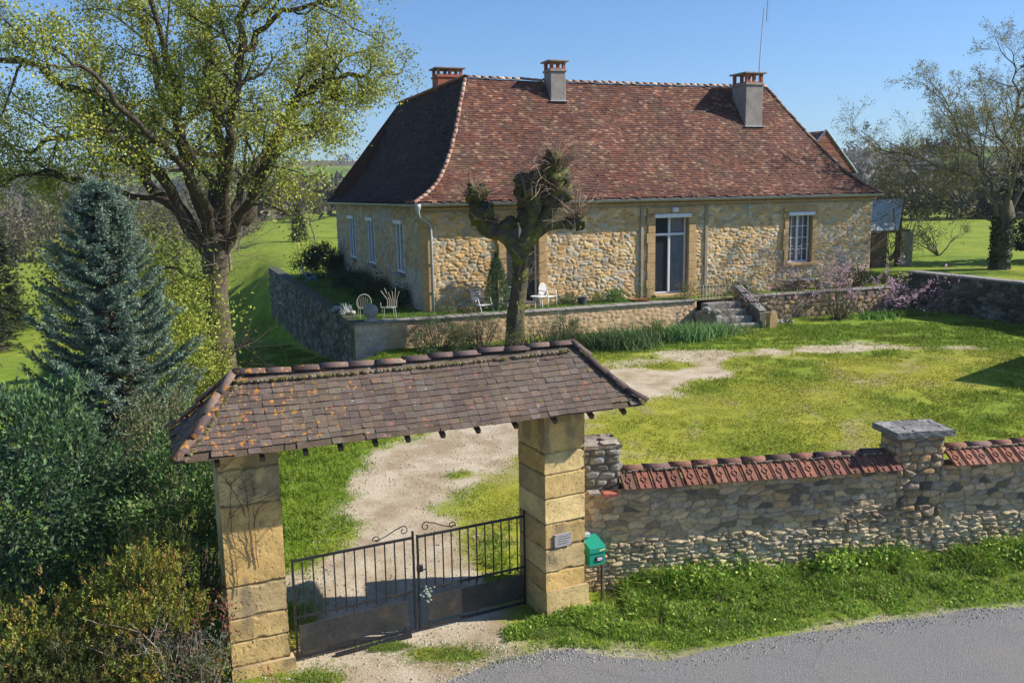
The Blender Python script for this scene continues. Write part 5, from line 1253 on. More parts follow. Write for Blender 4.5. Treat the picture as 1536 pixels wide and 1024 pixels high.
def hedge(name, label, cat, c, r, n, pal, seed, lsz, lw=.5, cn=90, cr=.2, inner=(.03, .03, .02), stems=30, mode='leaf', up=.35, group=None, nk=9):
    """an irregular bush: leaf clumps on an ellipsoid shell over real stems"""
    rg = np.random.default_rng(seed); base = at(c[0], c[1]); t = thing(name, label, cat, base, group)
    C = ell_pts(rg, cn, c, r, .72, base[2] + .1); C = C + rg.normal(size=C.shape) * .1
    mb = MB()
    for k in range(stems):
        q = C[rg.integers(len(C))]; b = base + [(q[0] - base[0]) * .35, (q[1] - base[1]) * .35, -.05]; m_ = (b + q) / 2 + rg.normal(size=3) * .12 + UZ * .15
        mb.tube([b, m_, q], [.025, .015, .006], 4, (.12, .09, .06), cap=False)
    mb.out('stems', m_twig, t)
    P = []; D = []
    for q in C:
        k = int(n / cn * (.5 + rg.random())); dd = q - np.array(c); dd /= np.linalg.norm(dd) + 1e-6
        P.append(q + rg.normal(size=(k, 3)) * cr * (.6 + .7 * rg.random())); D.append(np.tile(dd, (k, 1)) + rg.normal(size=(k, 3)) * .5 + UZ * up)
    P = np.concatenate(P); D = np.concatenate(D); k = P[:, 2] > base[2] + .03; P = P[k]; D = D[k]
    lf = MB()
    if mode == 'leaf': leaves(lf, P, rg, lsz, lsz * lw, pal, D=D, jit=.5, up=.1); lf.out('foliage', m_leaf, t)
    else: sprays(lf, P, D, rg, lsz * 2.6, nk, lsz, lsz * lw, pal, flat=False, spread=.7, up=.15); lf.out('foliage', m_needle, t)
    return t
GL_ = [(.07, .14, .05), (.10, .19, .065), (.045, .10, .04), (.16, .23, .09), (.09, .15, .09)]
hedge('laurel_bush', 'large glossy green leafy bush at the far left below the spruce', 'bush', (-7.6, 13.4, 1.9), (1.5, 1.2, 1.6), 22000, GL_, 51, .095, .5, cn=110, cr=.16)
hedge('laurel_bush', 'green leafy bush directly left of the left gate pillar', 'bush', (-5.2, 13.5, 1.2), (1.15, .95, 1.75), 20000, [(.10, .20, .045), (.15, .26, .06), (.07, .14, .04), (.2, .24, .09)], 52, .075, .5, cn=90, cr=.14)
hedge('shrub', 'mixed brownish green shrub between the spruce and the green bush', 'bush', (-6.2, 15.0, 1.5), (1.0, .9, 1.7), 14000, [(.17, .19, .08), (.13, .17, .06), (.22, .19, .11)], 53, .06, .5, cn=90, cr=.16)
YW = [(.23, .25, .03), (.30, .27, .04), (.14, .18, .03), (.32, .20, .055), (.07, .11, .02)]
hedge('yew_bush', 'yellowish green conifer bush in front of the left gate pillar', 'bush', (-4.75, 10.7, .7), (.8, .75, 1.6), 5200, YW, 54, .05, .36, cn=70, cr=.13, mode='spray', up=.7)
hedge('yew_bush', 'low yellowish conifer bush in the bottom left corner', 'bush', (-6.3, 10.3, .3), (1.15, .9, 1.35), 5600, YW, 55, .05, .36, cn=80, cr=.15, mode='spray', up=.7)
hedge('yew_bush', 'dark olive conifer bush in shade between the two yellowish ones', 'bush', (-5.5, 9.6, .2), (.8, .6, 1.15), 4200, [(.08, .09, .02), (.12, .12, .03), (.06, .08, .02)], 56, .05, .30, cn=80, cr=.13, mode='spray', up=.7)
def twiggy(name, label, cat, x, y, h, n, seed, col, spread=.7, leafn=0, pal=None, lsz=.03, r0=.008, petals=None, group=None, z=None, lv=2, cfg=None, dirz=.9, leafname='foliage'):
    rg = np.random.default_rng(seed); b = at(x, y) if z is None else np.array([x, y, z]); t = thing(name, label, cat, b, group); wood = MB(); tips = []
    cfg = cfg or [(6, .16, .02, 4, .55, .75, .6, .3), (5, .2, .02, 3, .55, .8, .6, .2), (4, .22, .01, 0, 0, 0, 0, 0)]
    for k in range(n):
        a = rg.random() * 6.28; d = np.array([math.cos(a) * spread, math.sin(a) * spread, dirz]); grow(rg, wood, tips, b + d * .05 * [1, 1, 0], d, h * (.6 + .4 * rg.random()), r0, 0, cfg, col)
    wood.out('branches', m_twig, t)
    if leafn:
        P = np.concatenate([Q[rg.integers(0, len(Q), leafn)] + rg.normal(size=(leafn, 3)) * .03 for Q, D in tips]); lf = MB(); leaves(lf, P, rg, lsz, lsz * .6, pal, up=.2); lf.out(leafname, m_leaf if petals is None else m_petal, t)
    return t
twiggy('dead_shrub', 'grey leafless dead shrub against the left gate pillar', 'shrub', -4.25, 10.45, 1.7, 6, 61, (.36, .30, .25), .45, r0=.010)
twiggy('dead_shrub', 'pinkish brown bare shrub in the bottom left corner', 'shrub', -5.9, 9.9, 1.6, 4, 62, (.28, .20, .16), .5, r0=.010)
twiggy('dead_shrub', 'rusty leaved shrub at the foot of the left gate pillar', 'shrub', -4.1, 10.9, 1.6, 5, 63, (.22, .14, .10), .35, leafn=5, pal=[(.25, .07, .04), (.30, .10, .05), (.18, .14, .1)], lsz=.05)
hedge('lavender_bush', 'grey green leafy bush right at the foot of the left gate pillar', 'bush', (-4.05, 10.25, .25), (.5, .45, .95), 2600, [(.14, .17, .12), (.10, .13, .09), (.2, .2, .14)], 57, .05, .35, cn=50, cr=.1)

# ---- far left: bare trees, dark conifers
def bare_tree(seed, h, cfg=None, col=(.26, .21, .175), r=.16, leafn=0, pal=None, lsz=.2):
    rg = np.random.default_rng(seed); wood = MB(); tips = []
    cfg = cfg or [(6, .10, .03, 9, .62, .75, .5, .25), (5, .18, .04, 6, .55, .7, .5, .2), (4, .2, .03, 5, .55, .7, .5, .15), (3, .2, .02, 0, 0, 0, 0, 0)]
    grow(rg, wood, tips, np.zeros(3), UZ, h * .62, r, 0, cfg, col)
    return wood, tips
def put_tree(proto, name, label, x, y, sc_, rot, group=None, cat='tree'):
    b = at(x, y); o = bpy.data.objects.new(name, None); COL.objects.link(o); o.location = b; o.rotation_euler = (0, 0, rot); o.scale = (sc_,) * 3; tag(o, label, cat, group)
    for nm, me in proto:
        c = bpy.data.objects.new(nm, me); COL.objects.link(c); c.parent = o
    return o
def proto_from(parts):
    out = []
    for nm, mb, m_ in parts:
        o = mb.out(nm, m_); out.append((nm, o.data)); bpy.data.objects.remove(o)
    return out
wb, tb = bare_tree(71, 12); rgx = np.random.default_rng(5)
lfb = MB(); Pt = np.concatenate([Q[-2:] + rgx.normal(size=(2, 3)) * .15 for Q, D in tb]); leaves(lfb, Pt, rgx, .22, .12, [(.24, .20, .15), (.20, .17, .12), (.22, .21, .10)])
PB1 = proto_from([('branches', wb, m_twig), ('foliage', lfb, m_leaf)])  # the leaf quads at the twig tips are buds
wb, tb = bare_tree(72, 11, col=(.22, .17, .14)); lfb = MB(); Pt = np.concatenate([Q[-3:] + rgx.normal(size=(min(3, len(Q)), 3)) * .2 for Q, D in tb]); leaves(lfb, Pt, rgx, .22, .13, [(.15, .16, .05), (.17, .15, .07), (.12, .13, .05)])
PB2 = proto_from([('branches', wb, m_twig), ('foliage', lfb, m_leaf)])  # buds again, built as small leaf quads
def dark_conifer_mesh(seed, h, rad, pal):
    rg = np.random.default_rng(seed); nd = MB(); PS = []; DS = []
    for k in range(420):
        z = .06 * h + h * .94 * rg.random() ** 1.2; R_ = (1 - z / h) ** .8 * rad * (.45 + .65 * rg.random()); a = rg.random() * 6.28
        for j in range(5): s_ = .3 + .7 * rg.random(); PS.append([math.cos(a) * R_ * s_, math.sin(a) * R_ * s_, z - .15 * R_ * s_]); DS.append([math.cos(a) + rg.normal() * .4, math.sin(a) + rg.normal() * .4, -.1])
    sprays(nd, np.array(PS), np.array(DS), rg, .5, 7, .3, .12, pal, spread=.8)
    tr = MB(); tr.tube([(0, 0, -.2), (0, 0, h * .95)], [.25, .02], 6, (.08, .06, .05)); return proto_from([('needles', nd, m_needle), ('trunk', tr, m_bark)])
PC = dark_conifer_mesh(73, 8, 2.6, [(.05, .07, .03), (.07, .09, .035), (.04, .05, .025)])
g_ = 'bare trees on the far left bank'
for x, y, s, r, p_ in ((-43, 72, 1.15, 0, 1), (-38.5, 76, 1.05, 1, 2), (-34, 74, .95, 2, 1), (-30.5, 80, .9, 3, 2), (-47, 66, 1.0, 4, 2), (-52, 78, 1.1, 5, 1), (-40, 60, .85, 2.4, 1), (-26.5, 84, .9, .6, 1)):
    put_tree(PB1 if p_ == 1 else PB2, 'bare_tree', 'bare brown tree in the row beyond the left meadow' if p_ == 1 else 'brown tree with first olive buds in the row beyond the left meadow', x, y, s, r, g_ if p_ == 1 else 'budding trees on the far left bank')
put_tree(PC, 'dark_conifer', 'dark green conifer among the bare trees at the far left', -36.5, 63, .95, 0)
put_tree(PC, 'dark_conifer', 'smaller olive dark conifer at the left picture edge', -33.0, 56, .62, 1)
twiggy('bramble_thicket', 'brown tangled thicket at the left edge of the meadow', 'thicket', -27.5, 44, 2.6, 40, 77, (.22, .15, .11), 1.0, r0=.02)
g_ = 'trees along the meadow behind the terrace'
for x, y, s, r, p_ in ((-24.5, 112, .75, 0, 2), (-20.5, 120, .7, 2, 2), (-33, 108, .8, 3, 2), (-16.5, 118, .65, 5, 2), (-44, 106, .85, 1.5, 2)):
    put_tree(PB2, 'budding_tree', 'small olive budding tree in the row along the far meadow', x, y, s, r, g_)
put_tree(PC, 'dark_conifer', 'small dark evergreen in the tree row along the far meadow', -26, 110, .55, 2)

# ---- right: big bare tree, conifer, field bush, wood
def right_tree():
    rg = np.random.default_rng(83); x, y = 24.0, 43.5; b = at(x, y); t = thing('walnut_tree', 'wide nearly leafless tree with ivy clad trunk behind the right garden wall', 'tree', b)
    col = (.15, .13, .09); mb = MB(); trunk_mesh(mb, [b - UZ * .3, b + UZ * .4, b + UZ * 1.6, b + UZ * 2.6 + [.1, 0, 0], b + UZ * 3.3], [.55, .42, .38, .42, .3], col, 5); mb.out('trunk', m_bark, t, smooth=True)
    wood = MB(); tips = []
    cfg = [(7, .14, .03, 6, .66, .75, .38, .15), (6, .16, .035, 6, .64, .7, .42, .12), (5, .18, .04, 5, .62, .65, .55, .1), (4, .18, .04, 0, 0, 0, 0, 0)]
    p = lambda dx, z, dy=0: np.array([x + dx, y + dy, z])
    L = [([(-.1, 4.6), (-1.0, 6.0, -.4), (-2.6, 7.1, -.8), (-4.6, 7.6, -1), (-6.6, 8.2, -1)], .16, .035, 12),
         ([(-.1, 5.0), (-.8, 7.0, .5), (-1.8, 9.0, .8), (-2.8, 10.6, 1)], .17, .04, 11),
         ([(0, 5.2), (.2, 7.5, -.5), (-.2, 9.8, -.8), (-.6, 12, -.9)], .18, .04, 11),
         ([(.1, 4.9), (1.2, 6.8, .3), (2.0, 8.8, .4), (2.6, 10.6)], .17, .04, 9),
         ([(-.1, 4.4), (-1.6, 5.2, .3), (-3.4, 5.7, .3), (-5.4, 5.4, .3)], .12, .03, 10),
         ([(.1, 4.6), (1.5, 5.6, -1), (3, 6.2, -1.6)], .14, .04, 7),
         ([(0, 4.8), (-.6, 6.2, -1.6), (-1.6, 7.6, -2.8), (-2.6, 9.0, -3.4)], .14, .035, 9),
         ([(0, 4.8), (-.4, 6.4, 1.8), (-1.2, 8.0, 3.2)], .13, .04, 8)]
    for P, r0, r1, n in L: limb(rg, wood, tips, [p(*q) for q in P], r0 * .72, r1 * .6, n, cfg, col, 2.6, cang=.8)
    wood.out('limbs', m_bark, t)
    lf = MB(); Pn = np.concatenate([Q[rg.integers(0, len(Q), 3)] + rg.normal(size=(3, 3)) * .06 for Q, D in tips if rg.random() < .4]); leaves(lf, Pn, rg, .09, .05, [(.30, .28, .07), (.24, .23, .06), (.36, .31, .10)]); lf.out('buds', m_leaf, t)
    iv = MB(); n = 2200; th = rg.random(n) * 6.28; z = rg.random(n) ** 1.2 * 2.6; rr = .42 + rg.normal(size=n) * .05; P = b + np.stack([np.cos(th) * rr, np.sin(th) * rr, z], 1); leaves(iv, P, rg, .11, .1, [(.03, .055, .02), (.045, .08, .025)], up=-.2); iv.out('ivy', m_leaf, t)
    print('right tree', len(tips))
right_tree()
PC2 = dark_conifer_mesh(74, 14, 2.3, [(.04, .055, .03), (.06, .075, .03), (.05, .05, .03)])
put_tree(PC2, 'tall_conifer', 'tall dark conifer at the right picture edge behind the bare tree', 28.2, 47.5, 1.05, 0)
twiggy('small_apple_tree', 'small bare fruit tree growing in the bright field by the garden wall', 'tree', 25.3, 52.5, 3.0, 9, 84, (.12, .10, .07), .9, leafn=2, pal=[(.14, .16, .05), (.10, .12, .04)], lsz=.09, r0=.04)
twiggy('hedgerow_shrub', 'olive twiggy shrub beside the open wooden shelter', 'shrub', 21.2, 49.5, 3.6, 16, 85, (.12, .10, .06), .7, leafn=4, pal=[(.13, .15, .04), (.09, .11, .03)], lsz=.12, r0=.03)
def wood_mass(name, label, pts, seed, pal, n, lsz, trunks=0):
    rg = np.random.default_rng(seed); lf = MB(); per = n // len(pts)
    for (x, y, r, h) in pts:
        g = gz(x, y); C = np.array([x, y, g + h * .5]) + rg.normal(size=(14, 3)) * np.array([r * .5, r * .5, h * .18])
        k = per // 14
        for c in C:
            P = c + rnd_unit(rg, k) * (rg.random(k) ** .4)[:, None] * np.array([r * .45, r * .45, h * .28]); P[:, 2] = np.maximum(P[:, 2], g + .2); leaves(lf, P, rg, lsz, lsz * .6, pal, bright=np.full(k, .75 + .5 * rg.random()))
        for j in range(trunks):
            q = np.array([x + rg.normal() * r * .5, y + rg.normal() * r * .5, g]); lf.tube([q, q + UZ * h * (.7 + .3 * rg.random()) + rg.normal(size=3) * .3], [.16, .05], 4, (.13, .11, .09), cap=False)
    o = lf.out(name, m_leaf); tag(o, label, 'wood', kind='stuff')
rw = np.random.default_rng(6)
wood_mass('distant_wood', 'dark brown green wood closing the bright field on the right', [(36 + i * 4.6 + rw.normal(), 112 - i * .9 + rw.normal() * 2, 4.2, 5.2 + rw.normal() * .6) for i in range(16)], 91, [(.09, .085, .05), (.12, .11, .06), (.11, .09, .07), (.13, .14, .06)], 42000, .5, 4)
wood_mass('distant_wood', 'brown wood on the slope behind the left meadow', [(-84 + i * 4.4 + rw.normal() * 2, 128 + rw.normal() * 7 + (i % 3) * 8, 5, 7.5 + rw.normal()) for i in range(9)], 92, [(.16, .13, .10), (.12, .11, .06), (.19, .15, .12), (.10, .11, .05)], 30000, .55, 5)
def far_trees(seed, pts, label, pal):   # hillside woods, seen as one mass
    rg = np.random.default_rng(seed); lf = MB()
    for x, y in pts:
        g = gz(x, y); h = 7 + 4 * rg.random(); k = 34; P = np.array([x, y, g + h * .55]) + rnd_unit(rg, k) * (rg.random(k) ** .35)[:, None] * np.array([h * .45, h * .45, h * .5]); leaves(lf, P, rg, 2.4, 1.6, pal, bright=np.full(k, .7 + .6 * rg.random()))
    o = lf.out('hillside_wood', m_leaf); tag(o, label, 'wood', kind='stuff')
hp = []
while len(hp) < 1100:
    a = R(rw.uniform(-34, 34)); r = rw.uniform(190, 800); x, y = r * math.sin(a), r * math.cos(a)
    if fbm(np.array([x / 90 + 2]), np.array([y / 90 + 11]), 77, 4)[0] > .485: hp.append((x, y))
far_trees(93, hp, 'brown and olive woods spread over the far hills', [(.13, .105, .085), (.10, .09, .055), (.16, .13, .11), (.09, .10, .05)])

# ---- pollarded tree in front of the terrace
def pollard():
    rg = np.random.default_rng(101); x, y = .18, 32.0; g = gz(x, y); b = np.array([x, y, g]); t = thing('pollarded_tree', 'knobbly pollarded lime tree with mossy fists and thin shoots in front of the terrace', 'tree', b)
    k = .0241; p = lambda px_, py_, dy=0: np.array([x + (px_ - 778) * k, y + dy, 6.5 - (py_ - 288) * k])
    col = (.10, .085, .06); mb = MB()
    trunk_mesh(mb, [p(777, 523), p(776, 500), p(777, 470), p(782, 430), p(786, 400), p(785, 375), p(787, 362)], [.42, .34, .31, .29, .29, .34, .32], col, 7, flute=.14)
    def arm(P, r): trunk_mesh(mb, [p(*q) for q in P], r, col, len(P) + int(r[0] * 100), k=14, flute=.16)
    arm([(780, 375), (768, 358), (756, 350), (740, 347), (728, 332), (722, 300)], [.28, .24, .22, .24, .26, .2])
    arm([(790, 372), (796, 350), (803, 325), (806, 300), (803, 278)], [.28, .24, .24, .3, .3])
    arm([(795, 365), (812, 345), (826, 322), (838, 296), (840, 265), (842, 245)], [.26, .22, .24, .32, .34, .22])
    arm([(808, 352), (826, 340), (846, 337), (860, 336), (872, 333)], [.17, .15, .14, .18, .2])
    arm([(748, 350), (760, 338), (772, 332)], [.16, .18, .2])
    for q, r in (((722, 292), .36), ((730, 318), .40), ((740, 337), .32), ((800, 283), .46), ((800, 306), .42), ((795, 325), .34), ((838, 262), .46), ((846, 290), .44), ((826, 300), .36), ((872, 332), .27), ((858, 335), .2), ((771, 333), .22), ((836, 243), .30), ((788, 274), .26), ((812, 270), .28)): mb.blob(p(*q, rg.normal() * .05), (r, r, r * 1.05), int(r * 999), col, amp=.75, fr=4.2, nu=20, nv=14)
    mb.out('trunk', mat('mossy_bark', base=(.085, .07, .05), n1=(3, .3), n2=(20, .4), bump=(18, 1., .06), tint=[((.17, .18, .02), 2.6, .47, .62, .8)]), t, smooth=True)
    sh = MB(); PS = []
    def shoots(q, n, L, up, r=.3):
        for _ in range(n):
            d = rnd_unit(rg, 1)[0]; d[2] = abs(d[2]) * .8 + up; d /= np.linalg.norm(d); s = p(*q) + d * r * .8; P = [s]; l = L * (.5 + .8 * rg.random())
            for i in range(7): d = d + rg.normal(size=3) * .14 - UZ * .02; d /= np.linalg.norm(d); P.append(P[-1] + d * l / 7)
            sh.tube(P, np.linspace(.014, .006, 8), 4, np.array((.30, .21, .15)) * (.7 + .6 * rg.random()), cap=False); PS.append(P[-1])
    shoots((722, 298), 90, .8, .1); shoots((735, 330), 30, .7, -.1); shoots((803, 280), 70, .7, .1); shoots((840, 255), 130, .85, .15, .38); shoots((830, 285), 110, .6, 0, .34); shoots((800, 300), 80, .5, 0, .3); shoots((845, 290), 40, .9, 0); shoots((872, 332), 60, 1.25, .35, .22); shoots((782, 420), 26, .9, .0); shoots((778, 450), 22, .8, -.2); shoots((786, 390), 20, .8, .0)
    for _ in range(14):   # long drooping runners
        q = p(820 + rg.normal() * 20, 280 + rg.normal() * 20); P = [q]; d = rnd_unit(rg, 1)[0]; d[1] = -abs(d[1])
        for i in range(12): d = d + rg.normal(size=3) * .12 - UZ * .12; d /= np.linalg.norm(d); P.append(P[-1] + d * .12)
        sh.tube(P, .012, 4, (.34, .25, .18), cap=False)
    sh.out('shoots', m_twig, t)
    iv = MB()
    for q, n, r in (((840, 250), 420, .38), ((726, 300), 260, .3), ((846, 270), 260, .38), ((728, 340), 120, .25), ((800, 345), 120, .25), ((784, 400), 200, .3)):
        P = p(*q) + rnd_unit(rg, n) * r * (.9 + .2 * rg.random(n))[:, None]; leaves(iv, P, rg, .06, .045, [(.12, .15, .03), (.18, .19, .04), (.07, .09, .02)])
    iv.out('ivy', m_leaf, t)
pollard()

# ---- cone shaped evergreen against the house
def cone_bush(name, label, b, h, r, n, seed, pal, org=None):
    rg = np.random.default_rng(seed); t = thing(name, label, 'shrub', b); mb = MB(); mb.tube([b, b + UZ * h * .9], [.05, .01], 5, (.09, .07, .05)); mb.out('stem', m_bark, t)
    z = rg.random(n) ** 1.1; a = rg.random(n) * 6.28; rr = r * np.sin(np.clip(z * 1.0 + .12, 0, 1) * math.pi) ** .6 * (1.15 - .7 * z) * (.75 + .3 * rg.random(n)); P = b + np.stack([np.cos(a) * rr, np.sin(a) * rr, z * h], 1); D = np.stack([np.cos(a) * .6, np.sin(a) * .6, 1 + 0 * a], 1)
    lf = MB(); sprays(lf, P, D, rg, .16, 7, .06, .022, pal, spread=.5); lf.out('foliage', m_needle, t)
cone_bush('cone_evergreen', 'narrow cone shaped evergreen standing against the farmhouse wall', H(2.75, -.6), 2.2, .46, 1900, 111, [(.09, .16, .06), (.07, .13, .05), (.12, .19, .08)])
def tbush(name, label, x, y, r, h, n, seed, pal, lsz=.06, lw=.5, z=0):
    rg = np.random.default_rng(seed); b = H(x, y, z); t = thing(name, label, 'bush', b); mb = MB()
    for k in range(8): d = rnd_unit(rg, 1)[0]; d[2] = abs(d[2]); mb.tube([b, b + d * np.array([r, r, h]) * .8], [.012, .004], 4, (.14, .1, .07), cap=False)
    mb.out('stems', m_twig, t); P, C = clumps(rg, 40, n / 40, b + UZ * h * .42, (r, r, h * .5), (.08 + .1 * r, .08 + .1 * r, .06 + .08 * h), .3, b[2] + .02); lf = MB(); leaves(lf, P, rg, lsz, lsz * lw, pal, up=.3); lf.out('foliage', m_leaf, t)
LG = [(.10, .2, .03), (.14, .25, .04), (.07, .14, .03)]; DG = [(.05, .08, .03), (.07, .11, .04), (.035, .055, .02)]
tbush('terrace_bush', 'bright round green bush on the terrace left of the glazed door', 8.0, -.35, .5, .62, 1600, 121, [(.07, .17, .03), (.10, .22, .04)])
tbush('terrace_bush', 'low grey green bush on the terrace beside the white armchair', 6.0, -.3, .5, .42, 1300, 122, [(.15, .2, .09), (.12, .17, .07)])
tbush('terrace_bush', 'small yellowish leafy plant left of the round green bush', 7.2, -.35, .3, .5, 500, 123, [(.22, .22, .04), (.15, .19, .03)])
tbush('terrace_bush', 'tall bare stemmed plant beside the glazed door', 9.4, -.45, .35, 1.0, 260, 124, LG)
tbush('dark_shrub', 'large dark shrub against the far end of the shaded side wall', -.9, 17.5, 1.7, 2.1, 11000, 125, DG, .11)
tbush('dark_shrub', 'dark shrub below the nearest side window', -.8, 6.2, .85, 1.25, 5200, 126, DG, .08)
tbush('dark_shrub', 'dark low shrub at the foot of the side wall near the house corner', -.6, 2.4, .75, .95, 4400, 127, DG, .07)
tbush('dark_shrub', 'dark shrub below the middle side window', -.9, 10.8, 1.0, 1.2, 5000, 128, DG, .08)
tbush('low_plant', 'small pale leaved plant at the foot of the downpipe', .75, -.7, .28, .3, 400, 129, [(.22, .27, .12), (.15, .2, .08)])
tbush('low_plant', 'dry leafy clump between downpipe and slatted chair', 1.5, -1.0, .35, .35, 500, 130, [(.14, .15, .06), (.2, .15, .08)])
tbush('bed_shrub', 'dark green shrub on the bed beside the top of the steps', 14.1, -.8, .6, .55, 1500, 131, [(.05, .13, .03), (.07, .16, .04)])
tbush('bed_shrub', 'dark red leaved shrub below the right window', 17.0, -.6, .55, .6, 1200, 132, [(.14, .05, .035), (.10, .06, .04), (.08, .1, .04)])
tbush('bed_shrub', 'dark leafy shrub in the bed near the right end of the house', 20.6, -.5, .9, .9, 2400, 133, DG, .08)
tbush('bed_shrub', 'light green grassy shrub below the wooden shelter', 21.8, .2, .5, .6, 1200, 134, LG)
tbush('climbing_shrub', 'yellow green twiggy shrub at the top left of the garden steps', 10.9, -1.2, .5, .9, 900, 135, [(.14, .17, .05), (.10, .13, .04), (.2, .17, .09)])
def clump(name, label, cat, c, n, h, r, seed, pal, w=.035, lean=.3):
    rg = np.random.default_rng(seed); P = np.array(c) + np.stack([rg.normal(size=n) * r, rg.normal(size=n) * r * .6, np.zeros(n)], 1); P[:, 2] = height(P[:, 0], P[:, 1]) - .02 if c[2] < 1.5 else c[2]
    mb = MB(); blades(mb, P, rg, h, w, pal, lean); o = mb.out(name, m_grassb, None, org=c); tag(o, label, cat)
IR = [(.14, .28, .07), (.22, .38, .12), (.34, .48, .25), (.08, .17, .04)]
clump('iris_clump', 'pale tipped sword leaved clump left of the garden steps', 'plant', at(6.45, 32.6), 330, .95, .45, 141, IR, .05, .28)
clump('iris_clump', 'smaller bright sword leaved clump closest to the foot of the steps', 'plant', at(7.6, 33.3), 200, .8, .32, 142, IR, .045, .28)
clump('grass_clump', 'dark arching grassy clump in the middle of the bed before the orange terrace wall', 'plant', at(3.9, 31.3), 700, 1.1, .6, 143, [(.06, .12, .04), (.10, .17, .06), (.16, .22, .1)], .03, .5)
clump('grass_clump', 'dark weedy clump right of the pollarded tree', 'plant', at(2.3, 31.5), 520, .9, .6, 144, [(.05, .09, .03), (.09, .13, .05)], .03, .5)
clump('lily_clump', 'row of bright upright leaves below the pink blossom tree', 'plant', at(15.4, 37.4), 200, .45, .55, 145, [(.13, .25, .05), (.18, .32, .07)], .05, .25)
clump('weed_clump', 'bright green weeds at the foot of the right flower bed wall', 'plant', at(17.3, 38.2), 240, .4, .5, 146, [(.13, .25, .03), (.2, .32, .05)], .04, .4)
BR = (.20, .16, .11)
for i, (x, y, h, n, sp, sd, lb) in enumerate(((-2.9, 31.2, 1.5, 16, .6, 151, 'grey leafless shrub in front of the left end of the terrace wall'), (-1.7, 31.7, 1.35, 18, .7, 152, 'tangled bare shrub just left of the pollarded trunk'), (1.2, 31.7, 1.1, 10, .6, 153, 'thin bare rose bush right of the pollarded trunk'), (9.0, 35.4, 1.9, 12, .6, 154, 'tall bare rose bush left of the garden steps'), (12.7, 36.9, 2.2, 12, .7, 155, 'bare branching shrub right of the garden steps'))):
    twiggy('bare_shrub', lb, 'shrub', x, y, h, n, sd, BR, sp, leafn=1 + (i < 3), pal=[(.13, .16, .06), (.2, .13, .1), (.1, .13, .05)], lsz=.05, r0=.011)
hedge('bed_shrub', 'grey green bushy shrub below the left end of the terrace wall', 'bush', (-2.6, 31.3, 1.3), (1.1, .5, .75), 6500, [(.15, .23, .08), (.12, .19, .07), (.20, .26, .11)], 156, .06, .4, cn=60, cr=.12)
hedge('bed_shrub', 'low green shrub at the foot of the pollarded tree', 'bush', (.6, 31.2, 1.15), (1.1, .5, .6), 4200, [(.10, .15, .05), (.08, .12, .05), (.18, .2, .08)], 157, .05, .4, cn=60, cr=.12)
hedge('bed_shrub', 'dark shrub filling the bed right of the steps', 'bush', (13.9, 37.4, 1.3), (.7, .5, .6), 2400, [(.07, .10, .04), (.10, .12, .05), (.12, .10, .06)], 158, .06, .5, cn=60, cr=.12)
hedge('bed_shrub', 'tall grey green shrub before the wall between left corner and pollarded tree', 'bush', (-1.2, 31.5, 1.4), (.75, .45, .8), 4600, [(.16, .21, .10), (.12, .17, .08), (.2, .23, .13)], 171, .05, .35, cn=60, cr=.12)
hedge('bed_shrub', 'loose dark green shrub between pollarded tree and dark grass clump', 'bush', (2.0, 32.0, 1.3), (.6, .4, .6), 3000, [(.08, .13, .04), (.11, .16, .06)], 172, .06, .45, cn=45, cr=.12)
hedge('bed_shrub', 'small leafy shrub between the grass clump and the sword leaved plants', 'bush', (5.3, 32.6, 1.2), (.6, .4, .45), 2600, [(.12, .2, .05), (.16, .24, .07), (.09, .15, .04)], 173, .055, .45, cn=45, cr=.1)
clump('weed_clump', 'pale weedy grass at the foot of the wall beside the steps', 'plant', at(8.7, 34.3), 260, .55, .5, 174, [(.14, .22, .05), (.2, .27, .08)], .03, .5)
def blossom(x, y, h, n, sd, lb, w=.75, ln=7):
    twiggy('peach_tree', lb, 'tree', x, y, h, n, sd, (.22, .17, .14), w, leafn=ln, pal=[(.72, .45, .58), (.80, .60, .70), (.62, .34, .48)], lsz=.075, r0=.022, petals=1, leafname='blossom')
blossom(11.4, 36.3, 3.1, 6, 161, 'thin peach tree with sparse pink blossom in front of the right window', .5, 4)
blossom(15.3, 38.3, 2.6, 8, 162, 'spreading peach tree full of pink blossom before the right end of the house', .8, 9)
blossom(17.6, 38.6, 2.2, 6, 163, 'low peach tree with pink blossom beside the dark garden wall', 1.0, 7)
o = MB(); rgf = np.random.default_rng(9); 
for k in range(7): o.blob(H(13.2 + rgf.normal() * .12, -1.3, .75 + rgf.normal() * .06), (.035, .035, .03), k, (.75, .62, .02), nu=6, nv=4)
tag(o.out('daffodils', m_petal, None, org=H(13.2, -1.3, .6)), 'yellow flowers above the garden steps', 'flowers')
o = MB()
for k in range(9): o.blob(H(17.9 + rgf.normal() * .25, -.9, .5 + rgf.normal() * .08), (.04, .04, .035), k, (.75, .6, .02), nu=6, nv=4)
tag(o.out('daffodils', m_petal, None, org=H(17.9, -.9, .4)), 'yellow flowers below the right window', 'flowers')
for i in range(40):
    pass
mb = MB(); 
for k in range(34): mb.blob(H(14.3 + rgf.normal() * .5, -2.6 + rgf.normal() * .15, -.98), (.1 * (.5 + rgf.random()), .09, .06), k, np.array((.42, .40, .37)) * (.7 + .5 * rgf.random()), nu=7, nv=5)
tag(mb.out('rubble_heap', m_stone, None, org=H(14.3, -2.6, -1)), 'low heap of pale stones right of the garden steps', 'stones', kind='stuff')

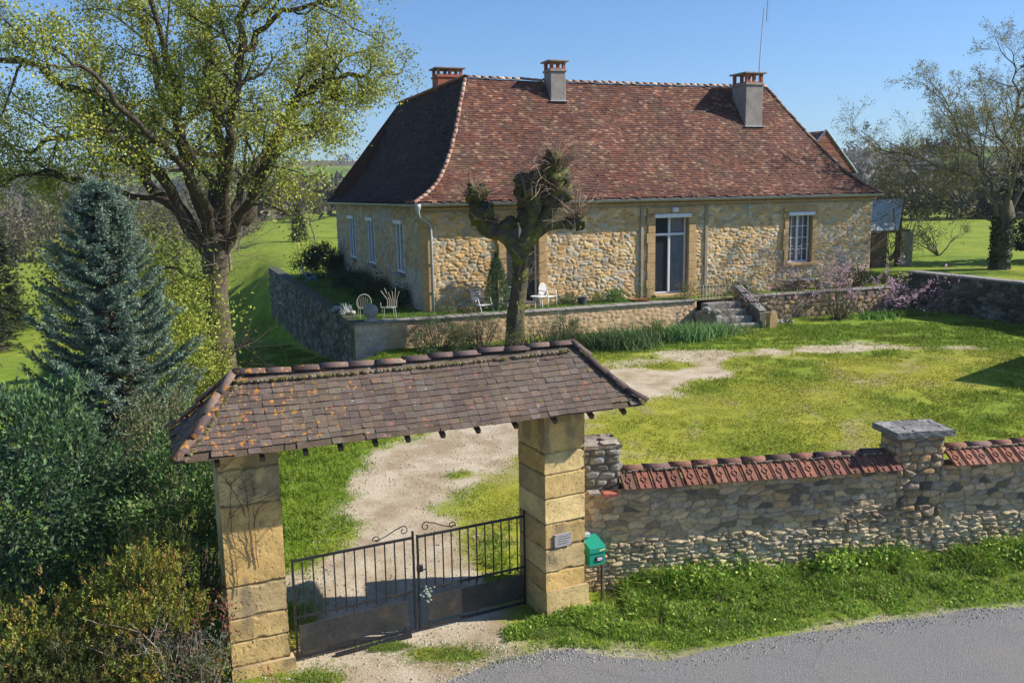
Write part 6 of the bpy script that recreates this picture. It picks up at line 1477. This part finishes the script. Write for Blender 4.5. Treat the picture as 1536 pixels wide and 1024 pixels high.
# ---- terrace furniture
def plastic_chair(x, y, rot, label, name='garden_armchair', m_=None, sc_=1.0):
    b = H(x, y); t = thing(name, label, 'chair', b); m_ = m_ or m_plastic
    c, s_ = math.cos(rot), math.sin(rot); X = UX * c + UY * s_; Y = -UX * s_ + UY * c; A = np.array([X, Y, UZ]); q = lambda a, b_, z: b + (X * a + Y * b_ + UZ * z) * sc_
    mb = MB(); mb.box(q(0, 0, .42), (.5 * sc_, .48 * sc_, .03), A, bev=.012); mb.out('seat', m_, t)
    mb = MB(); n = 13; P = [(.27 * math.cos(a), .22 + .04 * math.sin(a) * 0, .45 + .48 * math.sin(a) ** .6) for a in np.linspace(0.05, math.pi - .05, n)]
    mb.tube([q(a_, b_ + .08 * (z - .45), z) for a_, b_, z in P], .022, 6)
    for k in range(-4, 5): xx = k * .05; mb.box(q(xx, .245, .45 + .23), (.026, .016, .44 * (1 - (abs(k) / 5) ** 3)), A)
    mb.out('backrest', m_, t, smooth=False)
    for sx in (-1, 1):
        mb = MB(); mb.tube([q(sx * .27, .24, .66), q(sx * .29, .05, .67), q(sx * .29, -.2, .65), q(sx * .27, -.24, .55), q(sx * .27, -.24, 0)], .024, 6); mb.out('armrest', m_, t, smooth=True)
        mb = MB(); mb.tube([q(sx * .25, .22, .62), q(sx * .26, .26, .42), q(sx * .26, .31, 0)], .024, 6); mb.out('leg', m_, t, smooth=True)
plastic_chair(4.95, -.45, .5, 'white plastic armchair on the terrace right of the pollarded tree')
t = thing('garden_table', 'small white plastic table beside the white armchair', 'table', H(4.4, -.75)); mb = MB(); mb.lathe(H(4.4, -.75), [(0, .5), (.28, .5), (.29, .47), (.26, .46), (0, .46)], 16); mb.out('table_top', m_plastic, t)
for a in range(4): mb = MB(); mb.tube([H(4.4 + .18 * math.cos(a * 1.57 + .7), -.75 + .18 * math.sin(a * 1.57 + .7), .46), H(4.4 + .22 * math.cos(a * 1.57 + .7), -.75 + .22 * math.sin(a * 1.57 + .7), 0)], .018, 5); mb.out('leg', m_plastic, t)
def slat_chair(x, y, rot, label, m_=None, n=5):
    b = H(x, y); t = thing('slatted_chair', label, 'chair', b); c, s_ = math.cos(rot), math.sin(rot); X = UX * c + UY * s_; Y = -UX * s_ + UY * c; A = np.array([X, Y, UZ]); q = lambda a, b_, z: b + X * a + Y * b_ + UZ * z; m_ = m_ or m_plastic
    mb = MB()
    for sx in (-1, 1): mb.tube([q(sx * .26, -.3, .3), q(sx * .26, .18, .28), q(sx * .26, .30, .5), q(sx * .25, .42, .85)], .018, 6)
    mb.tube([q(-.25, .42, .85), q(.25, .42, .85)], .018, 6); mb.out('side_frame', m_, t, smooth=True)
    for k in range(7): mb = MB(); mb.box(q(0, -.28 + k * .07, .30), (.5, .045, .015), A, bev=.005); mb.out('seat_slat', m_, t)
    for k in range(n): mb = MB(); f = k / n; mb.box(q(0, .27 + .15 * f, .42 + .42 * f), (.5, .018, .05), A, bev=.006); mb.out('back_slat', m_, t)
    for sx in (-1, 1):
        mb = MB(); mb.tube([q(sx * .27, .32, .58), q(sx * .3, -.1, .55), q(sx * .3, -.34, .0)], .018, 6); mb.out('leg', m_, t); mb = MB(); mb.tube([q(sx * .27, -.1, .3), q(sx * .28, .4, .0)], .016, 6); mb.out('leg', m_, t)
slat_chair(2.1, -.7, .35, 'white slatted folding chair beside the cone shaped evergreen')
slat_chair(3.2, -.55, -.5, 'white slatted chair half hidden behind the pollarded trunk', n=4)
slat_chair(-2.2, 14.6, 1.3, 'bluish slatted lounge chair in the shade at the far end of the terrace', m_=m_blue)
# wire chairs
for i, (x, y, lb, rt_) in enumerate(((-2.45, -.5, 'round backed wire chair with cushion near the terrace corner', 0), (-1.6, -.7, 'tall cream wire chair tangled with twigs near the house corner', 1))):
    b = H(x, y); t = thing('wire_chair', lb, 'chair', b); mb = MB()
    if i == 0:
        mb.tube([b + UX * (.27 * math.cos(a)) + UZ * (.62 + .3 * math.sin(a)) + UY * .12 for a in np.linspace(-.6, math.pi + .6, 18)], .015, 5)
        for k in range(-3, 4): mb.tube([b + UX * k * .06 + UY * .12 + UZ * .42, b + UX * k * .075 + UY * .13 + UZ * (.62 + .28 * math.cos(k * .4))], .004, 4)
    else:
        for k in range(6): mb.tube([b + UX * (-.05 + k * .07) + UZ * .4, b + UX * (-.02 + k * .07) + UZ * .7 + UY * .05, b + UX * (.08 + (k - 2.5) * .14) + UZ * (1.05 + .1 * math.sin(k * 2))], .009, 4)
        mb.tube([b + UX * (-.3) + UZ * .62, b + UX * -.28 + UZ * .4], .01, 4)
    mb.out('back_frame', m_wire, t)
    mb = MB(); mb.tube([b + UX * .25 * math.cos(a) + UY * .2 * math.sin(a) + UZ * .42 for a in np.linspace(0, 6.29, 17)], .013, 5)
    for k in range(-3, 4): mb.tube([b + UX * k * .065 - UY * .18 + UZ * .42, b + UX * k * .065 + UY * .18 + UZ * .42], .006, 4)
    mb.out('seat', m_wire, t)
    for sx in (-1, 1):
        for sy in (-1, 1): mb = MB(); mb.tube([b + UX * sx * .2 + UY * sy * .16 + UZ * .42, b + UX * sx * .25 + UY * sy * .2], .012, 5); mb.out('leg', m_wire, t)
t = thing('stone_ball', 'weathered stone ball on a flat base at the terrace wall corner', 'ornament', H(-2.45, -1.45, .06)); mb = MB(); mb.blob(H(-2.45, -1.45, .42), (.27, .27, .28), 4, (.28, .28, .28), amp=.12, nu=20, nv=14); mb.out('ball', m_stone, t, smooth=True); mb = MB(); mb.lathe(H(-2.45, -1.45, .06), [(0, .0), (.26, 0), (.27, .05), (.15, .08), (.1, .15), (0, .15)], 14, (.4, .38, .34)); mb.out('base', m_stone, t)
t = thing('stone_trough', 'mossy stone pile with pale dead stems on the terrace wall', 'planter', H(-2.95, 1.2, .05)); mb = MB()
for k in range(12): mb.blob(H(-2.9 + rgf.normal() * .12, .5 + k * .16, .14), (.14, .14, .1), k, np.array((.33, .31, .27)) * (.7 + .5 * rgf.random()), nu=8, nv=6)
mb.out('stones', m_stone, t)
mb = MB(); 
for k in range(30): q = H(-2.9 + rgf.normal() * .1, .3 + rgf.random() * .8, .2); mb.tube([q, q + UZ * .12 + rgf.normal(size=3) * .03, q + UZ * .24 + rgf.normal(size=3) * .06], .008, 4, (.5, .5, .48))
mb.out('dead_stems', m_twig, t)
mb = MB(); mb.lathe(H(6.35, -.75), [(0, 0), (.15, 0), (.19, .3), (.2, .3), (.2, .33), (.17, .33), (.165, .28), (0, .27)], 18); tag(mb.out('flower_pot', m_pot, None, org=H(6.35, -.75), smooth=False), 'dark grey round pot standing on the terrace edge', 'pot')
mb = MB(); mb.lathe(H(9.0, -.8), [(0, 0), (.25, .02), (.42, .12), (.44, .12), (.27, 0), (0, -.01)], 20); tag(mb.out('fire_bowl', m_terra, None, org=H(9.0, -.8)), 'shallow rust coloured bowl on the terrace before the glazed door', 'bowl')
mb = MB(); mb.lathe(H(18.6, -.75), [(0, 0), (.12, 0), (.2, .1), (.26, .26), (.28, .26), (.28, .3), (.2, .3), (0, .28)], 16, (.4, .38, .34)); tag(mb.out('garden_urn', m_stone, None, org=H(18.6, -.75)), 'wide pale stone urn on the flower bed below the right window', 'urn')
mb = MB(); mb.lathe(H(19.7, -.7), [(0, 0), (.16, 0), (.3, .15), (.33, .3), (.26, .42), (.2, .44), (0, .44)], 16, (.34, .24, .15)); tag(mb.out('clay_jar', m_stone, None, org=H(19.7, -.7)), 'rounded brown clay jar beside the pale stone urn', 'jar')
t = thing('garden_bench', 'pale blue grey bench against the wall below the right window', 'bench', H(17.6, -.35)); mb = MB()
for k in range(3): mb.box(H(17.6, -.5 + k * .13, .45), (1.9, .11, .03), HA, bev=.006)
mb.out('seat', m_zinc, t)
for x in (16.8, 18.4): mb = MB(); mb.box(H(x, -.37, .22), (.06, .36, .43), HA, bev=.006); mb.out('leg', m_zinc, t)
mb = MB(); mb.tube([at(1.65, 31.3, 0), at(1.65, 31.3, 1.6)], .011, 6); tag(mb.out('garden_stake', m_stick, None, org=at(1.65, 31.3)), 'thin pale stake in the bed before the terrace wall', 'stake')
# off-frame barn on the right, only its eave tips the lawn with shade
t = thing('farm_shed', 'low gabled farm shed standing right of the lawn', 'shed', at(23.2, 26.4)); q = at(23.2, 26.4)
mb = MB(); mb.box(q + UZ * 1.3, (5, 4.2, 2.6), None, (.36, .28, .18)); mb.out('wall', m_wallhouse, t)
mb = MB(); mb.add([q + np.array(v_) for v_ in ((-2.9, -2.6, 2.5), (2.9, -2.6, 2.5), (2.9, 0, 4.9), (-2.9, 0, 4.9), (-2.9, 2.6, 2.5), (2.9, 2.6, 2.5))], [[0, 1, 2, 3], [3, 2, 5, 4]], (.2, .1, .07)); mb.add([q + np.array(v_) for v_ in ((-2.5, -2.1, 2.6), (-2.5, 2.1, 2.6), (-2.5, 0, 4.85), (2.5, -2.1, 2.6), (2.5, 2.1, 2.6), (2.5, 0, 4.85))], [[0, 2, 1], [3, 4, 5]], (.36, .28, .18)); mb.out('roof', m_tile, t)

# ================================================================== GRASS
def grass():
    rg = np.random.default_rng(201)
    # verge weeds along the wall
    n = 90000; x = rg.uniform(-.2, 10.5, n); y0 = road_edge(x) + .12; yw = W0[1] + (x - W0[0]) * math.tan(R(WA)) - .03; f = rg.random(n) ** .8; y = y0 + (yw - y0) * f
    ok = (yw > y0) & ~((x < 1.25) & (y > 12.75 + (x - .4) * .5)) & ~((x < 1.75) & (y > 12.95)); dens = fbm(x / .35, y / .3, 5, 3); ok &= dens > .50 - .22 * f; x, y, f, dens = x[ok], y[ok], f[ok], dens[ok]
    P = np.stack([x, y, height(x, y) - .01], 1); hh = (.04 + .30 * f ** 1.4 * fbm(x / .5, y / .4, 8, 3) * 1.3) * (.6 + .8 * dens)
    mb = MB(); GP = [(.20, .34, .03), (.32, .46, .05), (.10, .20, .025), (.44, .50, .10), (.15, .27, .03)]
    blades(mb, P, rg, hh * 1.6, .015, GP, .5)
    n3 = 45000; x3 = rg.uniform(.2, 10.5, n3); f3 = rg.random(n3); y3 = road_edge(x3) + .08 + (W0[1] + (x3 - W0[0]) * math.tan(R(WA)) - road_edge(x3) - .1) * f3; k3 = ~((x3 < 1.3) & (y3 > 12.75 + (x3 - .4) * .5)) & (rg.random(n3) < .25 + 3 * f3); x3, y3 = x3[k3], y3[k3]
    blades(mb, np.stack([x3, y3, height(x3, y3) - .005], 1), rg, .07, .011, GP + [(.42, .38, .14)], .6)
    o = mb.out('verge_grass', m_grassb, None, org=(5, 13.3, 0)); tag(o, 'tall bright green grass along the foot of the roadside wall', 'grass', kind='stuff')
    k = rg.random(len(P)) < .05 + .25 * f[:len(P)]; Q = P[k] + UZ * (hh[k] * (.35 + .65 * rg.random(k.sum())))[:, None]; mb = MB(); leaves(mb, Q, rg, .06, .035, GP, up=.25)
    # a few taller weed tufts against the wall
    T = []
    for _ in range(15):
        cx = rg.uniform(1.9, 9.5); cy = W0[1] + (cx - W0[0]) * math.tan(R(WA)) - rg.uniform(.12, .5)
        if cx < 1.5: cy -= .4
        T.append(np.array([cx, cy, .22]) + rg.normal(size=(260, 3)) * np.array([.2, .13, .1]))
    leaves(mb, np.concatenate(T), rg, .07, .045, GP, up=.3)
    n2 = 420; x2 = rg.uniform(1.0, 10, n2); f2_ = rg.random(n2); y2 = road_edge(x2) + .3 + (W0[1] + (x2 - W0[0]) * math.tan(R(WA)) - road_edge(x2) - .4) * f2_; P2 = np.stack([x2, y2, height(x2, y2)], 1); ds = MB(); blades(ds, P2, rg, .22 + .25 * f2_, .008, [(.45, .38, .22), (.36, .30, .16), (.30, .2, .12)], .35); o = ds.out('dry_stems', m_grassb, None, org=(5, 13.3, 0)); tag(o, 'dry straw coloured stems among the verge weeds', 'stems', kind='stuff')
    o = mb.out('verge_weeds', m_leaf, None, org=(5, 13.3, 0)); tag(o, 'broad leaved weeds growing on the verge below the roadside wall', 'weeds', kind='stuff')
    # lawn blades
    n = 430000; u_ = rg.random(n); y = 12.0 + 24 * u_ ** 1.25; x = -7.5 + 30 * rg.random(n)
    d1 = seg_dist(x, y, PATH1); d2 = seg_dist(x, y, PATH2); big = (fbm(x / 1.6 + 3, y / 1.6 + 8, 21, 4) - .5); path = np.maximum(sstep(.85, -.55, d1 + big * 2.4), .8 * sstep(.7, -.6, d2 + big * 3.0))
    isl = np.maximum(sstep(.2, -.3, np.hypot((x + .05) / .75, (y - 15.1) / 1.5) - .9), .8 * sstep(.2, -.3, np.hypot((x + 1.2) / .8, (y - 19.4) / .5) - .6)); path = path * (1 - isl)
    lx, ly = hloc(x, y)
    wl = W0[1] + (x - W0[0]) * math.tan(R(WA)) + .5; gate = gl[1] + (x - gl[0]) * IU[1] / IU[0] + .1
    bare = fbm(x / .5 + 3, y / .5, 23, 4)
    ok = (rg.random(n) > path * 1.15) & (ly < -1.9) & (lx < 22.3) & np.where(x > .9, y > wl, y > gate) & (bare > .30 + .12 * rg.random(n) - .12 * (x < -3))
    ok &= ~((lx > 11) & (lx < 13.5) & (ly > -4))
    x, y = x[ok], y[ok]; P = np.stack([x, y, height(x, y) - .005], 1)
    lush = fbm(x / 3 + 1, y / 3 + 5, 31, 4) + .35 * sstep(27.5, 31, y) - .2 + .45 * sstep(-2.2, -4.2, x) * (y < 24) + .5 * isl[ok]; lush = sstep(.1, .7, lush)
    h = .028 + .05 * lush * (.5 + fbm(x / .4, y / .4, 3, 2)) + .06 * sstep(.4, .8, lush) * (fbm(x / .3, y / .3, 9, 2) > .62)
    m = len(P); th = rg.random(m) * 6.28; w = (.012 + y * .0006)[:, None]; S_ = np.stack([np.cos(th), np.sin(th), 0 * th], 1) * w * .5; ln = rg.normal(size=(m, 3)) * .6; ln[:, 2] = 1
    V = np.stack([P - S_, P + S_, P + ln * h[:, None]], 1).reshape(-1, 3); F = np.arange(m * 3).reshape(-1, 3)
    ca = np.array([(.30, .28, .025), (.36, .33, .03), (.44, .37, .07), (.23, .25, .02)])[rg.integers(0, 4, m)]; cb = np.array([(.14, .24, .02), (.19, .29, .03), (.10, .18, .015), (.26, .35, .04)])[rg.integers(0, 4, m)]
    lw = np.clip(lush + rg.normal(size=m) * .15, 0, 1)[:, None]; c = (ca * (1 - lw) + cb * lw) * (.75 + .5 * rg.random(m))[:, None]
    o = build('lawn_grass', V, F, m_grassb, None, c, org=(4, 22, .5)); tag(o, 'short yellow green lawn grass in the farmhouse yard', 'grass', kind='stuff')
    # forecourt tufts
    n = 9000; C = np.array([(-.95, 11.75, .75, .22), (-2.75, 11.05, .35, .3), (.35, 12.35, .4, .12), (-1.9, 12.0, .3, .08)]); i = rg.integers(0, 4, n); x = C[i, 0] + rg.normal(size=n) * C[i, 2] * .6; y = C[i, 1] + rg.normal(size=n) * C[i, 3] * .8
    P = np.stack([x, y, height(x, y) - .005], 1); mb = MB(); blades(mb, P, rg, .07, .01, [(.13, .25, .03), (.2, .3, .05), (.3, .32, .08)], .6); o = mb.out('forecourt_grass', m_grassb, None, org=(-1, 11.7, 0)); tag(o, 'sparse grass tufts on the gravel in front of the gate', 'grass', kind='stuff')
    # longer coarse grass left of the terrace and on its shaded side
    n = 90000; y = rg.uniform(19, 46, n); x = np.interp(y, [0, 28, 31.4, 57], [-4.7, -5.2, -5.8, -15.9]) - 13 * rg.random(n) ** 1.3; ok = fbm(x / .8, y / .8, 5, 3) > .4; x, y = x[ok], y[ok]
    P = np.stack([x, y, height(x, y) - .005], 1); mb = MB(); blades(mb, P, rg, .07 + .07 * fbm(x / 2, y / 2, 3, 3), .03, [(.14, .24, .02), (.19, .29, .03), (.10, .18, .015), (.26, .35, .04)], .6); o = mb.out('meadow_grass', m_grassb, None, org=(-9, 30, 0)); tag(o, 'rough grass on the slope left of the terrace wall', 'grass', kind='stuff')
    # terrace grass fringe and pebbles on the drive
    n = 34000; lx = rg.uniform(-3, 11, n); ly = rg.uniform(-1.2, .0, n); lx[:22000] = rg.uniform(-2.9, -.1, 22000); ly[:22000] = rg.uniform(-1.2, 18, 22000); P = P0 + lx[:, None] * UX + ly[:, None] * UY; mb = MB(); blades(mb, P, rg, .12, .02, [(.13, .24, .03), (.18, .27, .05)], .5); o = mb.out('terrace_grass', m_grassb, None, org=H(4, -.5)); tag(o, 'green grass growing on the terrace below the farmhouse wall', 'grass', kind='stuff')
    n = 16000; x = rg.uniform(-5, 4, n); y = rg.uniform(10.3, 24, n) ; d1 = seg_dist(x, y, PATH1); ok = (d1 < .35) & (y > road_edge(x) - .25); x, y = x[ok], y[ok]; m = len(x); s_ = .008 + .018 * rg.random(m) ** 3
    P = np.stack([x, y, height(x, y) + s_ * .3], 1); o6 = np.array([[1, 0, 0], [0, 1, 0], [-1, 0, 0], [0, -1, 0], [0, 0, .7], [0, 0, -.5]]); V = (P[:, None] + o6[None] * (s_[:, None, None] * (.7 + .6 * rg.random((m, 6, 1))))).reshape(-1, 3); b = np.arange(m)[:, None] * 6
    F = np.concatenate([b + np.array(t_) for t_ in ((0, 1, 4), (1, 2, 4), (2, 3, 4), (3, 0, 4))]); c = np.tile(np.array([(.5, .43, .33), (.6, .54, .44), (.36, .3, .23), (.45, .36, .26)])[rg.integers(0, 4, m)], (4, 1))
    o = build('gravel', V, F, m_stone, None, c, org=(-1.5, 15, 0)); tag(o, 'pale loose gravel scattered on the driveway', 'gravel', kind='stuff')
grass()
def grit():
    rg = np.random.default_rng(301); n = 5200; x = rg.uniform(-4, 11, n); y = road_edge(x) + rg.normal(size=n) * .16 - .05; m = n; s_ = .006 + .014 * rg.random(m) ** 3
    P = np.stack([x, y, height(x, y) + s_ * .3], 1); o6 = np.array([[1, 0, 0], [0, 1, 0], [-1, 0, 0], [0, -1, 0], [0, 0, .7]]); V = (P[:, None] + o6[None] * (s_[:, None, None] * (.7 + .6 * rg.random((m, 5, 1))))).reshape(-1, 3); b = np.arange(m)[:, None] * 5
    F = np.concatenate([b + np.array(t_) for t_ in ((0, 1, 4), (1, 2, 4), (2, 3, 4), (3, 0, 4))]); c = np.tile(np.array([(.4, .38, .35), (.5, .46, .4), (.2, .19, .18), (.3, .27, .22)])[rg.integers(0, 4, m)], (4, 1))
    o = build('road_grit', V, F, m_stone, None, c, org=(3, 12, 0)); tag(o, 'loose grit lying along the crumbling road edge', 'grit', kind='stuff')
grit()

# ================================================================== AIR, LIGHT, CAMERA
SUN_AZ = R(3.5); SUN_EL = R(34.5)     # azimuth measured from +X towards +Y
if HAZE:
    m = bpy.data.materials.new('haze'); m.use_nodes = True; nt = m.node_tree; nt.nodes.remove(nt.nodes['Principled BSDF'])
    pv = nt.nodes.new('ShaderNodeVolumePrincipled'); pv.inputs['Color'].default_value = (.80, .88, 1, 1); pv.inputs['Density'].default_value = HAZE; nt.links.new(pv.outputs[0], nt.nodes['Material Output'].inputs['Volume'])
    mb = MB(); mb.box((0, 830, 60), (3200, 1900, 160)); o = mb.out('haze', m); tag(o, kind='stuff')
w = bpy.data.worlds.new('World'); S.world = w; w.use_nodes = True; nt = w.node_tree; bg = nt.nodes['Background']
sky = nt.nodes.new('ShaderNodeTexSky'); sky.sky_type = 'NISHITA'; sky.sun_disc = False; sky.sun_elevation = SUN_EL; sky.sun_rotation = math.pi / 2 - SUN_AZ
sky.air_density = 1.0; sky.dust_density = .5; sky.ozone_density = 4.0; sky.altitude = 100
mx = nt.nodes.new('ShaderNodeMix'); mx.data_type = 'RGBA'; mx.blend_type = 'MULTIPLY'; mx.inputs[0].default_value = 1; mx.inputs[7].default_value = (.66, .90, 1.16, 1)   # deep clear spring blue
nt.links.new(sky.outputs[0], mx.inputs[6]); nt.links.new(mx.outputs[2], bg.inputs[0]); bg.inputs[1].default_value = .088
sd = np.array([math.cos(SUN_AZ) * math.cos(SUN_EL), math.sin(SUN_AZ) * math.cos(SUN_EL), math.sin(SUN_EL)])
l = bpy.data.lights.new('sun', 'SUN'); l.energy = 5.0; l.angle = R(.53); l.color = (1, .94, .84); lo = bpy.data.objects.new('sun', l); COL.objects.link(lo); lo.rotation_euler = Vector(sd).to_track_quat('Z', 'Y').to_euler(); lo.location = (30, 0, 40)
cam = bpy.data.cameras.new('camera'); co = bpy.data.objects.new('camera', cam); COL.objects.link(co); S.camera = co
cam.sensor_width = 36; cam.lens = 1331 / 1536 * 36; cam.clip_end = 5000; cam.clip_start = .1
from mathutils import Matrix
p_ = R(9.55); ro = R(1.0); fw = Vector((0, math.cos(p_), -math.sin(p_))); rr_ = Vector((1, 0, 0)); up_ = Vector((0, math.sin(p_), math.cos(p_)))
r2 = rr_ * math.cos(ro) - up_ * math.sin(ro); u2 = up_ * math.cos(ro) + rr_ * math.sin(ro)
co.matrix_world = Matrix(((r2.x, u2.x, -fw.x, 0), (r2.y, u2.y, -fw.y, 0), (r2.z, u2.z, -fw.z, 6.5), (0, 0, 0, 1)))
S.view_settings.view_transform = 'Standard'; S.view_settings.look = 'None'; S.view_settings.exposure = .62; S.view_settings.gamma = 1
S.cycles.max_bounces = 5; S.cycles.transparent_max_bounces = 8
